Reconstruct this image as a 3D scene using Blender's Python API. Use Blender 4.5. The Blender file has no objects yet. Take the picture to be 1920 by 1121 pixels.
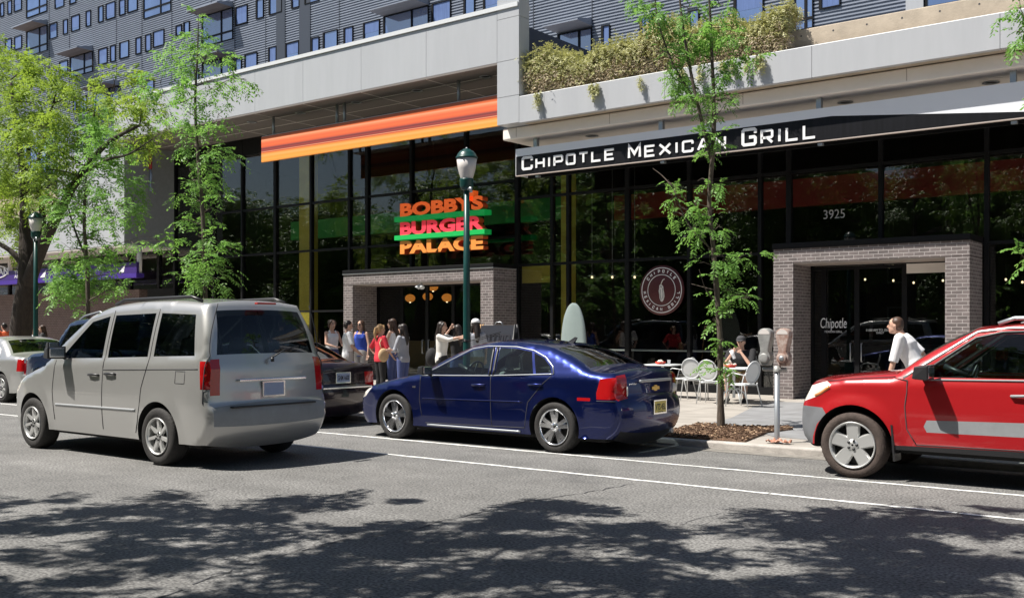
import bpy, bmesh, math, random
import numpy as np
from mathutils import Vector, Matrix, Quaternion
from mathutils.geometry import delaunay_2d_cdt
S = bpy.context.scene
COL = S.collection
random.seed(7)
# ---------------------------------------------------------------- camera, sky, sun, exposure
F, CX, HV, CAMZ = 1917.0, 960.0, 618.0, 1.6      # focal length, centre column and horizon row measured in the photograph
YAW = math.radians(37.5)
SY, CY = math.sin(YAW), math.cos(YAW)
cam = bpy.data.objects.new('camera', bpy.data.cameras.new('camera'))
COL.objects.link(cam)
cam.location = (0, 0, CAMZ)
cam.rotation_euler = (math.pi / 2, 0, YAW)
cam.data.sensor_width = 36
cam.data.lens = 36 * F / 1920
cam.data.shift_y = (HV - 560.5) / 1920
cam.data.clip_start = 0.05
cam.data.clip_end = 3000
S.camera = cam
SUND = Vector((0.40, 0.457, -1.0)).normalized()     # the way the sunlight travels
w = bpy.data.worlds.new('World')
S.world = w
w.use_nodes = True
nt = w.node_tree
sky = nt.nodes.new('ShaderNodeTexSky')
sky.sky_type = 'NISHITA'
sky.sun_disc = False
sky.sun_elevation = math.asin(-SUND.z)
sky.sun_rotation = math.atan2(-SUND.x, -SUND.y)
bg = nt.nodes['Background']
bg.inputs['Strength'].default_value = 0.05
nt.links.new(sky.outputs['Color'], bg.inputs['Color'])
sl = bpy.data.lights.new('sun', 'SUN')
sl.energy = 5.0
sl.angle = math.radians(0.53)
sl.color = (1.0, 0.955, 0.88)
so = bpy.data.objects.new('sun', sl)
COL.objects.link(so)
so.rotation_mode = 'QUATERNION'
so.rotation_quaternion = SUND.to_track_quat('-Z', 'Y')
S.view_settings.view_transform = 'Standard'
S.view_settings.look = 'None'
S.view_settings.exposure = 0.75
S.view_settings.gamma = 1.0
S.cycles.max_bounces = 8
S.cycles.diffuse_bounces = 4
S.cycles.transparent_max_bounces = 16

# ---------------------------------------------------------------- photo measurements -> metres
def depth_at(u, Y):
    k = (u - CX) / F
    return Y / (CY + SY * k)
def gx(u, Y):
    k = (u - CX) / F
    return depth_at(u, Y) * (-SY + CY * k)
def gz(u, v, Y):
    return CAMZ + (HV - v) * depth_at(u, Y) / F
def at(u, v, Y):
    return Vector((gx(u, Y), Y, gz(u, v, Y)))
def ground(u, v, z=0.0):
    s = (CAMZ - z) * F / (v - HV)
    k = (u - CX) / F
    return Vector((s * (-SY + CY * k), s * (CY + SY * k), z))

# ---------------------------------------------------------------- materials
def mat(name, col, rough=0.6, metal=0.0, spec=0.5, coat=0.0, var=0.0, vscale=3.0, bump=0.0, bscale=40.0,
        emit=None, estr=0.0, stretch=None, col2=None):
    m = bpy.data.materials.new(name)
    m.use_nodes = True
    t = m.node_tree
    b = t.nodes['Principled BSDF']
    b.inputs['Base Color'].default_value = (*col, 1)
    b.inputs['Roughness'].default_value = rough
    b.inputs['Metallic'].default_value = metal
    b.inputs['Specular IOR Level'].default_value = spec
    if coat:
        b.inputs['Coat Weight'].default_value = coat
        b.inputs['Coat Roughness'].default_value = 0.03
    if emit:
        b.inputs['Emission Color'].default_value = (*emit, 1)
        b.inputs['Emission Strength'].default_value = estr
    tc = None
    if var or bump:
        tc = t.nodes.new('ShaderNodeTexCoord')
        mp = t.nodes.new('ShaderNodeMapping')
        t.links.new(tc.outputs['Object'], mp.inputs['Vector'])
        if stretch:
            mp.inputs['Scale'].default_value = stretch
    if var:
        n = t.nodes.new('ShaderNodeTexNoise')
        n.inputs['Scale'].default_value = vscale
        n.inputs['Detail'].default_value = 6
        n.inputs['Roughness'].default_value = 0.65
        t.links.new(mp.outputs['Vector'], n.inputs['Vector'])
        r = t.nodes.new('ShaderNodeValToRGB')
        r.color_ramp.elements[0].position = 0.3
        r.color_ramp.elements[1].position = 0.7
        lo = [c * (1 - var) for c in col]
        hi = col2 if col2 else [min(1, c * (1 + var)) for c in col]
        r.color_ramp.elements[0].color = (*lo, 1)
        r.color_ramp.elements[1].color = (*hi, 1)
        t.links.new(n.outputs['Fac'], r.inputs['Fac'])
        t.links.new(r.outputs['Color'], b.inputs['Base Color'])
    if bump:
        n2 = t.nodes.new('ShaderNodeTexNoise')
        n2.inputs['Scale'].default_value = bscale
        n2.inputs['Detail'].default_value = 4
        t.links.new(mp.outputs['Vector'], n2.inputs['Vector'])
        bp = t.nodes.new('ShaderNodeBump')
        bp.inputs['Strength'].default_value = bump
        bp.inputs['Distance'].default_value = 0.02
        t.links.new(n2.outputs['Fac'], bp.inputs['Height'])
        t.links.new(bp.outputs['Normal'], b.inputs['Normal'])
    return m

def glass_mat(name, tint, ior=1.5, gloss=(1, 1, 1)):
    """thin pane: see-through and mirror by Fresnel"""
    m = bpy.data.materials.new(name)
    m.use_nodes = True
    t = m.node_tree
    t.nodes.remove(t.nodes['Principled BSDF'])
    out = t.nodes['Material Output']
    tr = t.nodes.new('ShaderNodeBsdfTransparent')
    tr.inputs['Color'].default_value = (*tint, 1)
    gl = t.nodes.new('ShaderNodeBsdfGlossy')
    gl.inputs['Roughness'].default_value = 0.0
    gl.inputs['Color'].default_value = (*gloss, 1)
    fr = t.nodes.new('ShaderNodeFresnel')
    fr.inputs['IOR'].default_value = ior
    mx = t.nodes.new('ShaderNodeMixShader')
    # Fresnel of a thin sheet must not depend on which side is hit
    geo = t.nodes.new('ShaderNodeNewGeometry')
    mth = t.nodes.new('ShaderNodeMix')
    mth.data_type = 'FLOAT'
    mth.inputs[2].default_value = ior
    mth.inputs[3].default_value = 1.0 / ior
    t.links.new(geo.outputs['Backfacing'], mth.inputs[0])
    t.links.new(mth.outputs[0], fr.inputs['IOR'])
    t.links.new(fr.outputs['Fac'], mx.inputs['Fac'])
    t.links.new(tr.outputs[0], mx.inputs[1])
    t.links.new(gl.outputs[0], mx.inputs[2])
    t.links.new(mx.outputs[0], out.inputs['Surface'])
    return m

def brick_mat(name, c1, c2, mortar, bw=0.205, bh=0.072, ms=0.009):
    m = bpy.data.materials.new(name)
    m.use_nodes = True
    t = m.node_tree
    b = t.nodes['Principled BSDF']
    b.inputs['Roughness'].default_value = 0.75
    geo = t.nodes.new('ShaderNodeNewGeometry')
    sp = t.nodes.new('ShaderNodeSeparateXYZ')
    t.links.new(geo.outputs['Position'], sp.inputs[0])
    sn = t.nodes.new('ShaderNodeSeparateXYZ')
    t.links.new(geo.outputs['True Normal'], sn.inputs[0])
    ab = t.nodes.new('ShaderNodeMath')
    ab.operation = 'ABSOLUTE'
    t.links.new(sn.outputs['X'], ab.inputs[0])
    gt = t.nodes.new('ShaderNodeMath')
    gt.operation = 'GREATER_THAN'
    gt.inputs[1].default_value = 0.5
    t.links.new(ab.outputs[0], gt.inputs[0])
    mx = t.nodes.new('ShaderNodeMix')
    mx.data_type = 'FLOAT'
    t.links.new(gt.outputs[0], mx.inputs[0])
    t.links.new(sp.outputs['X'], mx.inputs[2])
    t.links.new(sp.outputs['Y'], mx.inputs[3])
    cb = t.nodes.new('ShaderNodeCombineXYZ')
    t.links.new(mx.outputs[0], cb.inputs['X'])
    t.links.new(sp.outputs['Z'], cb.inputs['Y'])
    br = t.nodes.new('ShaderNodeTexBrick')
    br.inputs['Color1'].default_value = (*c1, 1)
    br.inputs['Color2'].default_value = (*c2, 1)
    br.inputs['Mortar'].default_value = (*mortar, 1)
    br.inputs['Scale'].default_value = 1.0
    br.inputs['Mortar Size'].default_value = ms
    br.inputs['Mortar Smooth'].default_value = 0.2
    br.inputs['Brick Width'].default_value = bw
    br.inputs['Row Height'].default_value = bh
    t.links.new(cb.outputs[0], br.inputs['Vector'])
    n = t.nodes.new('ShaderNodeTexNoise')
    n.inputs['Scale'].default_value = 6
    n.inputs['Detail'].default_value = 5
    t.links.new(geo.outputs['Position'], n.inputs['Vector'])
    mm = t.nodes.new('ShaderNodeMix')
    mm.data_type = 'RGBA'
    mm.blend_type = 'MULTIPLY'
    mm.inputs[0].default_value = 0.5
    t.links.new(br.outputs['Color'], mm.inputs[6])
    rr = t.nodes.new('ShaderNodeValToRGB')
    rr.color_ramp.elements[0].position = 0.3
    rr.color_ramp.elements[0].color = (0.55, 0.55, 0.55, 1)
    rr.color_ramp.elements[1].position = 0.7
    t.links.new(n.outputs['Fac'], rr.inputs['Fac'])
    t.links.new(rr.outputs['Color'], mm.inputs[7])
    t.links.new(mm.outputs[2], b.inputs['Base Color'])
    bp = t.nodes.new('ShaderNodeBump')
    bp.inputs['Strength'].default_value = 0.6
    bp.inputs['Distance'].default_value = 0.008
    bp.invert = True
    t.links.new(br.outputs['Fac'], bp.inputs['Height'])
    t.links.new(bp.outputs['Normal'], b.inputs['Normal'])
    return m

M = {}
M['white_panel'] = mat('white_panel', (0.43, 0.44, 0.46), 0.42, var=0.05, vscale=0.6, stretch=(4, 4, 0.5))
M['coping'] = mat('coping', (0.66, 0.67, 0.68), 0.4)
M['soffit'] = mat('soffit', (0.20, 0.175, 0.16), 0.6, var=0.08, vscale=0.8)
M['pale_soffit'] = mat('pale_soffit', (0.86, 0.80, 0.74), 0.6, var=0.06, vscale=0.8)
M['joint'] = mat('joint', (0.05, 0.05, 0.055), 0.8)
M['black_frame'] = mat('black_frame', (0.008, 0.008, 0.009), 0.5, spec=0.2)
M['steel'] = mat('steel', (0.42, 0.44, 0.46), 0.35, metal=0.6)
M['navy_metal'] = mat('navy_metal', (0.03, 0.04, 0.07), 0.5)
M['slate_rib'] = mat('slate_rib', (0.27, 0.30, 0.36), 0.45, metal=0.15, var=0.06, vscale=0.5)
M['slate_flat'] = mat('slate_flat', (0.045, 0.055, 0.075), 0.5)
M['concrete'] = mat('concrete', (0.44, 0.37, 0.29), 0.85, var=0.16, vscale=2.5, bump=0.2, bscale=30)
M['brick'] = brick_mat('brick', (0.125, 0.105, 0.103), (0.205, 0.170, 0.166), (0.38, 0.345, 0.335), ms=0.008)
M['brick_dark'] = brick_mat('brick_dark', (0.13, 0.085, 0.075), (0.16, 0.10, 0.09), (0.25, 0.2, 0.18))
M['store_glass'] = glass_mat('store_glass', (0.80, 0.82, 0.80), 1.6)
M['door_glass'] = glass_mat('door_glass', (0.8, 0.84, 0.82), 1.5)
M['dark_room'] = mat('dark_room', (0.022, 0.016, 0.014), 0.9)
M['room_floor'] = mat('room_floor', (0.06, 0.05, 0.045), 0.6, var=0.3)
M['yellow'] = mat('yellow', (0.80, 0.62, 0.10), 0.6, var=0.1, vscale=2)
M['green_band'] = mat('green_band', (0.07, 0.45, 0.10), 0.6)
M['red_band'] = mat('red_band', (0.34, 0.03, 0.03), 0.6)
M['white_letter'] = mat('white_letter', (0.86, 0.86, 0.86), 0.4)
M['sign_black'] = mat('sign_black', (0.006, 0.006, 0.008), 0.45, spec=0.25, var=0.5, vscale=1.5, stretch=(8, 8, 0.4))
M['grey_strip'] = mat('grey_strip', (0.82, 0.84, 0.88), 0.35)
M['tan_trim'] = mat('tan_trim', (0.45, 0.38, 0.34), 0.5)
M['maroon'] = mat('maroon', (0.075, 0.010, 0.012), 0.5)
M['purple'] = mat('purple', (0.06, 0.025, 0.26), 0.45)
M['bark'] = mat('bark', (0.085, 0.066, 0.050), 0.9, var=0.45, vscale=6, bump=0.7, bscale=18, stretch=(3, 3, 0.6))
M['bark_dark'] = mat('bark_dark', (0.038, 0.028, 0.022), 0.9, var=0.4, vscale=6, bump=0.7, bscale=14, stretch=(3, 3, 0.6))
M['lamp_green'] = mat('lamp_green', (0.006, 0.050, 0.045), 0.35, var=0.15, vscale=3)
M['chrome'] = mat('chrome', (0.90, 0.90, 0.91), 0.16, metal=1.0)
M['silver_rim'] = mat('silver_rim', (0.62, 0.62, 0.61), 0.35, metal=0.6)
M['rubber'] = mat('rubber', (0.026, 0.024, 0.023), 0.8, var=0.3, vscale=20, bump=0.3, bscale=60)
M['rubber_dusty'] = mat('rubber_dusty', (0.062, 0.045, 0.038), 0.85, var=0.3, vscale=14, bump=0.3, bscale=60)
M['matte_black'] = mat('matte_black', (0.012, 0.012, 0.012), 0.85)
M['black_plastic'] = mat('black_plastic', (0.02, 0.02, 0.022), 0.4)
M['bumper_grey'] = mat('bumper_grey', (0.15, 0.155, 0.165), 0.55, var=0.08, vscale=8)
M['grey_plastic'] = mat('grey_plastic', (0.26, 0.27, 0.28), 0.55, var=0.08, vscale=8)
M['blue_paint'] = mat('blue_paint', (0.005, 0.013, 0.100), 0.32, metal=0.78, coat=1.0)
M['red_paint'] = mat('red_paint', (0.42, 0.012, 0.016), 0.32, metal=0.15, coat=1.0)
M['silver_paint'] = mat('silver_paint', (0.50, 0.495, 0.48), 0.32, metal=0.6, coat=1.0)
M['maroon_paint'] = mat('maroon_paint', (0.02, 0.010, 0.016), 0.25, metal=0.25, coat=1.0)
M['navy_paint'] = mat('navy_paint', (0.012, 0.022, 0.055), 0.25, metal=0.25, coat=1.0)
M['back_glass'] = glass_mat('back_glass', (0.07, 0.09, 0.10), 1.5)
M['car_glass'] = glass_mat('car_glass', (0.60, 0.72, 0.70), 1.5)
M['dark_car_glass'] = glass_mat('dark_car_glass', (0.22, 0.26, 0.29), 1.55)
M['red_lens'] = mat('red_lens', (0.42, 0.008, 0.010), 0.12, coat=1.0)
M['clear_lens'] = mat('clear_lens', (0.72, 0.68, 0.62), 0.12, coat=1.0)
M['amber_lens'] = mat('amber_lens', (0.65, 0.22, 0.06), 0.15, coat=1.0)
M['beige_trim'] = mat('beige_trim', (0.42, 0.36, 0.27), 0.8)
M['grey_trim'] = mat('grey_trim', (0.22, 0.22, 0.22), 0.85)
M['plate_yellow'] = mat('plate_yellow', (0.72, 0.58, 0.14), 0.4)
M['plate_blue'] = mat('plate_blue', (0.30, 0.36, 0.52), 0.4)
M['ink'] = mat('ink', (0.012, 0.012, 0.02), 0.5)
M['line_white'] = mat('line_white', (0.70, 0.70, 0.68), 0.8, var=0.22, vscale=9, bump=0.3, bscale=80)
M['skin'] = mat('skin', (0.56, 0.34, 0.25), 0.55, var=0.05, vscale=5)
M['hair_brown'] = mat('hair_brown', (0.055, 0.028, 0.017), 0.5, var=0.4, vscale=14, stretch=(1, 1, 0.2))
M['hair_dark'] = mat('hair_dark', (0.018, 0.012, 0.010), 0.45, var=0.4, vscale=14, stretch=(1, 1, 0.2))
M['hair_blond'] = mat('hair_blond', (0.36, 0.22, 0.10), 0.5, var=0.3, vscale=14, stretch=(1, 1, 0.2))
def cloth(n, c): M[n] = mat(n, c, 0.85, var=0.10, vscale=5, bump=0.25, bscale=9)
cloth('cloth_white', (0.74, 0.74, 0.76)); cloth('cloth_cream', (0.68, 0.66, 0.62)); cloth('cloth_red', (0.60, 0.03, 0.05))
cloth('cloth_blue', (0.04, 0.09, 0.50)); cloth('cloth_grey', (0.33, 0.34, 0.38)); cloth('cloth_black', (0.014, 0.014, 0.016))
cloth('cloth_denim', (0.06, 0.08, 0.20)); cloth('cloth_khaki', (0.20, 0.15, 0.07)); cloth('cloth_charcoal', (0.05, 0.05, 0.055))
cloth('cloth_orange', (0.75, 0.13, 0.04)); cloth('cloth_tan', (0.52, 0.36, 0.20)); cloth('cloth_shorts', (0.45, 0.42, 0.40))
M['table_white'] = mat('table_white', (0.60, 0.62, 0.64), 0.4)
M['chair_metal'] = mat('chair_metal', (0.66, 0.68, 0.69), 0.38, metal=0.1)
M['mulch'] = mat('mulch', (0.13, 0.075, 0.045), 0.95, var=0.6, vscale=26, bump=1.0, bscale=45)
M['wood_chip'] = mat('wood_chip', (0.40, 0.27, 0.17), 0.9, var=0.3, vscale=30)
M['frp'] = mat('frp', (0.26, 0.315, 0.305), 0.35, var=0.06, vscale=2)
M['meter_grey'] = mat('meter_grey', (0.30, 0.30, 0.29), 0.5, metal=0.3, var=0.25, vscale=12)
M['meter_rust'] = mat('meter_rust', (0.36, 0.17, 0.12), 0.7, var=0.4, vscale=16, col2=(0.45, 0.38, 0.34))
M['globe'] = mat('globe', (0.62, 0.58, 0.55), 0.3, var=0.05, vscale=4)
M['orange_letter'] = mat('orange_letter', (0.88, 0.16, 0.03), 0.45, emit=(1.0, 0.13, 0.015), estr=0.22)  # glow added so this row stays bright in the banner's shade
M['pink_letter'] = mat('pink_letter', (0.82, 0.05, 0.09), 0.45, emit=(1.0, 0.03, 0.05), estr=0.16)  # added glow lifts the half-shaded row
M['peach_letter'] = mat('peach_letter', (0.85, 0.30, 0.06), 0.45)
M['letter_side'] = mat('letter_side', (0.55, 0.08, 0.02), 0.5)
M['sign_green'] = mat('sign_green', (0.01, 0.42, 0.09), 0.45, emit=(0.0, 0.5, 0.08), estr=0.10)  # slight glow added to brighten the bars in shade
M['lamp_orange'] = mat('lamp_orange', (0.5, 0.2, 0.05), 0.5, emit=(1.0, 0.32, 0.05), estr=0.3)
M['bulb'] = mat('bulb', (0.8, 0.7, 0.5), 0.4, emit=(1.0, 0.75, 0.45), estr=1.6)
M['board_grey'] = mat('board_grey', (0.034, 0.037, 0.047), 0.8, spec=0.08)
M['wood'] = mat('wood', (0.45, 0.27, 0.12), 0.6, var=0.2, vscale=5, stretch=(1, 1, 8))
M['red_basket'] = mat('red_basket', (0.62, 0.05, 0.03), 0.5)
M['paper'] = mat('paper', (0.72, 0.66, 0.58), 0.8)
M['foil'] = mat('foil', (0.75, 0.75, 0.76), 0.3, metal=0.7)
M['house_brick'] = brick_mat('house_brick', (0.10, 0.055, 0.04), (0.12, 0.065, 0.05), (0.16, 0.13, 0.11), 0.3, 0.1)
M['twig'] = mat('twig', (0.32, 0.24, 0.19), 0.9)

def foliage_mat(name, c_lo, c_hi, trans=(0.3, 0.5, 0.06), tw=0.35):
    m = bpy.data.materials.new(name)
    m.use_nodes = True
    t = m.node_tree
    b = t.nodes['Principled BSDF']
    b.inputs['Roughness'].default_value = 0.5
    b.inputs['Specular IOR Level'].default_value = 0.35
    geo = t.nodes.new('ShaderNodeNewGeometry')
    r = t.nodes.new('ShaderNodeValToRGB')
    r.color_ramp.elements[0].color = (*c_lo, 1)
    r.color_ramp.elements[1].color = (*c_hi, 1)
    t.links.new(geo.outputs['Random Per Island'], r.inputs['Fac'])
    t.links.new(r.outputs['Color'], b.inputs['Base Color'])
    tr = t.nodes.new('ShaderNodeBsdfTranslucent')
    tr.inputs['Color'].default_value = (*trans, 1)
    mx = t.nodes.new('ShaderNodeMixShader')
    mx.inputs['Fac'].default_value = tw
    t.links.new(b.outputs[0], mx.inputs[1])
    t.links.new(tr.outputs[0], mx.inputs[2])
    t.links.new(mx.outputs[0], t.nodes['Material Output'].inputs['Surface'])
    return m
M['leaf'] = foliage_mat('leaf', (0.075, 0.19, 0.03), (0.19, 0.36, 0.08), (0.28, 0.52, 0.10), 0.42)
M['leaf_old'] = foliage_mat('leaf_old', (0.10, 0.19, 0.02), (0.23, 0.33, 0.05), (0.36, 0.50, 0.06), 0.42)
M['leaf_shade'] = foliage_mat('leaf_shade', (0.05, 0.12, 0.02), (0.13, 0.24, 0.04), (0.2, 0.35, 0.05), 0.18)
M['ivy'] = foliage_mat('ivy', (0.33, 0.33, 0.13), (0.62, 0.61, 0.33), (0.45, 0.45, 0.15), 0.3)
M['dry_ivy'] = foliage_mat('dry_ivy', (0.45, 0.35, 0.22), (0.62, 0.50, 0.36), (0.3, 0.25, 0.12), 0.2)

# ---------------------------------------------------------------- mesh helpers
class MB:
    def __init__(s):
        s.v, s.f, s.m, s.sm = [], [], [], []
    def face(s, idx, mi=0, sm=False):
        s.f.append(tuple(idx)); s.m.append(mi); s.sm.append(sm)
    def add(s, vs, fs, mi=0, sm=False):
        o = len(s.v)
        s.v += [tuple(v) for v in vs]
        for f in fs:
            s.face([i + o for i in f], mi, sm)
        return s
    def box(s, x0, x1, y0, y1, z0, z1, mi=0):
        vs = [(x0, y0, z0), (x1, y0, z0), (x1, y1, z0), (x0, y1, z0), (x0, y0, z1), (x1, y0, z1), (x1, y1, z1), (x0, y1, z1)]
        return s.add(vs, [(0, 3, 2, 1), (4, 5, 6, 7), (0, 1, 5, 4), (1, 2, 6, 5), (2, 3, 7, 6), (3, 0, 4, 7)], mi)
    def hexa(s, bot, top, mi=0):
        """a box with any four bottom and four top corners"""
        return s.add(list(bot) + list(top), [(0, 3, 2, 1), (4, 5, 6, 7), (0, 1, 5, 4), (1, 2, 6, 5), (2, 3, 7, 6), (3, 0, 4, 7)], mi)
    def tube(s, path, rad, n=8, mi=0, cap=True, sm=True):
        path = [Vector(p) for p in path]
        if not hasattr(rad, '__len__'):
            rad = [rad] * len(path)
        o = len(s.v)
        up = None
        for i, p in enumerate(path):
            d = (path[min(i + 1, len(path) - 1)] - path[max(i - 1, 0)])
            if d.length < 1e-9: d = Vector((0, 0, 1))
            d.normalize()
            if up is None:
                up = Vector((0, 0, 1)) if abs(d.z) < 0.9 else Vector((1, 0, 0))
            a = d.cross(up)
            if a.length < 1e-6: a = d.cross(Vector((0, 1, 0.3)))
            a.normalize()
            b = a.cross(d).normalized()
            up = b
            for k in range(n):
                t = 2 * math.pi * k / n
                s.v.append(tuple(p + (a * math.cos(t) + b * math.sin(t)) * rad[i]))
        for i in range(len(path) - 1):
            for k in range(n):
                k2 = (k + 1) % n
                s.face((o + i * n + k, o + i * n + k2, o + (i + 1) * n + k2, o + (i + 1) * n + k), mi, sm)
        if cap:
            s.face([o + k for k in range(n)][::-1], mi)
            s.face([o + (len(path) - 1) * n + k for k in range(n)], mi)
        return s
    def lathe(s, prof, n=24, mtx=None, mi=0, sm=True):
        """profile of (radius, height) about the z axis"""
        o = len(s.v)
        for (r, z) in prof:
            for k in range(n):
                t = 2 * math.pi * k / n
                p = Vector((r * math.cos(t), r * math.sin(t), z))
                if mtx: p = mtx @ p
                s.v.append(tuple(p))
        for i in range(len(prof) - 1):
            for k in range(n):
                k2 = (k + 1) % n
                s.face((o + i * n + k, o + i * n + k2, o + (i + 1) * n + k2, o + (i + 1) * n + k), mi, sm)
        return s
    def ell(s, c, r, n=14, m=9, mi=0, mtx=None):
        o = len(s.v)
        for i in range(m + 1):
            a = math.pi * i / m
            for k in range(n):
                t = 2 * math.pi * k / n
                p = Vector((r[0] * math.sin(a) * math.cos(t), r[1] * math.sin(a) * math.sin(t), r[2] * math.cos(a)))
                if mtx: p = mtx @ p
                s.v.append(tuple(p + Vector(c)))
        for i in range(m):
            for k in range(n):
                k2 = (k + 1) % n
                s.face((o + i * n + k, o + (i + 1) * n + k, o + (i + 1) * n + k2, o + i * n + k2), mi, True)
        return s
    def prism(s, poly, ax, a0, a1, mi=0, sm=False):
        """2-D polygon pushed along axis ax ('x','y','z') from a0 to a1"""
        def P(p, a):
            return {'x': (a, p[0], p[1]), 'y': (p[0], a, p[1]), 'z': (p[0], p[1], a)}[ax]
        n = len(poly)
        o = len(s.v)
        s.v += [P(p, a0) for p in poly] + [P(p, a1) for p in poly]
        s.face([o + i for i in range(n)][::-1], mi)
        s.face([o + n + i for i in range(n)], mi)
        for i in range(n):
            j = (i + 1) % n
            s.face((o + i, o + j, o + n + j, o + n + i), mi, sm)
        return s
    def build(s, name, mats, parent=None, world=False, bevel=0, fixn=True, weld=False):
        me = bpy.data.meshes.new(name)
        vs = s.v
        if world and parent is not None:
            L = parent.location
            vs = [(x - L.x, y - L.y, z - L.z) for (x, y, z) in vs]
        me.from_pydata(vs, [], s.f)
        if not isinstance(mats, (list, tuple)): mats = [mats]
        for m in mats: me.materials.append(M[m] if isinstance(m, str) else m)
        me.polygons.foreach_set('material_index', s.m)
        me.polygons.foreach_set('use_smooth', s.sm)
        if fixn or weld:
            bm = bmesh.new(); bm.from_mesh(me)
            if weld: bmesh.ops.remove_doubles(bm, verts=bm.verts, dist=0.0008)
            if fixn: bmesh.ops.recalc_face_normals(bm, faces=bm.faces)
            bm.to_mesh(me); bm.free()
        me.update()
        o = bpy.data.objects.new(name, me)
        COL.objects.link(o)
        if parent is not None: o.parent = parent
        if bevel:
            b = o.modifiers.new('bevel', 'BEVEL'); b.width = bevel; b.segments = 2; b.limit_method = 'ANGLE'
        return o

def tag(o, label=None, cat=None, group=None, kind=None):
    if label: o['label'] = label
    if cat: o['category'] = cat
    if group: o['group'] = group
    if kind: o['kind'] = kind
    return o
def thing(name, label, cat, loc=(0, 0, 0), rz=0, group=None):
    o = bpy.data.objects.new(name, None)
    o.empty_display_size = 0.2
    COL.objects.link(o)
    o.location = loc; o.rotation_euler = (0, 0, rz)
    return tag(o, label, cat, group)
def copy_tree(o, parent=None):
    c = o.copy(); COL.objects.link(c)
    if parent is not None: c.parent = parent
    for ch in list(o.children): copy_tree(ch, c)
    return c

def big_mesh(name, verts, faces4, mats, parent=None, midx=None, smooth=False):
    """quads from numpy arrays"""
    me = bpy.data.meshes.new(name)
    V = np.asarray(verts, dtype=np.float32).reshape(-1, 3)
    Q = np.asarray(faces4, dtype=np.int32).reshape(-1, 4)
    if parent is not None: V = V - np.array(parent.location, dtype=np.float32)
    me.vertices.add(len(V)); me.vertices.foreach_set('co', V.ravel())
    me.loops.add(Q.size); me.loops.foreach_set('vertex_index', Q.ravel())
    me.polygons.add(len(Q)); me.polygons.foreach_set('loop_start', np.arange(0, Q.size, 4, dtype=np.int32))
    if not isinstance(mats, (list, tuple)): mats = [mats]
    for m in mats: me.materials.append(M[m])
    if midx is not None: me.polygons.foreach_set('material_index', np.asarray(midx, dtype=np.int32))
    me.update(calc_edges=True); me.validate()
    o = bpy.data.objects.new(name, me)
    COL.objects.link(o)
    if parent is not None: o.parent = parent
    return o

def text_mesh(name, body, x0, x1, z0, z1, y, m, parent, extrude=0.004, bold=0.0, normal='-y', side=None, shear=0.0):
    """words fitted to a rectangle; normal says which way they face"""
    cu = bpy.data.curves.new(name, 'FONT')
    cu.body = body; cu.size = 1; cu.extrude = 0.5; cu.offset = bold; cu.resolution_u = 3; cu.shear = shear
    o = bpy.data.objects.new(name, cu)
    COL.objects.link(o)
    dg = bpy.context.evaluated_depsgraph_get()
    me = bpy.data.meshes.new_from_object(o.evaluated_get(dg))
    bpy.data.objects.remove(o)
    xs = [v.co.x for v in me.vertices]; ys = [v.co.y for v in me.vertices]
    ax, bx, ay, by = min(xs), max(xs), min(ys), max(ys)
    L = parent.location if parent is not None else Vector((0, 0, 0))
    for v in me.vertices:
        tx = (v.co.x - ax) / (bx - ax); ty = (v.co.y - ay) / (by - ay); d = v.co.z * 2 * extrude
        if normal == '-y':
            p = Vector((x0 + (x1 - x0) * tx, y - d, z0 + (z1 - z0) * ty)) - L
        elif normal == 'x':      # local frames of cars: facing local -x, x0..x1 run along y
            p = Vector((y - d, x0 + (x1 - x0) * tx, z0 + (z1 - z0) * ty))
        v.co = p
    me.materials.clear()
    me.materials.append(M[m])
    if side:
        me.materials.append(M[side])
        for p in me.polygons:
            if abs(p.normal.z) < 0.5: pass
        me.update()
        for p in me.polygons:
            p.material_index = 0 if p.normal.y < -0.6 else 1
    me.update()
    ob = bpy.data.objects.new(name, me)
    COL.objects.link(ob)
    if parent is not None: ob.parent = parent
    return ob

GLYPH = {
 'C': [[(1, .70), (1, 1), (0, 1), (0, 0), (1, 0), (1, .30)]], 'H': [[(0, 0), (0, 1)], [(1, 0), (1, 1)], [(0, .5), (1, .5)]],
 'I': [[(.5, 0), (.5, 1)]], 'P': [[(0, 0), (0, 1), (1, 1), (1, .42), (0, .42)]], 'O': [[(.5, 1), (0, 1), (0, 0), (1, 0), (1, 1), (.5, 1)]],
 'T': [[(0, 1), (1, 1)], [(.5, 1), (.5, 0)]], 'L': [[(0, 1), (0, 0), (1, 0)]], 'E': [[(1, 1), (0, 1), (0, 0), (1, 0)], [(0, .5), (.88, .5)]],
 'M': [[(0, 0), (0, 1), (.5, .3), (1, 1), (1, 0)]], 'X': [[(0, 0), (1, 1)], [(0, 1), (1, 0)]],
 'A': [[(0, 0), (.42, 1), (.58, 1), (1, 0)], [(.18, .32), (.82, .32)]], 'N': [[(0, 0), (0, 1), (1, 0), (1, 1)]],
 'G': [[(1, .72), (1, 1), (0, 1), (0, 0), (1, 0), (1, .48), (.5, .48)]], 'R': [[(0, 0), (0, 1), (1, 1), (1, .42), (0, .42)], [(.5, .42), (1, 0)]],
 'B': [[(0, 0), (0, 1), (.95, 1), (.95, .52), (0, .52)], [(.0, .5), (1, .5), (1, 0), (0, 0)]], 'U': [[(0, 1), (0, 0), (1, 0), (1, 1)]],
}
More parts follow.
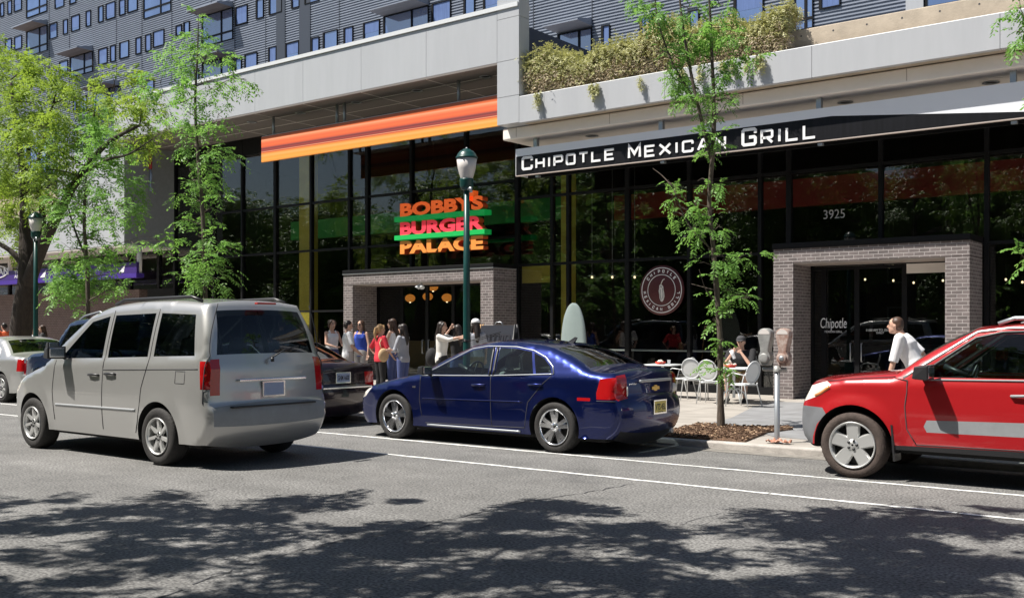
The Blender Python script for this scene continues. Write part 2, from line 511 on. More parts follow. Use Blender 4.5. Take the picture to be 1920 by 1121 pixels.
def stroke(mb, pts, wd, fn, depth, mi=0):
    """a mitred band along pts (2-D), lifted to 3-D by fn(x, z, d)"""
    pts = [Vector(p) for p in pts]
    n = len(pts)
    closed = (pts[0] - pts[-1]).length < 1e-6
    L, R = [], []
    for i in range(n):
        d0 = (pts[i] - pts[i - 1]).normalized() if i > 0 else None
        d1 = (pts[i + 1] - pts[i]).normalized() if i < n - 1 else None
        if closed and i in (0, n - 1):
            d0 = (pts[-1] - pts[-2]).normalized(); d1 = (pts[1] - pts[0]).normalized()
        a = d0 or d1; b = d1 or d0
        na, nb = Vector((-a.y, a.x)), Vector((-b.y, b.x))
        mm = na + nb
        if mm.length < 1e-6: mm = na
        mm = mm / max(0.35, (1 + na.dot(nb)))
        L.append(pts[i] + mm * wd / 2); R.append(pts[i] - mm * wd / 2)
    o = len(mb.v)
    for d in (depth, 0):
        for i in range(n):
            mb.v.append(tuple(fn(L[i].x, L[i].y, d))); mb.v.append(tuple(fn(R[i].x, R[i].y, d)))
    for i in range(n - 1):
        a = o + 2 * i; b = a + 2; c = 2 * n
        mb.face((a, a + 1, b + 1, b), mi); mb.face((a, b, b + c, a + c), mi); mb.face((a + 1, a + 1 + c, b + 1 + c, b + 1), mi)
    mb.face((o, o + 2 * n, o + 1 + 2 * n, o + 1), mi)
    e = o + 2 * (n - 1)
    mb.face((e, e + 1, e + 1 + 2 * n, e + 2 * n), mi)
def glyph(mb, ch, x, z, wd, h, st, fn, depth):
    for k, pl in enumerate(GLYPH[ch]):
        q = [(x + st / 2 + a * (wd - st), z + st / 2 + b * (h - st)) for a, b in pl]
        if ch in 'COGPRU':          # cut corners
            c = st * .42; r = [q[0]]
            for i in range(1, len(q) - 1):
                u0, u1, u2 = Vector(q[i - 1]), Vector(q[i]), Vector(q[i + 1])
                if abs((u1 - u0).normalized().dot((u2 - u1).normalized())) < .2 and (ch in 'COGU' or pl[i][0] == 1) and min((u1 - u0).length, (u2 - u1).length) > 1.2 * c:
                    r += [tuple(u1 - (u1 - u0).normalized() * c), tuple(u1 + (u2 - u1).normalized() * c)]
                else: r.append(q[i])
            q = r + [q[-1]]
        stroke(mb, q, st, fn, depth + 0.0012 * k)
# ================================================================ THE SETTING: ground, road, pavement
def asphalt():
    m = bpy.data.materials.new('asphalt'); m.use_nodes = True
    t = m.node_tree; b = t.nodes['Principled BSDF']; b.inputs['Roughness'].default_value = 0.85
    geo = t.nodes.new('ShaderNodeNewGeometry')
    def noise(sc, det, stretch=None):
        n = t.nodes.new('ShaderNodeTexNoise'); n.inputs['Scale'].default_value = sc; n.inputs['Detail'].default_value = det
        if stretch:
            mp = t.nodes.new('ShaderNodeMapping'); mp.inputs['Scale'].default_value = stretch
            t.links.new(geo.outputs['Position'], mp.inputs['Vector']); t.links.new(mp.outputs[0], n.inputs['Vector'])
        else: t.links.new(geo.outputs['Position'], n.inputs['Vector'])
        return n
    n1 = noise(0.35, 6); n2 = noise(42, 3); n3 = noise(2.5, 8)
    r1 = t.nodes.new('ShaderNodeValToRGB')
    r1.color_ramp.elements[0].position = 0.3; r1.color_ramp.elements[0].color = (0.118, 0.116, 0.113, 1)
    r1.color_ramp.elements[1].position = 0.7; r1.color_ramp.elements[1].color = (0.160, 0.157, 0.153, 1)
    t.links.new(n1.outputs['Fac'], r1.inputs['Fac'])
    r2 = t.nodes.new('ShaderNodeValToRGB')
    r2.color_ramp.elements[0].position = 0.32; r2.color_ramp.elements[0].color = (0.34, 0.34, 0.34, 1)
    r2.color_ramp.elements[1].position = 0.66; r2.color_ramp.elements[1].color = (1.70, 1.69, 1.67, 1)
    t.links.new(n2.outputs['Fac'], r2.inputs['Fac'])
    r3 = t.nodes.new('ShaderNodeValToRGB')
    r3.color_ramp.elements[0].position = 0.35; r3.color_ramp.elements[0].color = (0.90, 0.90, 0.90, 1)
    r3.color_ramp.elements[1].position = 0.65; r3.color_ramp.elements[1].color = (1.1, 1.1, 1.1, 1)
    t.links.new(n3.outputs['Fac'], r3.inputs['Fac'])
    def mul(a, c):
        x = t.nodes.new('ShaderNodeMix'); x.data_type = 'RGBA'; x.blend_type = 'MULTIPLY'; x.inputs[0].default_value = 1
        t.links.new(a, x.inputs[6]); t.links.new(c, x.inputs[7]); return x.outputs[2]
    n5 = noise(1.0, 3, (0.03, 1.5, 1)); r5 = t.nodes.new('ShaderNodeValToRGB')
    r5.color_ramp.elements[0].position = 0.35; r5.color_ramp.elements[0].color = (0.90, 0.90, 0.90, 1)
    r5.color_ramp.elements[1].position = 0.6; r5.color_ramp.elements[1].color = (1.03, 1.03, 1.03, 1)
    t.links.new(n5.outputs['Fac'], r5.inputs['Fac'])
    n4 = noise(0.9, 3)      # oil drips and old patches
    r4 = t.nodes.new('ShaderNodeValToRGB')
    r4.color_ramp.elements[0].position = 0.30; r4.color_ramp.elements[0].color = (0.72, 0.72, 0.73, 1)
    r4.color_ramp.elements[1].position = 0.40; r4.color_ramp.elements[1].color = (1, 1, 1, 1)
    t.links.new(n4.outputs['Fac'], r4.inputs['Fac'])
    t.links.new(mul(mul(mul(mul(r1.outputs[0], r2.outputs[0]), r3.outputs[0]), r4.outputs[0]), r5.outputs[0]), b.inputs['Base Color'])
    bp = t.nodes.new('ShaderNodeBump'); bp.inputs['Strength'].default_value = 0.7; bp.inputs['Distance'].default_value = 0.006
    t.links.new(n2.outputs['Fac'], bp.inputs['Height']); t.links.new(bp.outputs[0], b.inputs['Normal'])
    return m
M['asphalt'] = asphalt()
def paving(name, c1, c2, joint, size):
    m = bpy.data.materials.new(name); m.use_nodes = True
    t = m.node_tree; b = t.nodes['Principled BSDF']; b.inputs['Roughness'].default_value = 0.85
    geo = t.nodes.new('ShaderNodeNewGeometry')
    br = t.nodes.new('ShaderNodeTexBrick'); br.offset = 0.0
    br.inputs['Scale'].default_value = 1; br.inputs['Brick Width'].default_value = size; br.inputs['Row Height'].default_value = size
    br.inputs['Mortar Size'].default_value = 0.012
    br.inputs['Color1'].default_value = (*c1, 1); br.inputs['Color2'].default_value = (*c2, 1); br.inputs['Mortar'].default_value = (*joint, 1)
    t.links.new(geo.outputs['Position'], br.inputs['Vector'])
    n = t.nodes.new('ShaderNodeTexNoise'); n.inputs['Scale'].default_value = 2.2; n.inputs['Detail'].default_value = 8
    t.links.new(geo.outputs['Position'], n.inputs['Vector'])
    r = t.nodes.new('ShaderNodeValToRGB')
    r.color_ramp.elements[0].position = 0.3; r.color_ramp.elements[0].color = (0.78, 0.77, 0.76, 1)
    r.color_ramp.elements[1].position = 0.68; r.color_ramp.elements[1].color = (1.06, 1.06, 1.06, 1)
    t.links.new(n.outputs['Fac'], r.inputs['Fac'])
    x = t.nodes.new('ShaderNodeMix'); x.data_type = 'RGBA'; x.blend_type = 'MULTIPLY'; x.inputs[0].default_value = 1
    t.links.new(br.outputs[0], x.inputs[6]); t.links.new(r.outputs[0], x.inputs[7]); t.links.new(x.outputs[2], b.inputs['Base Color'])
    return m
M['paving'] = paving('paving', (0.34, 0.315, 0.285), (0.375, 0.345, 0.31), (0.19, 0.175, 0.16), 1.5)
M['paving_grey'] = paving('paving_grey', (0.22, 0.222, 0.23), (0.24, 0.242, 0.25), (0.16, 0.16, 0.17), 2.4)
M['gutter'] = mat('gutter', (0.20, 0.185, 0.165), 0.9, var=0.4, vscale=5, bump=0.4, bscale=50)
M['curb'] = mat('curb', (0.42, 0.39, 0.36), 0.85, var=0.25, vscale=4, bump=0.3, bscale=40)
M['earth'] = mat('earth', (0.14, 0.13, 0.11), 0.9, var=0.2)
def struct(name, mb, m, **k):
    return tag(mb.build(name, m, **k), kind='structure')
CURB_Y, SW = 12.6, 0.085
def sheet(x0, x1, y0, y1, z): return MB().add([(x0, y0, z), (x1, y0, z), (x1, y1, z), (x0, y1, z)], [(0, 1, 2, 3)])
struct('ground', sheet(-700, 700, -700, 700, -0.06), 'earth')
struct('road', sheet(-260, 260, -0.6, CURB_Y, 0.0), 'asphalt')
struct('pavement', MB().box(-260, 260, CURB_Y + 0.17, 40, -0.05, SW), 'paving')
struct('curb', MB().box(-260, 260, CURB_Y, CURB_Y + 0.167, -0.05, SW + 0.004), 'curb', bevel=0.02)
struct('gutter', sheet(-120, 60, CURB_Y - .34, CURB_Y - .001, .004), 'gutter')
struct('near_pavement', MB().box(-260, 260, -14, -0.6, -0.05, 0.1), 'paving')
def flat_poly(pts, z): return MB().add([(p.x, p.y, z) for p in pts], [tuple(range(len(pts)))])
struct('pavement_patch', flat_poly([ground(u, v, SW) for u, v in ((1296, 801), (1330, 794), (1372, 783), (1414, 762), (1450, 753), (1620, 757), (1640, 800), (1530, 826), (1448, 818), (1420, 809), (1360, 802))], SW + 0.004), 'paving_grey')
def worn_line(name, y0, y1, seed, gap):
    rd = random.Random(seed); mb = MB(); x = -60.0
    a, b = y0, y1
    while x < 20:
        l = rd.uniform(.05, .16)
        a2, b2 = y0 + rd.uniform(-.006, .018), y1 + rd.uniform(-.018, .006)
        if True: mb.add([(x, a, .004), (x + l, a2, .004), (x + l, b2, .004), (x, b, .004)], [(0, 1, 2, 3)])
        a, b = a2, b2; x += l + (rd.uniform(.01, .03) if rd.random() < gap * 2 else 0)
    struct(name, mb, 'line_white')
worn_line('parking_line', 10.775, 10.855, 1, .015)
worn_line('bike_lane_line', 9.41, 9.49, 2, .03)
def crack(px, wd):
    pts = [ground(u, v) for u, v in px]
    fine = []
    for a, b in zip(pts[:-1], pts[1:]):
        n = max(2, int((b - a).length / 0.10))
        for i in range(n): fine.append(a.lerp(b, i / n) + Vector((random.uniform(-.03, .03), random.uniform(-.035, .035), 0)))
    mb = MB()
    for i in range(len(fine) - 1):
        a, b = fine[i], fine[i + 1]
        d = (b - a).normalized(); n = Vector((-d.y, d.x, 0)) * wd * random.uniform(.3, 1.0)
        if random.random() < .12: continue
        mb.add([(a - n).to_tuple(), (b - n).to_tuple(), (b + n).to_tuple(), (a + n).to_tuple()], [(0, 1, 2, 3)])
    for i, v in enumerate(mb.v): mb.v[i] = (v[0], v[1], 0.004)
    struct('road_crack', mb, 'joint')
crack([(300, 1121), (480, 1055), (640, 1015), (760, 995), (850, 972), (960, 945), (1090, 925), (1200, 905)], 0.009)
crack([(430, 1060), (560, 1030), (700, 1000)], 0.006)
crack([(1500, 1010), (1580, 985), (1650, 950), (1760, 930)], 0.005); crack([(60, 1000), (200, 960), (330, 930), (420, 915)], 0.006)
crack([(1270, 985), (1340, 965), (1390, 950)], 0.005)

# ================================================================ APARTMENT TOWER
TY = 38.0
tower = thing('apartment_tower', 'dark slate apartment tower with horizontal ribs and blue windows above the white fascia', 'building', (-30, TY, 0))
P_RIB, ztop = 0.138, 30.0
mb = MB()
x0t, x1t = -85.0, 5.0
z = 5.0
while z < ztop:
    y_in, y_out = TY + 0.07, TY
    prof = [(y_in, z), (y_in, z + 0.045), (y_out, z + 0.06), (y_out, z + 0.118)]
    for (ya, za), (yb, zb) in zip(prof, prof[1:] + [(y_in, z + P_RIB)]):
        mb.add([(x0t, ya, za), (x1t, ya, za), (x1t, yb, zb), (x0t, yb, zb)], [(0, 1, 2, 3)])
    z += P_RIB
mb.build('ribbed_wall', 'slate_rib', tower, world=True, fixn=False)
MB().box(x0t, x1t, TY + 0.1, TY + 12, 0, ztop + 0.1).build('wall', 'slate_flat', tower, world=True)
mb = MB()
for u in (92, 130, 218, 266, 322, 396, 440, 498, 566, 636, 1000, 1110, 1500):
    x = gx(u, TY); mb.box(x - 0.02, x + 0.02, TY - 0.012, TY + 0.06, 5, ztop)
mb.build('panel_joint', 'slate_flat', tower, world=True)
def win_glass():
    m = mat('tower_pane', (0.05, 0.11, 0.32), 0.06, spec=1.0, var=0.35, vscale=0.35, col2=(0.12, 0.21, 0.46))
    m.node_tree.nodes['Principled BSDF'].inputs['IOR'].default_value = 2.6
    return m
M['tower_pane'] = win_glass()
M['curtain'] = mat('curtain', (0.13, 0.19, 0.38), 0.12, spec=0.8, var=0.18, vscale=2.5, stretch=(6, 6, 0.4))
M['hood_brown'] = mat('hood_brown', (0.20, 0.16, 0.14), 0.7, var=0.2, vscale=2, stretch=(0.4, 4, 1))
M['hood_pale'] = mat('hood_pale', (0.42, 0.40, 0.39), 0.7, var=0.15, vscale=2, stretch=(0.4, 4, 1))
rw = random.Random(3)
def tower_window(u0, u1, vt, vb, big=False):
    xa, xb = gx(u0, TY), gx(u1, TY)
    zt, zb = gz(u0, vt, TY), gz(u0, vb, TY)
    f = 0.035
    y0, y1 = TY - 0.06, TY + 0.095
    mb = MB()
    mb.box(xa, xa + f * 3.2, y0, y1, zb, zt); mb.box(xb - f, xb, y0, y1, zb, zt)
    mb.box(xa + f * 1.5, xb - f, y0 + .002, y1, zt - f * 1.2, zt); mb.box(xa + f * 1.5, xb - f, y0 + .002, y1, zb, zb + f)
    if big:
        xm = xa + (xb - xa) * 0.64; zm = zb + (zt - zb) * 0.27
        mb.box(xm - .05, xm + .05, y0 + .004, y1, zb + f, zt - f * 1.2)
        mb.box(xa + f * 1.5, xm - .05, y0 + .005, y1, zm - .05, zm + .05); mb.box(xm + .05, xb - f, y0 + .005, y1, zm - .05, zm + .05)
    fr = mb.build('window', 'black_frame', tower, world=True)
    fr_p = MB().box(xa + f * 1.5, xb - f, TY - 0.015, TY + 0.09, zb + f, zt - f * 1.2).build('pane', 'tower_pane', None)
    for v in fr_p.data.vertices: v.co = v.co - tower.location
    fr_p.parent = fr
    if not big and rw.random() < 0.75:
        h = rw.uniform(0.45, 1.0) * (zt - zb - f * 2)
        c = MB().box(xa + f * 1.5 + .03, xb - f - .03, TY - 0.021, TY - 0.017, zt - f * 1.3 - h, zt - f * 1.3).build('curtain', 'curtain', None)
        for v in c.data.vertices: v.co = v.co - tower.location
        c.parent = fr
def tower_hood(u0, u1, vt, m='hood_brown'):
    xa, xb = gx(u0, TY), gx(u1, TY); zt = gz(u0, vt, TY)
    mb = MB()
    ya = TY - 1.15
    mb.add([(xa, ya, zt), (xb, ya, zt), (xb, TY, zt), (xa, TY, zt), (xa, ya, zt + .06), (xb, ya, zt + .06), (xb, TY, zt + .36), (xa, TY, zt + .36)],
           [(0, 3, 2, 1)], 0)
    o = len(mb.v) - 8
    for f in ((4, 5, 6, 7), (0, 1, 5, 4), (1, 2, 6, 5), (2, 3, 7, 6), (3, 0, 4, 7)): mb.face([o + i for i in f], 1)
    mb.build('window_hood', [m, 'slate_rib'], tower, world=True)
ZA = lambda r: (r[0] / 5.81, r[1] / 5.81, r[2] / 5.81, r[3] / 5.81)
ZB = lambda r: (330 + r[0] / 5.81, 330 + r[1] / 5.81, r[2] / 5.81, r[3] / 5.81)
ZC = lambda r: (480 + r[0] / 3, 480 + r[1] / 3, r[2] / 3, r[3] / 3)
for r in ((5, 45, 45, 190), (85, 130, 20, 165), (155, 238, -5, 138), (160, 240, 410, 552), (60, 128, 440, 580), (540, 625, 272, 436), (690, 740, 225, 384),
          (778, 870, 188, 354), (938, 992, 132, 300), (1072, 1127, 78, 254), (1155, 1257, 48, 225), (1300, 1366, 10, 178), (1390, 1500, -30, 148),
          (650, 742, 682, 836), (1075, 1172, 545, 716), (1203, 1260, 506, 683), (1303, 1406, 470, 649), (1480, 1540, 420, 600), (1585, 1648, 386, 570),
          (1670, 1790, 352, 526), (800, 832, 1085, 1230), (870, 950, 1062, 1215), (1590, 1680, 885, 1022), (300, 380, -330, -190), (600, 700, -60, 105), (760, 830, -110, 55)):
    tower_window(*ZA(r))
for r in ((290, 515, -60, 206), (290, 517, 355, 625), (765, 1012, 636, 850), (1015, 1300, 1012, 1240), (1565, 1865, -120, 216)):
    tower_window(*ZA(r), big=True)
for r in ((0, 65, 290, 400), (85, 150, 250, 400), (650, 780, 86, 286), (875, 957, 8, 215), (1015, 1157, -28, 172), (1260, 1347, -60, 102), (1405, 1562, -100, 56),
          (205, 252, 762, 920), (645, 717, 640, 830), (750, 887, 602, 800), (1010, 1097, 522, 720), (1195, 1342, 482, 690), (1475, 1562, 422, 630), (1605, 1762, 362, 600)):
    tower_window(*ZB(r))
for r in ((285, 622, 188, 520), (285, 622, 700, 960)): tower_window(*ZB(r), big=True)
for r in ((495, 547, 160, 270), (605, 697, 132, 250), (990, 1097, 26, 150), (1170, 1232, -30, 100), (1280, 1392, -60, 70)): tower_window(*ZC(r))
tower_window(*ZC((718, 972, 98, 250)), big=True)
for r in ((1128, 1144, 50, 95), (1200, 1226, 32, 80), (1290, 1311, 22, 60), (1536, 1576, -24, 19), (1733, 1816, -24, 16), (40, 58, 268, 330), (50, 88, 278, 330), (1376, 1432, -6, 50)): tower_window(*r)
for r in ((1046, 1110, 66, 140), (1487, 1525, -12, 60)): tower_window(*r, big=True)
MB().box(gx(1700, TY), gx(1733, TY), TY - .12, TY + .05, 5, ztop).build('pilaster', 'white_panel', tower, world=True)
for (u0, u1) in ((1095, 1190), (1345, 1465)):
    r = ZB((u0, u1, 500, 700))
    MB().box(gx(r[0], TY), gx(r[1], TY), TY - .03, TY + .09, gz(r[0], r[3], TY), gz(r[0], ZB((0, 0, 0, 500 if u0 < 1200 else 440))[2] + 0, TY)).build('blank_panel', 'slate_flat', tower, world=True)
for r in ((290, 515, 352), (765, 1012, 632), (1015, 1300, 1008)): tower_hood(*ZA((r[0], r[1], r[2], 0))[:3])
for r in ((285, 622, 185), (285, 622, 696)): tower_hood(*ZB((r[0], r[1], r[2], 0))[:3])
tower_hood(*ZC((718, 972, 95, 0))[:3], m='hood_pale')
tower_hood(1044, 1110, 63, m='hood_pale')

# ================================================================ RETAIL BUILDING (podium)
FY, GY, PY = 20.0, 22.45, 21.4
ret = thing('retail_building', 'two storey glass fronted restaurant building with white fascia panels and a planted terrace', 'building', (-20, FY, 0))
def part(name, mb, m, **k): return mb.build(name, m, ret, world=True, **k)
FX0, FX1, FX2 = -33.0, gx(932, FY), gx(973, FY)
us = [213, 300, 386, 478, 568, 677, 799, 932]
xs = [FX0] + [gx(u, FY) for u in us[1:-1]] + [FX1]
for a, b in zip(xs[:-1], xs[1:]):
    part('fascia_panel', MB().box(a + .005, b - .005, FY, FY + .12, 8.25, 9.52), 'white_panel')
part('fascia_coping', MB().box(FX0 - .03, FX2 - .02, FY - .04, FY + .5, 9.535, 9.64), 'coping')
part('fascia_shadow_gap', MB().box(FX0, FX1 + .3, FY + .03, FY + .4, 8.27, 9.53), 'joint')
zz = [6.68, 7.36, 8.25, 9.30, 9.80]
for a, b in zip(zz[:-1], zz[1:]):
    part('corner_panel', MB().box(FX1 + .006, FX2, FY - .002, FY + .42, a + .006, b - .005), 'white_panel')
part('upper_wall', MB().box(FX0, FX2 - .03, FY + .44, 36, 8.32, 9.10), 'navy_metal')
part('upper_wall_side', MB().box(FX2 - .45, FX2 - .02, FY + .43, 25.5, 7.3, 9.12), 'navy_metal')
part('soffit', MB().box(FX0, FX1, FY + .003, GY, 8.19, 8.245), 'soffit')
mb = MB()
for y in (FY + .8, FY + 1.65): mb.box(FX0, FX1, y - .008, y + .008, 8.183, 8.19)
for u in us[1:-1]: x = gx(u, FY); mb.box(x - .008, x + .008, FY + .01, GY, 8.184, 8.1905)
part('soffit_joint', mb, 'pale_soffit')
def downlight(u, v, zc):
    s = (zc - CAMZ) * F / (HV - v); k = (u - CX) / F
    x, y = s * (-SY + CY * k), s * (CY + SY * k)
    mtx = Matrix.Translation((x, y, zc))
    o = part('downlight', MB().lathe([(.15, 0.0), (.165, -.012), (.12, -.014), (.105, .0)], 20, mtx), 'steel')
    MB().lathe([(.001, -.003), (.104, -.003)], 20, mtx).build('lens', 'black_plastic', o).location = -ret.location
for u, v in ((400, 242), (472, 229), (563, 212), (668, 192), (782, 170), (910, 144)): downlight(u, v, 8.184)
# terrace band over the second restaurant
BX1 = 3.0
bx = [FX2 + .004] + [gx(u, FY) for u in (1020, 1246, 1522, 1875)] + [BX1]
for a, b in zip(bx[:-1], bx[1:]):
    part('terrace_panel', MB().box(a + .005, b - .005, FY, FY + .14, 6.67, 7.30), 'white_panel')
    part('terrace_cap', MB().hexa([(a, FY + .0, 7.303), (b, FY + .0, 7.303), (b, FY + .5, 7.303), (a, FY + .5, 7.303)], [(a, FY + .02, 7.32), (b, FY + .02, 7.32), (b, FY + .5, 7.46), (a, FY + .5, 7.46)]), 'coping')
part('terrace_slab', MB().box(FX2, BX1, FY + .14, 36, 6.69, 7.2), 'concrete')
part('terrace_band_end', MB().box(FX1 + .004, FX2, FY + .422, FY + .6, 6.68, 7.3), 'white_panel')
BY = FY + .4
part('beam', MB().box(-15.95, BX1, BY, BY + .25, 6.38, 6.672), 'pale_soffit', bevel=.03)
mb = MB()
for u in (968, 1143, 1393, 1700): x = gx(u, BY); mb.box(x - .007, x + .007, BY - .003, BY, 6.42, 6.66)
part('beam_joint', mb, 'tan_trim')
part('lower_soffit', MB().box(-15.93, BX1, BY + .25, GY, 6.39, 6.45), 'pale_soffit')
for u, v in ((1110, 255), (1585, 192), (1858, 155)): downlight(u, v, 6.388)
# concrete parapet and planter on the terrace
CXL = gx(1476, 20.75)
part('concrete_parapet', MB().box(CXL, BX1, 20.75, 21.0, 7.2, 7.90), 'concrete', bevel=.02)
mb = MB()
for u in (1502, 1562, 1625, 1691, 1762, 1836): mb.add(*[[(gx(u, 20.74) + .02 * math.cos(t), 20.747, 7.76 + .02 * math.sin(t)) for t in [2 * math.pi * k / 8 for k in range(8)]], [tuple(range(8))]])
part('tie_hole', mb, 'joint')
# left wing: white block, the shade of its end wall painted by a grey sheet
part('wing_wall', MB().box(-37.5, FX0, FY + .4, GY, 4.62, 8.19), 'white_panel')
part('wing_end_shade', MB().box(FX0 + .002, FX0 + .02, FY + .42, GY - .02, 4.66, 8.18), 'grey_plastic')
part('wing_parapet', MB().box(-75, -37.5, FY + .4, FY + .6, 4.62, 5.85), 'white_panel')
part('wing_slab', MB().box(-75, -37.5, FY + .6, 36, 4.64, 5.3), 'concrete')
part('wing_soffit', MB().box(-75, FX0, FY + .42, GY, 4.56, 4.618), 'pale_soffit')
part('wing_planter', MB().box(-75, -38, FY + .75, FY + 1.3, 5.3, 7.0), 'concrete')
part('brick_base', MB().box(-75, -35.2, GY - .05, GY + .3, 0, 3.15), 'brick_dark')
part('clerestory_glass', MB().box(-75, FX0, GY + .05, GY + .07, 3.15, 4.56), 'store_glass')
mb = MB()
x = -74.0
while x < FX0 - .3: mb.box(x, x + .14, GY - .02, GY + .12, 3.15, 4.56); x += 1.9
mb.box(-75, FX0, GY - .03, GY + .13, 4.47, 4.565)
part('clerestory_frame', mb, 'black_frame')
# ---- curtain wall
ucol = [340, 400, 454, 516, 583, 655, 688, 771, 873, 969]
ucol2 = [1035, 1065, 1176, 1292, 1425, 1479, 1651, 1850]
bobx = [FX0] + [gx(u, GY) for u in ucol[1:]]
chx = [gx(u, GY) for u in ucol2] + [-1.8, 0.6, BX1]
allx = bobx + chx
zr1, zr2 = [SW, 2.2, 4.17, 5.72, 8.19], [SW, 3.37, 5.2, 6.39]
door1 = (gx(661, PY), gx(901, PY)); door2 = (gx(1487, PY), gx(1772, PY))
for i, (a, b) in enumerate(zip(allx[:-1], allx[1:])):
    zs = zr1 if b <= FX2 + .9 and i < len(bobx) else zr2
    lo = zs[0]
    mid = (a + b) / 2
    if door1[0] < mid < door1[1] or door2[0] < mid < door2[1]: lo = 3.0
    part('glass_pane', MB().box(a, b, GY + .04, GY + .055, lo, zs[-1]), 'store_glass')
for i, x in enumerate(allx):
    top = 8.19 if i < len(bobx) else 6.39
    lo = SW
    if door1[0] < x < door1[1] or door2[0] < x < door2[1]: lo = 3.0
    wd = .045 if i % 3 else .06
    part('mullion', MB().box(x - wd, x + wd, GY - .03, GY + .10, lo, top), 'black_frame')
for zs, xa, xb in ((zr1, FX0, bobx[-1]), (zr2, bobx[-1], BX1)):
    for z in zs[1:-1]:
        part('transom', MB().box(xa, xb, GY - .012, GY + .085, z - .035, z + .035) if z > 3.2 else MB().box(xa, door1[0] - .3, GY - .012, GY + .085, z - .03, z + .03), 'black_frame')
part('sill', MB().box(FX0, gx(645, PY), GY - .04, GY + .1, SW, SW + .18), 'black_frame')
part('sill', MB().box(gx(930, PY), gx(1450, PY), GY - .04, GY + .1, SW, SW + .18), 'black_frame')
part('head_frame', MB().box(FX0, bobx[-1], GY - .02, GY + .1, 7.62, 8.188), 'black_frame')
part('head_frame', MB().box(bobx[-1], BX1, GY - .02, GY + .1, 6.2, 6.388), 'black_frame')
part('glass_upper', MB().box(bobx[-1], FX2 + .5, GY + .04, GY + .055, 6.39, 8.19), 'store_glass')
# ---- rooms behind the glass
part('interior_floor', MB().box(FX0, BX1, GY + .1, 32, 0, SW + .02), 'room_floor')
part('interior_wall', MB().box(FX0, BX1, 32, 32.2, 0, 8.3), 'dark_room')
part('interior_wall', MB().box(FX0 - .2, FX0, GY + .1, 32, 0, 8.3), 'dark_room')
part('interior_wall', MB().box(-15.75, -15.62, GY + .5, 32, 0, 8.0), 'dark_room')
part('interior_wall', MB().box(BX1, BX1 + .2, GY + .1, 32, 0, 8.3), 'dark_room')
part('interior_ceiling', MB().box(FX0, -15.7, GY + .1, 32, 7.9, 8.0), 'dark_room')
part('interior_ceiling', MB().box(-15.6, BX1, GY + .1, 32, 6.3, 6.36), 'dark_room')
part('roof', MB().box(-75, BX1, GY + .1, 38, 8.2, 8.31), 'navy_metal')
def col(u0, u1, Y, z0, z1, m='yellow', d=.35):
    part('column' if z1 - z0 > 2 else 'hanging_panel', MB().box(gx(u0, Y), gx(u1, Y), Y, Y + d, z0, z1), m)
col(561, 581, 22.75, SW + .02, 7.8); col(1052, 1066, 22.75, SW + .02, 6.3)
col(979, 1031, 23.0, gz(979, 531, 23.0), gz(979, 498, 23.0), d=.06)
part('green_bulkhead', MB().box(gx(545, 24.6), gx(1060, 24.6), 24.6, 24.8, 4.85, 5.5), 'green_band')
part('red_bulkhead', MB().box(gx(1090, 25.2), BX1, 25.2, 25.4, 4.75, 5.45), 'red_band')
part('counter', MB().box(-26, -19, 27, 27.7, SW, 1.2), 'wood')
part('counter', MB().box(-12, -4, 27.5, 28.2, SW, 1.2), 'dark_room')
part('window_bar', MB().box(-15.3, gx(1450, GY) , GY + .35, GY + .7, 1.05, 1.09), 'table_white')

# ---------------------------------------------------------------- brick portals
def portal(name, label, uo0, ui0, ui1, uo1, ztop_, zlin, fl):
    xo0, xi0, xi1, xo1 = [gx(u, PY) for u in (uo0, ui0, ui1, uo1)]
    t = thing(name, label, 'entrance portal', ((xo0 + xo1) / 2, PY, SW))
    MB().box(xo0, xi0, PY, GY - .03, SW, zlin).build('pier', 'brick', t, world=True)
    MB().box(xi1, xo1, PY, GY - .03, SW, zlin).build('pier', 'brick', t, world=True)
    MB().box(xo0, xo1, PY, GY - .03, zlin + .012, ztop_).build('lintel', 'brick', t, world=True)
    MB().box(xi0, xi1, PY + .02, GY - .03, zlin - .02, zlin + .008).build('lintel_soffit', 'tan_trim', t, world=True)
    mb = MB().box(xo0 - .02, xo1 + .02, PY - .03, GY - .03, ztop_ + .002, ztop_ + .11)
    mb.build('flashing', 'black_frame', t, world=True, bevel=.01)
    MB().box(xo0 - .022, xo1 + .022, PY - .034, GY - .04, ztop_ - .018, ztop_).build('drip_edge', fl, t, world=True)
    return t, xi0, xi1
pa, a0, a1 = portal('brick_portal', 'wide grey brick entrance portal beneath the orange, red and peach letter sign', 644, 661, 901, 925, 3.27, 2.94, 'steel')
pb, b0, b1 = portal('brick_portal', 'grey brick entrance portal framing the glass doors behind the red off-road car', 1450, 1487, 1772, 1818, 3.38, 3.05, 'black_frame')
def door(parent, xa, xb, z1, handle=None):
    f = .055
    mb = MB().box(xa, xa + f, GY - .02, GY + .05, SW, z1).box(xb - f, xb, GY - .02, GY + .05, SW, z1).box(xa + f, xb - f, GY - .018, GY + .05, SW, SW + .2).box(xa + f, xb - f, GY - .018, GY + .05, z1 - f, z1)
    d = mb.build('door', 'black_frame', parent, world=True)
    g = MB().box(xa + f, xb - f, GY + .01, GY + .02, SW + .2, z1 - f).build('pane', 'door_glass', d)
    for v in g.data.vertices: v.co -= parent.location
    if handle is not None:
        h = MB().tube([(handle, GY - .03, .9), (handle, GY - .09, .9), (handle, GY - .09, 1.3), (handle, GY - .03, 1.3)], .012, 8).build('handle', 'steel', d)
        for v in h.data.vertices: v.co -= parent.location
    return d
xs = [a0] + [gx(u, GY) for u in (707, 754, 801, 850)] + [a1]
for i, (p, q) in enumerate(zip(xs[:-1], xs[1:])): door(pa, p, q, 2.92, q - .12 if i == 2 else (p + .12 if i == 3 else None))
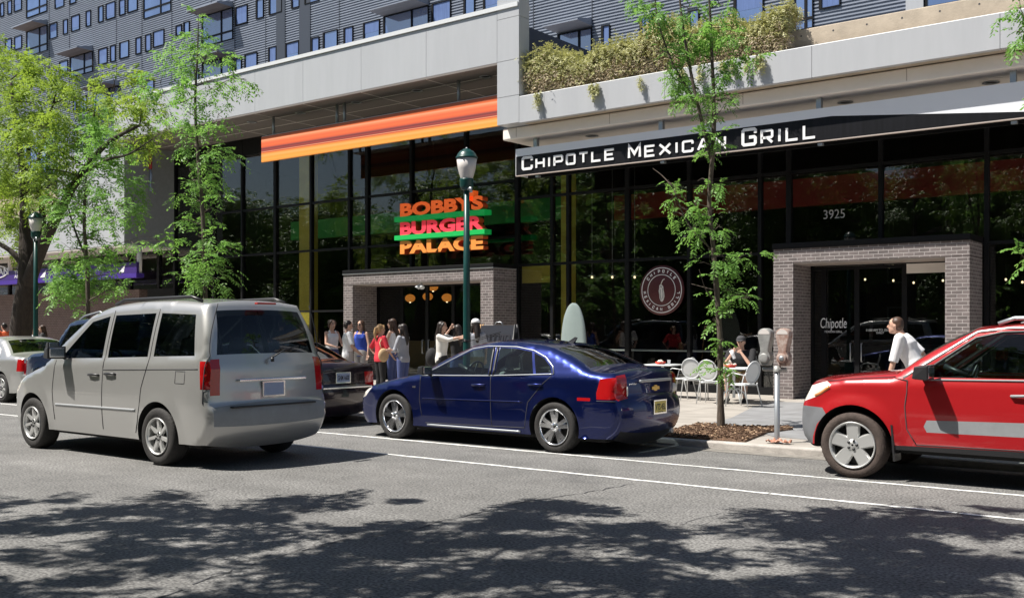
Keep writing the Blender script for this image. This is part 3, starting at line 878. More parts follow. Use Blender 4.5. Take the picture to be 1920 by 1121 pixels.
xs = [b0] + [gx(u, GY) for u in (1545, 1607, 1696)] + [b1]
for i, (p, q) in enumerate(zip(xs[:-1], xs[1:])): door(pb, p, q, 2.98, q - .12 if i == 1 else (p + .12 if i == 2 else None))
o = MB().box(gx(1696, GY) + .05, b1, GY - .03, GY + .05, 2.80, 3.0).build('transom_panel', 'pale_soffit', pb, world=True)
# security light under the first lintel
t = thing('security_light', 'small white twin floodlight fixed under the wide brick lintel', 'lamp', (at(783, 534, PY).x, PY + .15, 2.93))
MB().lathe([(.001, -.02), (.06, -.02), (.06, 0)], 14).build('base', 'table_white', t)
for sgn in (-1, 1): MB().lathe([(.02, 0), (.045, .06), (.075, .14), (.07, .145), (.001, .12)], 14, Matrix.Translation((sgn * .03, -.02, -.03)) @ Matrix.Rotation(math.pi * (1 - .12), 4, 'X') @ Matrix.Rotation(sgn * .5, 4, 'Y')).build('lamp_head', 'table_white', t)

# ---------------------------------------------------------------- writing on the doors and glass
t = thing('door_lettering', 'white handwritten style lettering on the left glass door inside the right-hand brick portal', 'lettering', (gx(1563, GY), GY, 1.6))
text_mesh('lettering', 'Chipotle', gx(1539, GY), gx(1588, GY), gz(1539, 621, GY), gz(1539, 596, GY), GY - .021, 'white_letter', t, .001, shear=.15)
text_mesh('lettering', 'MEXICAN GRILL', gx(1547, GY), gx(1580, GY), gz(1547, 623.6, GY), gz(1547, 619.6, GY), GY - .021, 'white_letter', t, .001)
t = thing('hours_lettering', 'small white opening hours lettering on the right glass door', 'lettering', (gx(1650, GY), GY, 1.5))
text_mesh('lettering', '11:00 AM TO 10:00 PM', gx(1625, GY), gx(1679, GY), gz(1625, 621, GY), gz(1625, 616.5, GY), GY - .021, 'white_letter', t, .001)
text_mesh('lettering', 'DAILY', gx(1644, GY), gx(1658, GY), gz(1644, 625.5, GY), gz(1644, 621.8, GY), GY - .021, 'white_letter', t, .001)
t = thing('street_number', 'pale grey street number 3925 on the dark glass above the right-hand portal', 'house number', (gx(1563, GY), GY, 4.3))
text_mesh('digits', '3925', gx(1543, GY), gx(1583, GY), gz(1543, 411, GY), gz(1543, 394, GY), GY + .037, 'globe', t, .001)

# round sign
RC = Vector((gx(1241, 22.38), 22.38, gz(1241, 544, 22.38))); RR = .62
t = thing('round_sign', 'round maroon sign with a white chilli pepper and ring of lettering hung in the window', 'sign', RC)
fl = Matrix.Rotation(math.pi / 2, 4, 'X')
MB().lathe([(.001, .02), (RR - .01, .02), (RR, .01), (RR, -.02), (.001, -.02)], 48, fl).build('disc', 'maroon', t)
def ring(r, wd, d):
    return MB().lathe([(r - wd / 2, .019), (r - wd / 2, d), (r + wd / 2, d), (r + wd / 2, .019)], 56, fl)
ring(.555, .018, .026).build('ring', 'white_letter', t); ring(.385, .014, .026).build('ring', 'white_letter', t)
mb = MB()
def arc_text(word, a0, a1, inward):
    n = len(word)
    for i, ch in enumerate(word):
        if ch == ' ': continue
        a = a0 + (a1 - a0) * i / (n - 1)
        if not inward: base, ux, uz = .432, Vector((math.sin(a), -math.cos(a))), Vector((math.cos(a), math.sin(a)))
        else: base, ux, uz = .512, Vector((-math.sin(a), math.cos(a))), Vector((-math.cos(a), -math.sin(a)))
        c = Vector((math.cos(a), math.sin(a))) * base
        def fn(x, z, d, c=c, ux=ux, uz=uz):
            p = c + ux * (x - .036) + uz * z
            return (p.x, -.02 - d, p.y)
        mb = MB(); glyph(mb, ch, 0, 0, .06 if ch != 'I' else .03, .078, .016, fn, .005)
        mb.build('letter', 'white_letter', t)
arc_text('CHIPOTLE', math.radians(142), math.radians(38), False)
arc_text('MEXICAN GRILL', math.radians(187), math.radians(353), True)
pep = [(-.055, .12), (-.02, .14), (.015, .13), (.05, .09), (.06, .0), (.075, -.06), (.085, -.16), (.06, -.24), (.02, -.29), (-.02, -.27), (-.05, -.2), (-.06, -.1), (-.075, -.02), (-.06, .05)]
MB().prism(pep, 'y', -.027, -.02).build('pepper', 'cloth_cream', t)
MB().tube([(-.015, -.024, .13), (.01, -.024, .2), (.05, -.024, .26), (.09, -.024, .27)], .011, 6).build('pepper_stem', 'cloth_cream', t)
mb = MB()
stroke(mb, [(-.03, .02), (-.035, -.12), (-.005, -.24)], .012, lambda x, z, d: (x, -.027 - d, z), .003)
stroke(mb, [(.03, .05), (.05, -.1), (.04, -.2)], .010, lambda x, z, d: (x, -.027 - d, z), .003)
stroke(mb, [(-.035, .1), (.0, .075), (.02, .1)], .012, lambda x, z, d: (x, -.027 - d, z), .003)
mb.build('pepper_crease', 'joint', t)

# ---------------------------------------------------------------- signs
# canopy sign with the long white name
SYY = 20.42
sx0, sx1 = gx(968, SYY), BX1
cs = thing('canopy_sign', 'long black canopy sign with white capital lettering and a grey metal top strip', 'sign', (sx0, SYY, 5.4))
zb, zk, zt = 5.44, 5.93, 6.12
xk, xe = gx(1560, SYY), gx(1925, SYY)
zke = gz(1925, 210, SYY)
sl_ = (zke - zk) / (xe - xk)
xz = xk + (zb + .03 - zk) / sl_        # where the black band runs out into the bottom edge
MB().prism([(sx0, zb + .02), (sx1, zb + .02), (sx1, zb + .03), (xz, zb + .03), (xk, zk), (sx0, zk)], 'y', SYY, SYY + .08).build('sign_face', 'sign_black', cs, world=True)
MB().prism([(sx0, zk + .002), (xk, zk + .002), (xz, zb + .033), (sx1, zb + .033), (sx1, zt), (sx0, zt)], 'y', SYY - .002, SYY + .08).build('top_strip', 'grey_strip', cs, world=True)
MB().box(sx0 - .01, sx1, SYY - .012, SYY + .06, zb - .004, zb + .018).build('bottom_edge', 'tan_trim', cs, world=True)
MB().box(sx0 - .012, sx0 - .001, SYY - .01, SYY + .5, zb + .019, zt).build('end_plate', 'grey_strip', cs, world=True)
MB().box(sx0, sx1, SYY + .08, SYY + .5, zt - .06, zt - .01).build('canopy_deck', 'grey_strip', cs, world=True)
MB().box(sx0, sx1, SYY + .49, SYY + .56, zb, zt - .07).build('back_rail', 'black_frame', cs, world=True)
for u in (1005, 1240, 1536, 1900):
    x = gx(u, SYY + .2)
    MB().box(x - .05, x + .05, SYY + .16, SYY + .27, zt - .01, 6.39).build('hanger', 'steel', cs, world=True)
    x = gx(u, SYY)
    MB().box(x - .05, x + .05, SYY + .04, SYY + .14, zb - .07, zb - .021).build('bracket', 'steel', cs, world=True)
mb = MB()
def name_word(word, u0, v0, u1, v1, big):
    """first letter larger; baseline from (u0,v0) to (u1,v1)"""
    xa, xb = gx(u0, SYY), gx(u1, SYY)
    zbase = gz(u0, v0, SYY)
    ws = [1.22 if i == 0 else (.34 if c == 'I' else (1.12 if c in 'MXA' else 1.0)) for i, c in enumerate(word)]
    gap = .30
    tot = sum(ws) + gap * (len(word) - 1)
    x = xa; sc = (xb - xa) / tot
    for i, c in enumerate(word):
        h = big if i == 0 else big * .80
        mb = MB(); glyph(mb, c, x, zbase, ws[i] * sc, h, .052 if i else .064, lambda a, b, d: (a, SYY - .002 - d, b), .02)
        mb.build('letter', 'white_letter', cs, world=True)
        x += (ws[i] + gap) * sc
name_word('CHIPOTLE', 979, 320.5, 1153, 304, .345)
name_word('MEXICAN', 1178, 299.5, 1362, 279, .345)
name_word('GRILL', 1391, 276, 1531, 262, .385)

# striped orange banner
BYY = 20.34
bn = thing('striped_banner', 'long banner in orange, red and yellow stripes hung under the white fascia', 'sign', (gx(490, 20.6), 20.6, 6.8))
def stripes():
    m = bpy.data.materials.new('stripes'); m.use_nodes = True
    t = m.node_tree; b = t.nodes['Principled BSDF']; b.inputs['Roughness'].default_value = 0.5
    geo = t.nodes.new('ShaderNodeNewGeometry'); sp = t.nodes.new('ShaderNodeSeparateXYZ'); t.links.new(geo.outputs['Position'], sp.inputs[0])
    mr = t.nodes.new('ShaderNodeMapRange'); mr.inputs[1].default_value = 6.76; mr.inputs[2].default_value = 7.54
    # the stripes drift a little along the length
    ad = t.nodes.new('ShaderNodeMath'); ad.operation = 'MULTIPLY_ADD'; ad.inputs[1].default_value = 0.006
    t.links.new(sp.outputs['X'], ad.inputs[0]); t.links.new(sp.outputs['Z'], ad.inputs[2])
    a2 = t.nodes.new('ShaderNodeMath'); a2.operation = 'ADD'; a2.inputs[1].default_value = 0.125
    t.links.new(ad.outputs[0], a2.inputs[0]); t.links.new(a2.outputs[0], mr.inputs[0])
    cr = t.nodes.new('ShaderNodeValToRGB')
    cols = [(0, (.80, .30, .05)), (.06, (.86, .38, .07)), (.14, (.80, .33, .05)), (.22, (.86, .42, .12)), (.30, (.78, .28, .05)), (.35, (.62, .05, .03)),
            (.37, (.85, .40, .2)), (.39, (.25, .03, .03)), (.44, (.36, .06, .05)), (.48, (.18, .03, .03)), (.52, (.30, .07, .06)), (.55, (.70, .10, .04)),
            (.62, (.80, .16, .05)), (.70, (.78, .14, .05)), (.78, (.86, .24, .1)), (.83, (.85, .36, .2)), (.86, (.78, .16, .04)), (.93, (.55, .10, .03)), (1.0, (.40, .10, .04))]
    e = cr.color_ramp.elements
    e[0].position, e[0].color = cols[0][0], (*cols[0][1], 1); e[1].position, e[1].color = cols[-1][0], (*cols[-1][1], 1)
    for p, c in cols[1:-1]:
        q = e.new(p); q.color = (*c, 1)
    t.links.new(mr.outputs[0], cr.inputs['Fac']); t.links.new(cr.outputs['Color'], b.inputs['Base Color'])
    return m
M['stripes'] = stripes()
MB().box(gx(490, BYY), FX1 + .5, BYY, BYY + .08, 6.76, 7.54).build('panel', 'stripes', bn, world=True)
MB().box(gx(490, BYY), FX1 + .5, BYY + .02, 20.85, 7.545, 7.57).build('top_rail', 'tan_trim', bn, world=True)
for u in (513, 632, 646, 860):
    x = gx(u, 20.65); MB().tube([(x, 20.65, 7.55), (x, 20.65, 8.19)], .045, 10).build('hanger', 'steel', bn, world=True)

# stacked letter sign
LY = 21.36
ls = thing('letter_sign', 'three-line sign of thick orange, red and peach letters separated by green bars', 'sign', (gx(750, LY), LY, 3.8))
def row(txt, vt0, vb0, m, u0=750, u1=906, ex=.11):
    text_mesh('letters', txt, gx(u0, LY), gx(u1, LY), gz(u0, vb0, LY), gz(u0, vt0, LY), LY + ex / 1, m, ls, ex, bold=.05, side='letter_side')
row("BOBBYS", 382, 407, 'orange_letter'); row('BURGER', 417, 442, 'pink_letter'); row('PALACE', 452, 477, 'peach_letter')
xa = gx(880, LY)
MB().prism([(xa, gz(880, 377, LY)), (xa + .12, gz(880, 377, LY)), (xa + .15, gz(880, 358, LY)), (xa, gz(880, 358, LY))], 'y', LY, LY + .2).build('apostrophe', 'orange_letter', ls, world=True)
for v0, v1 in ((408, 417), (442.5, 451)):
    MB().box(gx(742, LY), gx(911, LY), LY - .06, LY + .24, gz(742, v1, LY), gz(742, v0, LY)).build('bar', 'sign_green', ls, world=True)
for u in (790, 860): x = gx(u, LY); MB().box(x - .04, x + .04, LY + .24, GY - .03, 4.2, 4.9).build('bracket', 'black_frame', ls, world=True)

# purple sign on the left wing
PYY = 20.75
ps = thing('purple_sign', 'purple canopy sign with white oval and lettering on the left wing', 'sign', (gx(256, PYY), PYY, 3.5))
px0, px1, pz0, pz1 = -52.0, gx(256, PYY), gz(256, 520, PYY), gz(256, 491, PYY)
MB().box(px0, px1, PYY, PYY + .1, pz0 + .16, pz1).build('panel', mat('purple_dark', (.045, .018, .16), .45), ps, world=True)
MB().box(px0, px1, PYY - .01, PYY + .3, pz0, pz0 + .157).build('lower_band', 'purple', ps, world=True)
for u in (80, 228):
    MB().prism([(gx(u - 5, PYY), pz0 + .2), (gx(u + 4, PYY), pz0 + .2), (gx(u + 7, PYY), pz1 - .06)], 'y', PYY - .006, PYY).build('white_shard', 'white_letter', ps, world=True)
text_mesh('lettering', 'KAPLAN', gx(-32, PYY), gx(16, PYY), gz(0, 516, PYY), gz(0, 503, PYY), PYY - .004, 'white_letter', ps, .003, bold=.02)
text_mesh('lettering', 'TEST PREP', gx(27, PYY), gx(62, PYY), gz(27, 513.5, PYY), gz(27, 508, PYY), PYY - .004, 'white_letter', ps, .003)
text_mesh('lettering', 'ADMISSIONS', gx(27, PYY), gx(66, PYY), gz(27, 521.5, PYY), gz(27, 516, PYY), PYY - .004, 'white_letter', ps, .003)
cxo, czo = gx(-8, PYY), gz(0, 510, PYY)
MB().tube([(cxo + 1.05 * math.cos(a), PYY - .012, czo + .26 * math.sin(a)) for a in [-1.9 + 3.6 * i / 24 for i in range(25)]], .022, 6).build('oval', 'white_letter', ps, world=True)
x = gx(252, PYY); MB().tube([(x, PYY + .2, pz0), (x, PYY + .2, 4.56)], .09, 12).build('post', 'pale_soffit', ps, world=True)
x = gx(10, PYY); MB().tube([(x, PYY + .2, pz0), (x, PYY + .2, 4.56)], .09, 12).build('post', 'pale_soffit', ps, world=True)

# orange hanging tube with a blue and white rope under the left soffit
t = thing('hanging_tube', 'orange tube with a blue and white rope hanging before the shaded grey wing wall', 'banner', at(282, 300, 21.4))
q = t.location
MB().tube([(0, 0, gz(282, 317, 21.4) - q.z), (0, 0, gz(282, 262, 21.4) - q.z)], .06, 12).build('tube', 'red_band', t)
MB().tube([(0, 0, gz(282, 317, 21.4) - q.z), (.05, 0, gz(282, 330, 21.4) - q.z), (.0, 0, gz(282, 345, 21.4) - q.z), (.03, 0, gz(282, 358, 21.4) - q.z)], [.02, .05, .03, .045], 8).build('rope', 'plate_blue', t)
# pendant lamps
def pendant_small(u, Y, zl):
    x = gx(u, Y)
    t = thing('pendant_lamp', 'small pale pendant lamp on a long thin rod seen through the dark window', 'lamp', (x, Y, zl), group='pendant lamps in the window left of the street tree')
    MB().tube([(0, 0, .1), (0, 0, 6.3 - zl)], .008, 6).build('rod', 'steel', t)
    MB().lathe([(.02, .12), (.03, .06), (.10, .035), (.10, .025), (.02, .02)], 14).build('shade', 'table_white', t)
    MB().ell((0, 0, -.01), (.03, .03, .035), 10, 6).build('lamp_bulb', 'bulb', t)
for u in (1110, 1148, 1190): pendant_small(u, 23.3, gz(u, 519, 23.3))
for u, v in ((769, 559), (802, 556), (838, 558), (812, 538)):
    Y = 24.5; x = gx(u, Y); z = gz(u, v, Y)
    t = thing('globe_lamp', 'glowing amber globe pendant behind the glass of the wide portal', 'lamp', (x, Y, z), group='amber globe pendants behind the wide portal')
    MB().ell((0, 0, 0), (.17, .17, .13)).build('shade', 'lamp_orange', t)
    MB().tube([(0, 0, .13), (0, 0, 7.9 - z)], .008, 6).build('cord', 'black_plastic', t)
    MB().ell((0, 0, -.13), (.03, .03, .03), 8, 6).build('lamp_bulb', 'bulb', t)
for u, v in ((1622, 524), (1675, 526), (1713, 530), (1667, 501), (1768, 526), (1886, 524), (1917, 529)):
    Y = 25.5; x = gx(u, Y); z = gz(u, v, Y)
    t = thing('spot_lamp', 'tiny lit spot lamp deep inside the dark restaurant behind the right-hand portal', 'lamp', (x, Y, z), group='lit spot lamps inside the right-hand restaurant')
    MB().ell((0, 0, 0), (.025, .025, .03), 8, 6).build('lamp_bulb', 'bulb', t)
    MB().tube([(0, 0, .02), (0, 0, 6.3 - z)], .006, 6).build('rod', 'black_plastic', t)

# ---------------------------------------------------------------- the houses across the street, behind the camera (seen in the glass)
for i, (xa, xb, h) in enumerate(((-128, -98, 9.5), (-97.6, -70, 11.0), (-69.6, -42, 9.0), (-41.6, -20, 10.5), (-19.6, 2, 9.5), (2.4, 24, 10.0))):
    t = thing('town_house', ['farthest', 'long', 'low', 'tall', 'middle', 'corner'][i] + ' dark brick town house across the street, mirrored in the glass front', 'house', ((xa + xb) / 2, -14, 0))
    MB().box(xa, xb, -24, -14, 0, h).build('wall', 'house_brick', t, world=True)
    MB().box(xa - .1, xb + .1, -24.1, -13.8, h + .003, h + .4).build('roof', 'slate_flat', t, world=True)
    x = xa + 1.2
    while x < xb - 2:
        for z in (1.2, 4.2, 7.0):
            if z + 1.6 < h:
                f = MB().box(x, x + 1.2, -14, -13.93, z, z + 1.7).build('window', 'table_white', t, world=True)
                g = MB().box(x + .1, x + 1.1, -13.95, -13.925, z + .1, z + 1.6).build('pane', 'black_plastic', f)
                for v in g.data.vertices: v.co -= t.location
        x += 3.1
# ================================================================ VEHICLES
def catmull(p, step=0.05):
    p = [Vector(q) for q in p]
    if len(p) == 2:
        n = max(1, int((p[1] - p[0]).length / step)); return [p[0].lerp(p[1], i / n) for i in range(n + 1)]
    e = [p[0] * 2 - p[1]] + p + [p[-1] * 2 - p[-2]]
    out = []
    for i in range(1, len(e) - 2):
        a, b, c, d = e[i - 1:i + 3]
        n = max(2, int((c - b).length / step))
        for k in range(n):
            t = k / n
            out.append(0.5 * ((2 * b) + (c - a) * t + (2 * a - 5 * b + 4 * c - d) * t * t + (3 * b - a - 3 * c + d) * t ** 3))
    out.append(p[-1])
    return out
def inside(p, poly):
    x, y = p; c = False; j = len(poly) - 1
    for i in range(len(poly)):
        xi, yi = poly[i]; xj, yj = poly[j]
        if (yi > y) != (yj > y) and x < (xj - xi) * (y - yi) / (yj - yi) + xi: c = not c
        j = i
    return c
def seg_dist(P, A, B):
    """distance of every point in P to the nearest segment A-B"""
    d = B - A; L2 = (d * d).sum(1) + 1e-12
    best = np.full(len(P), 1e9)
    for i in range(len(A)):
        t = np.clip(((P - A[i]) @ d[i]) / L2[i], 0, 1)
        q = A[i] + t[:, None] * d[i]
        best = np.minimum(best, np.hypot(*(P - q).T))
    return best
def sm(a, b, x):
    t = min(1, max(0, (x - a) / (b - a))); return t * t * (3 - 2 * t)

def make_rim(parent, R, style, m, y=0.0):
    """a wheel face looking along +y, centred on the parent's origin"""
    ry = Matrix.Rotation(-math.pi / 2, 4, 'X')       # z axis -> +y
    MB().lathe([(R * 1.0, -.16), (R * 1.0, .012), (R * .985, .022), (R * .93, .012), (R * .90, -.02), (R * .88, -.12), (R * .87, -.16)], 40, ry).lathe(
        [(.012, .0), (R * .24, -.004), (R * .26, -.02), (R * .24, -.05)], 24, ry).build('rim', m, parent)
    mb = MB()
    def spoke(a, w0, w1, da=0.0, z0=-.006, z1=.004, th=.035):
        vs = []
        for (r, wd, zz) in ((R * .14, w0, z0 - .002), (R * .5, (w0 * .55 + w1 * .45), z0 + .004), (R * .92, w1, z1)):
            aa = a + da * r / R
            c, s_ = math.cos(aa), math.sin(aa)
            for sg in (-1, 1):
                for k, z in enumerate((zz, zz - th)):
                    wk = wd * (1 if k else .78)
                    vs.append((r * c - sg * wk / 2 * s_, z, r * s_ + sg * wk / 2 * c))
        fs = []
        for i in range(2):
            o = i * 4; p = o + 4
            fs += [(o, o + 2, p + 2, p), (o + 1, p + 1, p + 3, o + 3), (o, p, p + 1, o + 1), (o + 2, o + 3, p + 3, p + 2)]
        fs += [(0, 1, 3, 2), (8, 10, 11, 9)]
        mb.add(vs, fs)
    if style == 'twin5':
        for k in range(5):
            a = math.pi / 2 + k * 2 * math.pi / 5
            spoke(a - .16, .066, .070, -.05); spoke(a + .16, .066, .070, .05)
    elif style == 'wide5':
        for k in range(5): spoke(math.pi / 2 + k * 2 * math.pi / 5, .13, .165, th=.03)
    else:
        for k in range(7): spoke(math.pi / 2 + k * 2 * math.pi / 7, .05, .045)
    mb.build('spokes', m, parent)
    mb = MB()
    for k in range(5):
        a = k * 2 * math.pi / 5 + .6
        mb.lathe([(.016, -.012), (.015, .006), (.001, .007)], 8, Matrix.Translation((R * .19 * math.cos(a), 0, R * .19 * math.sin(a))) @ ry)
    mb.build('lug_nuts', 'black_plastic' if style != 'twin5' else 'chrome', parent)
def make_wheel(parent, x, yo, r, side, style, m, tyre='rubber', R=None, wd=.215):
    R = R or r * .655
    # the hub is the part; tyre, rim, spokes and nuts are its pieces
    ry = Matrix.Rotation(-math.pi / 2, 4, 'X')
    hub = MB().lathe([(.001, -.07), (R * .86, -.07), (R * .86, -.15), (.001, -.15)], 28, ry).build('wheel', 'matte_black', parent)
    hub.location = (x, yo, r)
    if side < 0: hub.rotation_euler = (0, 0, math.pi)
    prof = [(R * .97, -.012), (R * 1.03, .008), (r * .84, .016), (r * .93, .006), (r * .975, -.012), (r * .995, -.035), (r, -wd * .5), (r * .995, -wd + .035), (r * .95, -wd), (R, -wd + .02)]
    t = MB().lathe(prof, 44, ry)
    for k in range(44):      # tread blocks across the shoulder
        a = 2 * math.pi * k / 44
        c, s_ = math.cos(a), math.sin(a)
        t.hexa([(r * .965 * c - .008 * s_, -.012, r * .965 * s_ + .008 * c), (r * .965 * c + .008 * s_, -.012, r * .965 * s_ - .008 * c), (r * .99 * c + .008 * s_, -.06, r * .99 * s_ - .008 * c), (r * .99 * c - .008 * s_, -.06, r * .99 * s_ + .008 * c)],
               [(r * .978 * c - .008 * s_, -.008, r * .978 * s_ + .008 * c), (r * .978 * c + .008 * s_, -.008, r * .978 * s_ - .008 * c), (r * 1.003 * c + .008 * s_, -.06, r * 1.003 * s_ - .008 * c), (r * 1.003 * c - .008 * s_, -.06, r * 1.003 * s_ + .008 * c)])
    t.build('tyre', tyre, hub)
    make_rim(hub, R, style, m)
    return hub

class Car:
    def __init__(s, name, label, front_x, y_near, sp, cat='car', rz=math.pi):
        """heads along local +x; front_x is the world x of the front axle, y_near the world y of the near tyre face"""
        s.sp = sp
        s.off = sp['fo'] + sp['wb'] / 2
        s.t = thing(name, label, cat, (front_x + sp['wb'] / 2, y_near + sp['yw'], 0), rz)
        s.outline()
    def lx(s, xf): return s.off - xf
    def outline(s):
        sp = s.sp
        s.rows = []      # (xf, z, section, fraction)
        for lab, pts in sp['sections']:
            c = catmull(pts, sp.get('step', .045))
            n = len(c) - 1
            for i, p in enumerate(c):
                if s.rows and i == 0: s.rows[-1] = (p.x, p.y, s.rows[-1][2], s.rows[-1][3], lab); continue
                s.rows.append((p.x, p.y, lab, i / n, lab))
        s.out = np.array([(r[0], r[1]) for r in s.rows])
        s.A, s.B = s.out[:-1], s.out[1:]
    def W(s, P):
        sp = s.sp
        P = np.atleast_2d(np.asarray(P, float))
        d = seg_dist(P, s.A, s.B)
        res = []
        for (x, z), dd in zip(P, d):
            w = sp['wm']
            pf = max(0, (sp['lf'] - x) / sp['lf']); w *= 1 - sp['tf'] * pf ** 2.2
            pr = max(0, (x - (sp['L'] - sp['lr'])) / sp['lr']); w *= 1 - sp['tr'] * pr ** 2.2
            zb = sp['belt'][0] + sp['belt'][1] * x
            if z <= zb:
                w *= 1 - sp.get('barrel', .05) * ((z - sp['zm']) / .42) ** 2
                w += sp.get('crease', .008) * math.exp(-((z - (zb - .07)) / .035) ** 2)
                w += sp.get('crease2', 0) * (sm(.30, .34, z) - 1)
            else:
                w *= 1 - sp.get('barrel', .05) * ((zb - sp['zm']) / .42) ** 2
                q = (z - zb) / (sp['zr'] - zb)
                w -= sp['tumble'] * (.75 * q + .25 * q * q) + .012 * sm(0, .05, q)
            for ax in (sp['fo'], sp['fo'] + sp['wb']):
                r = math.hypot(x - ax, z - sp['r'])
                w += sp.get('flare', .018) * (1 - sm(sp['ra'] + .01, sp['ra'] + sp.get('fw', .11), r)) * (1 if z < zb else 0)
            e = sp.get('edge', .05) if z > zb - .02 or x < .5 or x > sp['L'] - .5 else sp.get('edge_hood', .06)
            if dd < e: w -= (e - math.sqrt(max(0, e * e - (e - dd) ** 2))) * sp.get('edge_amt', .8)
            res.append(w)
        return np.array(res)
    def pt(s, xf, z, side=1, lift=0.0):
        return Vector((s.lx(xf), side * (float(s.W([(xf, z)])[0]) + lift), z))
    def shell(s):
        sp = s.sp
        bot = []
        zs = sp['sill']
        def arc(ax):
            ra = sp['ra']; dx = math.sqrt(ra * ra - (zs - sp['r']) ** 2)
            a0 = math.atan2(zs - sp['r'], dx); a1 = math.pi - a0
            return [(ax + ra * math.cos(a0 + (a1 - a0) * i / 22), sp['r'] + ra * math.sin(a0 + (a1 - a0) * i / 22)) for i in range(23)]
        a_r, a_f = arc(sp['fo'] + sp['wb']), arc(sp['fo'])
        s.arcs = (a_f, a_r)
        end = s.out[-1]; st = s.out[0]
        def seg(p, q):
            n = max(1, int(math.hypot(q[0] - p[0], q[1] - p[1]) / .08)); return [(p[0] + (q[0] - p[0]) * i / n, p[1] + (q[1] - p[1]) * i / n) for i in range(1, n)]
        bot = seg(end, a_r[0]) + a_r + seg(a_r[-1], a_f[0]) + a_f + seg(a_f[-1], st)
        poly = [tuple(p) for p in s.out] + bot
        V = [Vector(p) for p in poly]; n = len(V)
        E = [(i, (i + 1) % n) for i in range(n)]
        regs = []
        for (nm, pts, m) in sp['regions']:
            pl = []
            for i in range(len(pts)):
                p, q = pts[i], pts[(i + 1) % len(pts)]
                pl += [tuple(p)] + seg(p, q)
            o = len(V); V += [Vector(p) for p in pl]; k = len(pl)
            E += [(o + i, o + (i + 1) % k) for i in range(k)]
            regs.append((nm, pl, m))
        A = np.array([tuple(V[a]) for a, b in E]); B = np.array([tuple(V[b]) for a, b in E])
        G = []
        h = .055
        for ix in range(int(sp['L'] / h) + 3):
            for iz in range(int(1.15 * sp['zr'] / h) + 2):
                p = (ix * h + (h / 2 if iz % 2 else 0), iz * h)
                if inside(p, poly): G.append(p)
        G = np.array(G); dd = seg_dist(G, A, B)
        V += [Vector(p) for p, q in zip(G, dd) if q > .022]
        vo, eo, fo, *_ = delaunay_2d_cdt(V, E, [], 0, 1e-6)
        P = np.array([(v.x, v.y) for v in vo])
        W = s.W(P)
        groups = {}
        for f in fo:
            c = P[list(f)].mean(0)
            if not inside(c, poly): continue
            key = ('body', sp['paint'], 0)
            for i, (nm, pl, m) in enumerate(regs):
                if inside(c, pl): key = (nm, m, i + 1); break
            groups.setdefault(key, []).append(list(f))
        body = MB()
        parts = []
        for key, fs in groups.items():
            for side in (1, -1):
                mb = body if key[0] == 'body' else MB()
                ids = sorted({i for f in fs for i in f}); mp = {g: k for k, g in enumerate(ids)}
                mb.add([(s.lx(P[i][0]), side * W[i], P[i][1]) for i in ids], [[mp[i] for i in (f if side > 0 else f[::-1])] for f in fs], 0, True)
                if key[0] != 'body': parts.append((key[0], key[1], mb))
        # ---- the ribbon over the top: bumper, bonnet, windscreen, roof, rear window, boot, bumper
        sv = [0, .2, .4, .55, .68, .78, .86, .91, .955, 1.0]
        sv = [-a for a in sv[:0:-1]] + sv
        Wr = s.W(s.out)
        nr, nc = len(s.rows), len(sv)
        grid = []
        for i, rw_ in enumerate(s.rows):
            a = s.out[max(0, i - 1)]; b = s.out[min(nr - 1, i + 1)]
            t = b - a; t = t / (np.hypot(*t) + 1e-9)
            nx, nz = -t[1], t[0]                     # outward normal in the (xf, z) plane: up for a bonnet running rearward
            bl = 0; 
            wsum = 0
            for j in range(max(0, i - 4), min(nr, i + 5)):
                bl += sp['bulge'][s.rows[j][2]]; wsum += 1
            bl /= wsum
            pw = sp.get('bpow', 2.4)
            grid.append([(s.lx(s.out[i][0] + nx * bl * (1 - abs(q) ** pw)), Wr[i] * q, s.out[i][1] + nz * bl * (1 - abs(q) ** pw)) for q in sv])
        s.grid, s.sv = grid, sv
        cells = {}
        for i in range(nr - 1):
            lab = s.rows[i][4]; f = (s.rows[i][3] if s.rows[i][2] == lab else 0) * .5 + s.rows[i + 1][3] * .5
            for j in range(nc - 1):
                q = (sv[j] + sv[j + 1]) / 2
                key = ('body', sp['paint'], 0)
                for k, (sec, f0, f1, s0, s1, nm, m) in enumerate(sp['zones']):
                    if sec == lab and f0 <= f <= f1 and s0 <= abs(q) <= s1:
                        key = (nm, m, k + 1 if s0 == 0 else (k + 1) * (1 if q > 0 else -1) + .5); break
                cells.setdefault(key, []).append((i, j))
        for key, cs in cells.items():
            mb = body if key[0] == 'body' else MB()
            ids = sorted({(i + a, j + b) for i, j in cs for a in (0, 1) for b in (0, 1)}); mp = {g: k for k, g in enumerate(ids)}
            mb.add([grid[i][j] for i, j in ids], [[mp[(i, j)], mp[(i + 1, j)], mp[(i + 1, j + 1)], mp[(i, j + 1)]][::-1] for i, j in cs], 0, True)
            if key[0] != 'body': parts.append((key[0], key[1], mb))
        s.body = body.build('body', sp['paint'], s.t, weld=True)
        s.parts = {}
        for nm, m, mb in parts:
            s.parts.setdefault(nm, []).append(mb.build(nm, m, s.t, weld=True))
        # wheel wells, floor, wheels
        for arcp in s.arcs:
            for side in (1, -1):
                mb = MB()
                n = len(arcp)
                yo = [s.W([p])[0] - .004 for p in arcp]
                o = len(mb.v)
                for p, y in zip(arcp, yo): mb.v.append((s.lx(p[0]), side * y, p[1]))
                for p in arcp: mb.v.append((s.lx(p[0]), side * (sp['wm'] - .42), p[1]))
                for i in range(n - 1): mb.face((o + i, o + i + 1, o + n + i + 1, o + n + i))
                mb.face([o + n + i for i in range(n)])
                mb.build('wheel_well', 'matte_black', s.t)
        x0, x1 = s.lx(sp['L'] - .35), s.lx(.35)
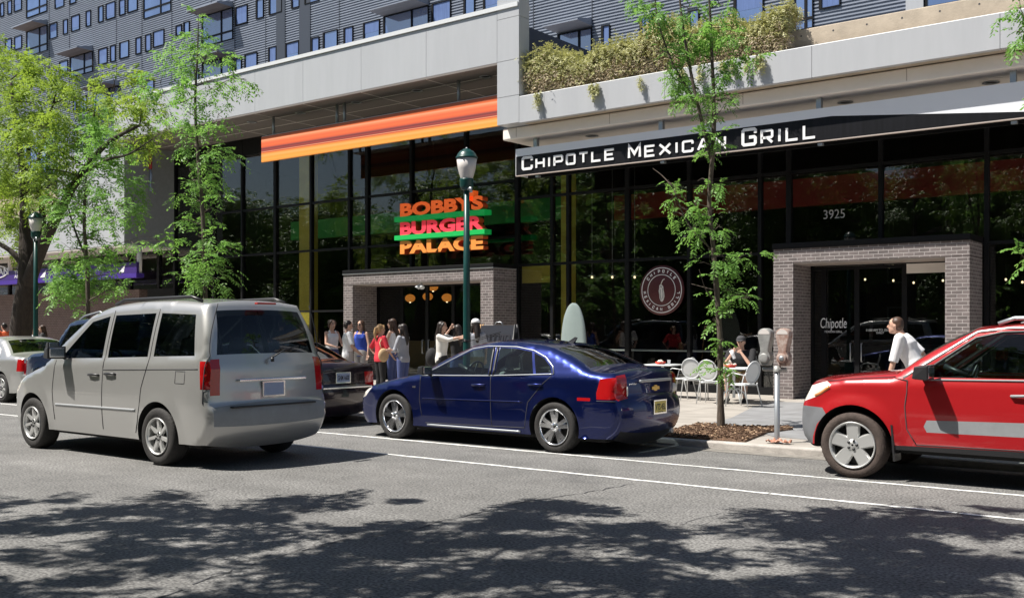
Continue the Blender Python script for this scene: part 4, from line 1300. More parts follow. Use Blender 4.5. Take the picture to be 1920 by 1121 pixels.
        MB().box(x0, x1, -sp['wm'] + .16, sp['wm'] - .16, sp['sill'] - .05, sp['sill'] + .10).build('underbody', 'matte_black', s.t)
        for ax in (sp['fo'], sp['fo'] + sp['wb']):
            for side in (1, -1):
                make_wheel(s.t, s.lx(ax), side * sp['yw'], sp['r'], side, sp['rim'], sp['rim_m'], sp.get('tyre', 'rubber'), sp.get('R'))
    def line(s, pts, rad, m, nm, both=True, lift=0.0, closed=False, parent=None):
        if closed: pts = list(pts) + [pts[0]]
        f = []
        for p, q in zip(pts[:-1], pts[1:]):
            n = max(1, int(math.hypot(q[0] - p[0], q[1] - p[1]) / .06)); f += [(p[0] + (q[0] - p[0]) * i / n, p[1] + (q[1] - p[1]) * i / n) for i in range(n)]
        f.append(pts[-1])
        W = s.W(f)
        r = []
        for side in ((1, -1) if both else (1,)):
            r.append(MB().tube([(s.lx(p[0]), side * (w_ + lift), p[1]) for p, w_ in zip(f, W)], rad, 6).build(nm, m, parent or s.t))
        return r
    def seats(s, front, rear, m, zb=.42, top=1.12, rows_y=(.36, -.36), dash=None, wheel_z=None):
        for xf in front:
            for y in rows_y:
                mb = MB()
                x = s.lx(xf)
                mb.hexa([(x - .25, y - .24, zb), (x + .27, y - .24, zb + .02), (x + .27, y + .24, zb + .02), (x - .25, y + .24, zb)], [(x - .25, y - .23, zb + .14), (x + .27, y - .23, zb + .2), (x + .27, y + .23, zb + .2), (x - .25, y + .23, zb + .14)])
                mb.hexa([(x - .34, y - .23, zb + .1), (x - .17, y - .23, zb + .1), (x - .17, y + .23, zb + .1), (x - .34, y + .23, zb + .1)], [(x - .50, y - .19, top - .12), (x - .40, y - .19, top - .12), (x - .40, y + .19, top - .12), (x - .50, y + .19, top - .12)])
                st = mb.build('seat', m, s.t, bevel=.04)
                MB().hexa([(x - .53, y - .13, top - .08), (x - .43, y - .13, top - .08), (x - .43, y + .13, top - .08), (x - .53, y + .13, top - .08)], [(x - .55, y - .11, top + .1), (x - .46, y - .11, top + .1), (x - .46, y + .11, top + .1), (x - .55, y + .11, top + .1)]).build('headrest', m, st, bevel=.035)
        for xf in rear:
            x = s.lx(xf); yw = s.sp['wm'] - .24
            MB().hexa([(x - .2, -yw, zb), (x + .3, -yw, zb), (x + .3, yw, zb), (x - .2, yw, zb)], [(x - .2, -yw, zb + .16), (x + .3, -yw, zb + .2), (x + .3, yw, zb + .2), (x - .2, yw, zb + .16)]).hexa(
                [(x - .32, -yw, zb + .1), (x - .14, -yw, zb + .1), (x - .14, yw, zb + .1), (x - .32, yw, zb + .1)], [(x - .52, -yw + .1, top - .14), (x - .40, -yw + .1, top - .14), (x - .40, yw - .1, top - .14), (x - .52, yw - .1, top - .14)]).build('rear_seat', m, s.t, bevel=.04)
        if dash:
            x = s.lx(dash); yw = s.sp['wm'] - .22; zt_ = wheel_z
            MB().hexa([(x - .22, -yw, zt_ - .4), (x + .4, -yw, zt_ - .4), (x + .4, yw, zt_ - .4), (x - .22, yw, zt_ - .4)], [(x - .12, -yw, zt_ - .02), (x + .42, -yw, zt_ - .06), (x + .42, yw, zt_ - .06), (x - .12, yw, zt_ - .02)]).build('dashboard', 'black_plastic', s.t, bevel=.05)
            mtx = Matrix.Translation((x - .30, .36, zt_ + .0)) @ Matrix.Rotation(math.radians(68), 4, 'Y')
            ring = [mtx @ Vector((.185 * math.cos(a), .185 * math.sin(a), 0)) for a in [2 * math.pi * i / 24 for i in range(25)]]
            MB().tube(ring, .015, 8).tube([mtx @ Vector((-.18, 0, 0)), mtx @ Vector((.18, 0, 0))], .014, 6).tube([mtx @ Vector((0, 0, 0)), mtx @ Vector((0, 0, .3))], .03, 6).build('steering_wheel', 'black_plastic', s.t)
    def mirror(s, xf, z, m, side=1, size=1.0, glass='chrome'):
        b = s.pt(xf, z, side)
        mb = MB().tube([b, b + Vector((-.01, side * .09, .04))], .028, 8)
        c = b + Vector((-.02, side * .175, .075))
        a_, b_, c_ = .075 * size, .105 * size, .068 * size
        mb.hexa([c + Vector((-a_, -b_, -c_)), c + Vector((a_ * .8, -b_ * .8, -c_ * .8)), c + Vector((a_ * .8, b_ * .8, -c_ * .8)), c + Vector((-a_, b_, -c_))], [c + Vector((-a_, -b_, c_)), c + Vector((a_ * .6, -b_ * .8, c_ * .8)), c + Vector((a_ * .6, b_ * .7, c_ * .7)), c + Vector((-a_, b_, c_ * .9))])
        o = mb.build('mirror', m, s.t, bevel=.035 * size)
        MB().box(c.x - .083 * size, c.x - .070 * size, c.y - .085 * size, c.y + .085 * size, c.z - .05 * size, c.z + .05 * size).build('mirror_glass', glass, o, bevel=.01)
    def handle(s, xf, z, m, parent=None, wd=.1):
        for side in (1, -1):
            a, b = s.pt(xf - wd, z, side, .022), s.pt(xf + wd, z + .004, side, .022)
            MB().tube([s.pt(xf - wd - .012, z, side, -.01), a, (a + b) / 2 + Vector((0, side * .008, .004)), b, s.pt(xf + wd + .012, z, side, -.01)], .015, 8).build('door_handle', m, s.t)
    def rear_at(s, z, yfrac=0.0):
        """local x of the rear face at a height"""
        best = None
        j = min(range(len(s.sv)), key=lambda k: abs(s.sv[k] - yfrac))
        for i in range(len(s.rows) // 2, len(s.rows)):
            if s.rows[i][4] == 'rear' or s.rows[i][2] == 'rear':
                p = s.grid[i][j]
                if best is None or abs(p[2] - z) < abs(best[2] - z): best = p
        return best[0]
    def plate(s, z, m, txt, sub, h=.155, y=0.0):
        x = s.rear_at(z) - .012
        p = MB().box(x - .006, x + .01, y - .152, y + .152, z - h / 2, z + h / 2).build('number_plate', m, s.t, bevel=.01)
        MB().box(x - .004, x + .012, y - .168, y + .168, z - h / 2 - .014, z + h / 2 + .014).build('plate_frame', 'chrome', p)
        if not txt: return x
        o = text_mesh('plate_text', txt, y + .13, y - .13, z - .042, z + .042, x - .0065, 'ink', None, .001, bold=.02, normal='x'); o.parent = p
        if sub:
            o = text_mesh('plate_text', sub, y + .07, y - .07, z - .07, z - .053, x - .0065, 'ink', None, .001, normal='x'); o.parent = p
        return x

# ---------------------------------------------------------------- blue sedan
def blue_sedan():
    R_ = dict(
        L=4.87, fo=.95, wb=2.87, r=.335, ra=.392, R=.235, wm=.885, yw=.872, lf=1.0, tf=.17, lr=.95, tr=.10, belt=(.905, .028), zm=.60, zr=1.45, tumble=.25,
        barrel=.035, crease=.006, flare=.016, sill=.215, edge=.055, edge_hood=.10, rim='twin5', rim_m='chrome', paint='blue_paint',
        bulge=dict(front=.17, hood=.045, windshield=.085, roof=.035, rear_window=.075, trunk=.03, rear=.12),
        sections=[('front', [(.24, .20), (.17, .30), (.155, .45), (.185, .58), (.25, .675)]),
                  ('hood', [(.25, .675), (.45, .765), (.8, .855), (1.15, .915), (1.42, .955)]),
                  ('windshield', [(1.42, .955), (1.80, 1.165), (2.25, 1.365)]),
                  ('roof', [(2.25, 1.365), (2.6, 1.425), (3.0, 1.432), (3.4, 1.395), (3.62, 1.355)]),
                  ('rear_window', [(3.62, 1.355), (3.95, 1.235), (4.30, 1.075)]),
                  ('trunk', [(4.30, 1.075), (4.45, 1.050), (4.66, 1.045)]),
                  ('rear', [(4.66, 1.045), (4.70, .98), (4.705, .86), (4.705, .74), (4.75, .67), (4.77, .55), (4.76, .42), (4.70, .29), (4.62, .22)])],
        zones=[('windshield', .05, .97, 0, .93, 'windshield', 'car_glass'), ('rear_window', .06, .93, 0, .93, 'rear_window', 'back_glass'),
               ('front', .60, .95, .50, .97, 'headlight', 'clear_lens'), ('front', .62, .95, 0, .42, 'grille', 'black_plastic'), ('front', .12, .4, 0, .6, 'lower_grille', 'black_plastic'),
               ('rear', .08, .40, .74, 1.0, 'tail_light', 'red_lens'), ('rear', .84, 1.0, 0, .97, 'lower_valance', 'black_plastic')],
        regions=[('front_window', [(1.56, .962), (2.30, 1.315), (2.55, 1.352), (2.64, 1.354), (2.70, .985)], 'car_glass'),
                 ('rear_door_window', [(2.82, .99), (2.765, 1.354), (3.05, 1.345), (3.33, 1.305), (3.46, 1.015)], 'car_glass'),
                 ('quarter_glass', [(3.50, 1.02), (3.375, 1.292), (3.56, 1.225), (3.70, 1.12), (3.75, 1.035)], 'car_glass'),
                 ('tail_light', [(4.50, .98), (4.72, 1.0), (4.72, .72), (4.46, .72), (4.455, .80)], 'red_lens'),
                 ('headlight', [(.13, .55), (.24, .69), (.46, .745), (.30, .60)], 'clear_lens'),
                 ('side_marker', [(4.18, .735), (4.18, .695), (4.37, .695), (4.37, .735)], 'red_lens'),
                 ('front_door', [(1.50, .36), (1.46, .60), (1.47, .93), (2.33, 1.345), (2.70, 1.375), (2.76, .97), (2.78, .30), (1.56, .27)], 'blue_paint'),
                 ('rear_door', [(2.785, .97), (2.725, 1.375), (3.05, 1.368), (3.36, 1.32), (3.60, 1.22), (3.79, 1.08), (3.80, .99), (3.62, .88), (3.40, .64), (3.34, .30), (2.80, .30)], 'blue_paint')])
    c = Car('blue_sedan', 'glossy dark blue sedan with chrome wheels parked behind the dark maroon sedan', -10.52, 10.87, R_)
    c.shell()
    fw = R_['regions']
    dlo = [(1.50, .945), (2.28, 1.33), (2.55, 1.372), (3.05, 1.366), (3.36, 1.32), (3.59, 1.235), (3.745, 1.12), (3.79, 1.025)]
    c.line(dlo, .010, 'steel', 'window_trim'); c.line([(1.50, .945), (2.7, .972), (3.79, 1.022)], .009, 'steel', 'window_trim')
    c.line([(2.66, 1.36), (2.735, .98)], .022, 'black_plastic', 'pillar_trim'); c.line([(2.735, 1.36), (2.795, .985)], .022, 'black_plastic', 'pillar_trim')
    c.line([(1.50, .36), (1.46, .60), (1.47, .93)], .0045, 'joint', 'door_seam'); c.line([(2.76, .965), (2.78, .30)], .0045, 'joint', 'door_seam')
    c.line([(3.77, 1.0), (3.62, .88), (3.40, .64), (3.34, .30)], .0045, 'joint', 'door_seam'); c.line([(1.56, .27), (3.34, .30)], .0045, 'joint', 'door_seam')
    c.line([(1.60, .245), (3.27, .245)], .014, 'steel', 'sill_strip', lift=.004)
    c.line([(1.52, .62), (3.3, .645)], .006, 'blue_paint', 'side_moulding', lift=.004)
    c.line([(4.46, .70), (4.58, .70), (4.72, .70)], .005, 'joint', 'bumper_seam')
    c.handle(2.55, .84, 'blue_paint'); c.handle(3.52, .875, 'blue_paint')
    c.mirror(1.66, .955, 'black_plastic', 1); c.mirror(1.66, .955, 'black_plastic', -1)
    c.seats([2.25], [3.45], 'grey_trim', zb=.38, top=1.14, dash=1.75, wheel_z=.97)
    x = c.plate(.60, 'plate_yellow', 'VTS 45L', 'Garden State')
    xr = c.rear_at(.84)
    em = MB().prism([(-.10, .822), (-.04, .822), (-.03, .805), (.03, .805), (.04, .822), (.10, .822), (.09, .862), (.04, .862), (.03, .88), (-.03, .88), (-.04, .862), (-.09, .862)], 'x', xr - .014, xr - .002)
    em.build('emblem', mat('gold', (.75, .5, .15), .3, metal=.8), c.t)
    o = text_mesh('badge', 'MALIBU', .60, .42, .90, .918, c.rear_at(.9, .55) - .006, 'chrome', None, .001, bold=.02, normal='x'); o.parent = c.t
    MB().box(xr - .03, xr + .01, -.4, .4, .925, .96).build('trunk_trim', 'steel', c.t, bevel=.012)
    for sgn in (-1, 1):
        MB().lathe([(.065, 0), (.06, .012), (.001, .016)], 20, Matrix.Translation((c.rear_at(.80, sgn * .78) + .004, sgn * .60, .82)) @ Matrix.Rotation(-math.pi / 2, 4, 'Y') @ Matrix.Rotation(sgn * .5, 4, 'X')).build('reversing_lamp', 'clear_lens', c.t)
    MB().hexa([(c.lx(3.52), -.03, 1.385), (c.lx(3.40), -.012, 1.405), (c.lx(3.40), .012, 1.405), (c.lx(3.52), .03, 1.385)], [(c.lx(3.60), -.006, 1.49), (c.lx(3.56), -.004, 1.50), (c.lx(3.56), .004, 1.50), (c.lx(3.60), .006, 1.49)]).build('aerial', 'black_plastic', c.t)
    ex = MB().tube([(c.lx(4.55), -.5, .25), (c.lx(4.80), -.5, .25)], .035, 12).build('exhaust', 'steel', c.t)
    MB().box(-.02 + c.lx(1.36), c.lx(1.36) + .04, c.W([(1.36, .78)])[0] + .0, c.W([(1.36, .78)])[0] + .006, .765, .79).build('badge', 'chrome', c.t)
    return c

# ---------------------------------------------------------------- red off-road car
def red_suv():
    R_ = dict(
        L=4.25, fo=.76, wb=2.49, r=.358, ra=.435, R=.252, wm=.862, yw=.862, lf=.85, tf=.17, lr=.7, tr=.08, belt=(1.045, .018), zm=.70, zr=1.66, tumble=.20,
        barrel=.03, crease=.006, flare=.03, fw=.13, sill=.34, edge=.06, edge_hood=.075, rim='wide5', rim_m='silver_rim', paint='red_paint', tyre='rubber_dusty',
        bulge=dict(front=.13, hood=.04, windshield=.08, roof=.03, rear_window=.05, trunk=.02, rear=.07),
        sections=[('front', [(.25, .34), (.17, .42), (.145, .55), (.155, .74), (.19, .83), (.27, .98)]),
                  ('hood', [(.27, .98), (.52, 1.055), (.85, 1.095), (1.20, 1.125)]),
                  ('windshield', [(1.20, 1.125), (1.55, 1.365), (1.95, 1.585)]),
                  ('roof', [(1.95, 1.585), (2.3, 1.64), (2.9, 1.66), (3.5, 1.645), (3.8, 1.61)]),
                  ('rear_window', [(3.8, 1.61), (3.98, 1.40), (4.10, 1.12)]),
                  ('trunk', [(4.10, 1.12), (4.14, 1.0)]),
                  ('rear', [(4.14, 1.0), (4.16, .75), (4.19, .66), (4.19, .5), (4.08, .34)])],
        zones=[('windshield', .05, .96, 0, .93, 'windshield', 'car_glass'), ('rear_window', .1, .9, 0, .9, 'rear_window', 'dark_car_glass'),
               ('front', .0, .60, 0, 1.0, 'front_bumper', 'bumper_grey'), ('front', .66, .98, 0, .45, 'grille', 'black_plastic'), ('front', .64, .98, .55, 1.0, 'headlight', 'clear_lens')],
        regions=[('front_window', [(1.43, 1.105), (1.98, 1.500), (2.22, 1.555), (2.50, 1.560), (2.52, 1.115)], 'car_glass'),
                 ('rear_door_window', [(2.66, 1.12), (2.62, 1.56), (3.1, 1.56), (3.36, 1.53), (3.42, 1.14)], 'dark_car_glass'),
                 ('quarter_glass', [(3.50, 1.15), (3.45, 1.52), (3.70, 1.50), (3.88, 1.18)], 'dark_car_glass'),
                 ('headlight', [(.15, .79), (.25, .985), (.46, 1.035), (.52, .995), (.34, .86)], 'clear_lens'),
                 ('front_bumper', [(.0, .30), (.0, .74), (.18, .755), (.42, .745), (.47, .68), (.36, .56), (.31, .42), (.30, .30)], 'bumper_grey'),
                 ('door_moulding', [(1.50, .60), (1.53, .665), (2.62, .690), (2.62, .545), (1.53, .54)], 'grey_plastic'),
                 ('door_moulding', [(2.66, .69), (3.0, .70), (3.0, .55), (2.66, .545)], 'grey_plastic'),
                 ('sill_cladding', [(1.20, .33), (1.20, .385), (2.8, .405), (2.8, .33)], 'black_plastic'),
                 ('front_door', [(1.33, .56), (1.31, .80), (1.33, 1.09), (1.97, 1.545), (2.60, 1.60), (2.62, 1.10), (2.66, .40), (1.42, .40)], 'red_paint'),
                 ('rear_door', [(2.665, 1.10), (2.625, 1.60), (3.35, 1.58), (3.45, 1.10), (3.3, .92), (3.0, .75), (2.85, .42), (2.69, .40)], 'red_paint')])
    c = Car('red_suv', 'bright red off-road car with grey bumper and door strips at the right edge', -3.80, 10.98, R_, 'car')
    c.shell()
    c.line([(1.40, 1.095), (1.97, 1.515), (2.22, 1.573), (2.58, 1.585)], .016, 'black_plastic', 'window_trim')
    c.line([(1.52, 1.083), (2.60, 1.10)], .010, 'grey_plastic', 'window_trim')
    c.line([(1.28, 1.09), (1.98, 1.575), (2.3, 1.615), (3.3, 1.62)], .020, 'silver_rim', 'roof_trim', lift=-.012)
    c.line([(2.565, 1.57), (2.60, 1.105)], .045, 'black_plastic', 'pillar_trim', lift=-.03)
    c.line([(1.38, 1.095), (1.50, 1.10), (1.50, 1.13)], .03, 'black_plastic', 'mirror_base', lift=-.025)
    c.line([(1.20, 1.09), (1.33, 1.07), (1.33, .95), (1.31, .80), (1.33, .56), (1.42, .41)], .006, 'joint', 'door_seam')
    c.line([(2.62, 1.09), (2.66, .41)], .006, 'joint', 'door_seam'); c.line([(1.42, .405), (2.66, .415)], .005, 'joint', 'door_seam')
    c.line([(.46, 1.04), (.8, 1.075), (1.2, 1.105)], .005, 'joint', 'bonnet_seam')
    c.line([(.33, .87), (.40, .905), (.50, .975)], .018, 'amber_lens', 'indicator', lift=-.006)
    c.handle(2.46, .945, 'grey_plastic', wd=.12)
    c.mirror(1.50, 1.09, 'black_plastic', 1, 1.2); c.mirror(1.50, 1.09, 'black_plastic', -1, 1.2)
    c.seats([2.35], [3.2], 'grey_trim', zb=.6, top=1.3, dash=1.55, wheel_z=1.10)
    MB().ell((c.lx(1.84), 0, 1.42), (.02, .12, .035)).build('rear_view_mirror', 'black_plastic', c.t)
    for ax, sgn in ((.76 + .44, 1),):
        for side in (1, -1):
            w_ = c.W([(ax, .45)])[0]
            MB().hexa([(c.lx(ax + .02), side * (w_ - .2), .22), (c.lx(ax), side * (w_ - .2), .22), (c.lx(ax), side * (w_ + .01), .22), (c.lx(ax + .02), side * (w_ + .01), .22)],
                      [(c.lx(ax - .01), side * (w_ - .2), .6), (c.lx(ax - .03), side * (w_ - .2), .6), (c.lx(ax - .03), side * (w_ + .005), .6), (c.lx(ax - .01), side * (w_ + .005), .6)]).build('mud_flap', 'black_plastic', c.t)
    for side in (1, -1):
        MB().tube([(c.lx(2.15), side * .55, 1.66), (c.lx(2.3), side * .55, 1.715), (c.lx(3.3), side * .55, 1.725), (c.lx(3.45), side * .55, 1.68)], .022, 8).build('roof_rail', 'steel', c.t)
    return c

# ---------------------------------------------------------------- silver van in the road
def silver_van():
    R_ = dict(
        L=4.75, fo=.86, wb=2.90, r=.345, ra=.41, R=.22, wm=.93, yw=.92, lf=1.0, tf=.2, lr=.5, tr=.06, belt=(1.13, .03), zm=.75, zr=1.95, tumble=.19,
        barrel=.03, crease=.006, flare=.015, sill=.28, edge=.07, edge_hood=.1, rim='seven', rim_m='silver_rim', paint='silver_paint',
        bulge=dict(front=.17, hood=.05, windshield=.1, roof=.04, rear_window=.06, trunk=.03, rear=.08),
        sections=[('front', [(.26, .26), (.17, .4), (.16, .58), (.20, .74), (.30, .86)]),
                  ('hood', [(.30, .86), (.55, .98), (.85, 1.07), (1.10, 1.13)]),
                  ('windshield', [(1.10, 1.13), (1.5, 1.46), (1.98, 1.78)]),
                  ('roof', [(1.98, 1.78), (2.4, 1.89), (3.0, 1.945), (3.8, 1.945), (4.40, 1.90)]),
                  ('rear_window', [(4.40, 1.90), (4.53, 1.6), (4.61, 1.26)]),
                  ('trunk', [(4.61, 1.26), (4.64, 1.15)]),
                  ('rear', [(4.64, 1.15), (4.65, .85), (4.66, .74), (4.70, .68), (4.70, .50), (4.64, .36), (4.55, .28)])],
        zones=[('windshield', .05, .97, 0, .93, 'windshield', 'dark_car_glass'), ('rear_window', .12, .92, 0, .9, 'rear_window', 'dark_car_glass'),
               ('front', .6, .95, .5, .97, 'headlight', 'clear_lens'), ('front', .55, .9, 0, .4, 'grille', 'black_plastic'),
               ('trunk', 0, 1, .86, 1, 'tail_light', 'red_lens'), ('rear', 0, .30, .86, 1, 'tail_light', 'red_lens'), ('rear', .48, .74, 0, 1, 'rear_bumper', 'grey_plastic')],
        regions=[('front_window', [(1.52, 1.225), (2.10, 1.70), (2.48, 1.77), (2.50, 1.245)], 'dark_car_glass'),
                 ('sliding_door_window', [(2.62, 1.25), (2.60, 1.78), (3.46, 1.80), (3.48, 1.275)], 'dark_car_glass'),
                 ('quarter_glass', [(3.60, 1.28), (3.58, 1.80), (4.26, 1.775), (4.40, 1.30)], 'dark_car_glass'),
                 ('tail_light', [(4.52, 1.24), (4.70, 1.24), (4.70, .92), (4.56, .92)], 'red_lens'),
                 ('headlight', [(.15, .66), (.30, .875), (.58, .985), (.42, .80)], 'clear_lens'),
                 ('front_door', [(1.42, .42), (1.38, .8), (1.42, 1.20), (2.05, 1.74), (2.54, 1.82), (2.56, 1.2), (2.56, .36), (1.46, .36)], 'silver_paint'),
                 ('sliding_door', [(2.58, .36), (2.58, 1.2), (2.56, 1.82), (3.52, 1.85), (3.53, 1.2), (3.42, .9), (3.36, .5), (3.3, .36)], 'silver_paint')])
    c = Car('silver_van', 'silver grey passenger van driving along the near lane in front of the parked cars', -13.55, 7.02, R_, 'van')
    c.shell()
    c.line([(1.42, .42), (1.38, .8), (1.42, 1.20)], .006, 'joint', 'door_seam'); c.line([(2.56, 1.84), (2.57, 1.2), (2.57, .36)], .006, 'joint', 'door_seam')
    c.line([(3.52, 1.85), (3.53, 1.2), (3.42, .9), (3.36, .5), (3.3, .36)], .006, 'joint', 'door_seam'); c.line([(2.58, 1.10), (4.5, 1.15)], .006, 'joint', 'door_rail')
    c.line([(1.46, .62), (3.3, .63)], .02, 'grey_plastic', 'side_moulding', lift=-.008)
    c.handle(2.38, 1.03, 'black_plastic'); c.handle(2.75, 1.05, 'black_plastic')
    c.mirror(1.62, 1.23, 'black_plastic', 1, 1.2); c.mirror(1.62, 1.23, 'black_plastic', -1, 1.2)
    c.seats([2.2, 3.1], [4.0], 'grey_trim', zb=.55, top=1.40, dash=1.5, wheel_z=1.16)
    c.plate(.90, 'plate_blue', None, None)
    xr = c.rear_at(1.0)
    MB().box(xr - .035, xr + .01, -.5, .5, 1.0, 1.03).build('tailgate_trim', 'chrome', c.t, bevel=.01)
    wx = c.rear_at(1.16) - .02
    MB().tube([(wx - .02, .02, 1.22), (wx - .015, .02, 1.27)], .02, 8).tube([(wx - .01, .02, 1.27), (wx + .02, -.20, 1.36), (wx + .03, -.42, 1.40)], .009, 6).build('rear_wiper', 'black_plastic', c.t)
    MB().box(c.rear_at(.68) - .012, c.rear_at(.68) + .05, -.62, .62, .700, .722).build('bumper_step', 'black_plastic', c.t, bevel=.006)
    MB().box(c.rear_at(1.0) + .10, c.rear_at(1.0) + .16, -.14, .14, 1.90, 1.925).build('brake_light', 'red_lens', c.t, bevel=.006)
    c.line([(4.585, 1.9), (4.60, 1.3), (4.60, .76)], .006, 'joint', 'tailgate_seam', lift=.001)
    c.line([(4.10, .98), (4.28, .98), (4.28, 1.12), (4.10, 1.12)], .0045, 'joint', 'fuel_flap_seam', closed=True)
    for side in (1, -1): MB().tube([(c.lx(2.4), side * .62, 1.92), (c.lx(2.6), side * .62, 1.975), (c.lx(4.0), side * .62, 1.99), (c.lx(4.2), side * .62, 1.94)], .022, 8).build('roof_rail', 'black_plastic', c.t)
    return c

# ---------------------------------------------------------------- the other parked cars
SED = dict(L=4.6, fo=.92, wb=2.70, r=.32, ra=.375, R=.215, wm=.89, yw=.875, lf=1.0, tf=.18, lr=.8, tr=.10, belt=(.90, .02), zm=.6, zr=1.43, tumble=.25,
    barrel=.035, crease=.012, flare=.015, sill=.22, edge=.05, edge_hood=.09, rim='seven', rim_m='silver_rim',
    bulge=dict(front=.14, hood=.04, windshield=.08, roof=.035, rear_window=.07, trunk=.03, rear=.10),
    sections=[('front', [(.22, .22), (.15, .34), (.14, .52), (.18, .66)]), ('hood', [(.18, .66), (.5, .80), (1.0, .89), (1.32, .93)]),
              ('windshield', [(1.32, .93), (1.7, 1.16), (2.12, 1.35)]), ('roof', [(2.12, 1.35), (2.5, 1.415), (2.9, 1.415), (3.25, 1.36)]),
              ('rear_window', [(3.25, 1.36), (3.55, 1.22), (3.85, 1.045)]), ('trunk', [(3.85, 1.045), (4.1, 1.02), (4.42, 1.0)]),
              ('rear', [(4.42, 1.0), (4.45, .88), (4.455, .66), (4.50, .61), (4.50, .45), (4.44, .30), (4.36, .23)])],
    zones=[('windshield', .05, .97, 0, .93, 'windshield', 'dark_car_glass'), ('rear_window', .06, .93, 0, .93, 'rear_window', 'dark_car_glass'),
           ('front', .6, .95, .5, .97, 'headlight', 'clear_lens'), ('rear', .10, .42, .68, 1.0, 'tail_light', 'red_lens')],
    regions=[('front_window', [(1.50, .95), (2.14, 1.29), (2.50, 1.34), (2.54, .965)], 'dark_car_glass'), ('rear_door_window', [(2.64, .97), (2.60, 1.34), (3.0, 1.31), (3.32, 1.17), (3.44, .99)], 'dark_car_glass'),
             ('tail_light', [(4.28, .955), (4.50, .965), (4.50, .70), (4.26, .70)], 'red_lens'), ('headlight', [(.12, .55), (.2, .67), (.44, .74), (.3, .6)], 'clear_lens'),
             ('front_door', [(1.44, .40), (1.40, .93), (2.10, 1.33), (2.56, 1.37), (2.59, .3), (1.5, .3)], None), ('rear_door', [(2.60, .3), (2.575, 1.37), (3.02, 1.345), (3.36, 1.2), (3.50, 1.0), (3.36, .8), (3.12, .3)], None)])
def small_sedan(name, label, fx, y, paint, txt, **kw):
    sp = dict(SED); sp['paint'] = paint
    sp['regions'] = [(a, b, c or paint) for a, b, c in sp['regions']]
    sp.update(kw)
    c = Car(name, label, fx, y, sp); c.shell()
    c.line([(1.44, .40), (1.40, .93)], .005, 'joint', 'door_seam'); c.line([(2.57, .95), (2.59, .3)], .005, 'joint', 'door_seam'); c.line([(3.5, 1.0), (3.36, .8), (3.12, .3)], .005, 'joint', 'door_seam')
    c.line([(1.42, .935), (2.12, 1.31), (2.5, 1.36), (3.0, 1.33), (3.36, 1.18), (3.49, .99)], .012, 'steel', 'window_trim')
    c.handle(2.4, .80, paint); c.handle(3.3, .82, paint)
    c.mirror(1.56, .94, paint, 1); c.mirror(1.56, .94, paint, -1)
    c.seats([2.15], [3.1], 'grey_trim', zb=.36, top=1.08, dash=1.65, wheel_z=.95)
    c.plate(.80, 'plate_blue', txt, None)
    MB().box(c.rear_at(.64) - .012, c.rear_at(.64) + .01, -.62, .62, .625, .65).build('bumper_trim', 'chrome', c.t, bevel=.006)
    return c
def blue_suv():
    R_ = dict(L=4.6, fo=.80, wb=2.54, r=.37, ra=.44, R=.22, wm=.90, yw=.89, lf=.6, tf=.08, lr=.4, tr=.05, belt=(1.16, .0), zm=.8, zr=1.90, tumble=.13,
        barrel=.02, crease=.008, flare=.02, sill=.42, edge=.05, edge_hood=.06, rim='wide5', rim_m='silver_rim', paint='navy_paint',
        bulge=dict(front=.06, hood=.03, windshield=.05, roof=.02, rear_window=.03, trunk=.02, rear=.05),
        sections=[('front', [(.14, .42), (.06, .5), (.06, .75), (.10, 1.0)]), ('hood', [(.10, 1.0), (.4, 1.08), (.9, 1.13), (1.2, 1.15)]), ('windshield', [(1.2, 1.15), (1.45, 1.45), (1.72, 1.74)]),
                  ('roof', [(1.72, 1.74), (2.0, 1.80), (2.5, 1.83), (2.75, 1.90), (3.6, 1.92), (4.35, 1.89)]), ('rear_window', [(4.35, 1.89), (4.45, 1.5), (4.48, 1.25)]), ('trunk', [(4.48, 1.25), (4.49, 1.15)]),
                  ('rear', [(4.49, 1.15), (4.50, .75), (4.56, .7), (4.56, .5), (4.48, .42)])],
        zones=[('windshield', .05, .97, 0, .93, 'windshield', 'dark_car_glass'), ('rear_window', .15, .9, 0, .85, 'rear_window', 'dark_car_glass'), ('front', .45, .9, .55, .95, 'headlight', 'clear_lens'), ('rear', .05, .35, .84, 1, 'tail_light', 'red_lens')],
        regions=[('front_window', [(1.48, 1.21), (1.80, 1.67), (2.3, 1.72), (2.32, 1.21)], 'dark_car_glass'), ('rear_door_window', [(2.42, 1.21), (2.40, 1.72), (3.2, 1.74), (3.22, 1.21)], 'dark_car_glass'),
                 ('quarter_glass', [(3.34, 1.21), (3.32, 1.76), (4.25, 1.76), (4.30, 1.21)], 'dark_car_glass')])
    c = Car('navy_suv', 'navy blue boxy off-road wagon with a roof rack, parked ahead of the dark maroon sedan', -20.9, 11.0, R_)
    c.shell()
    c.line([(1.4, .5), (1.36, 1.15)], .006, 'joint', 'door_seam'); c.line([(2.37, 1.75), (2.37, .45)], .006, 'joint', 'door_seam'); c.line([(3.27, 1.75), (3.27, 1.1), (3.1, .9)], .006, 'joint', 'door_seam')
    c.handle(2.2, 1.05, 'black_plastic'); c.handle(3.1, 1.05, 'black_plastic'); c.mirror(1.5, 1.2, 'black_plastic', 1, 1.2); c.mirror(1.5, 1.2, 'black_plastic', -1, 1.2)
    c.seats([2.2], [3.2], 'grey_trim', zb=.65, top=1.40, dash=1.55, wheel_z=1.18)
    for side in (1, -1): MB().tube([(c.lx(1.85), side * .62, 1.80), (c.lx(2.05), side * .62, 1.88), (c.lx(2.6), side * .62, 1.96), (c.lx(2.75), side * .62, 1.92)], .02, 8).build('roof_rail', 'steel', c.t)
    return c
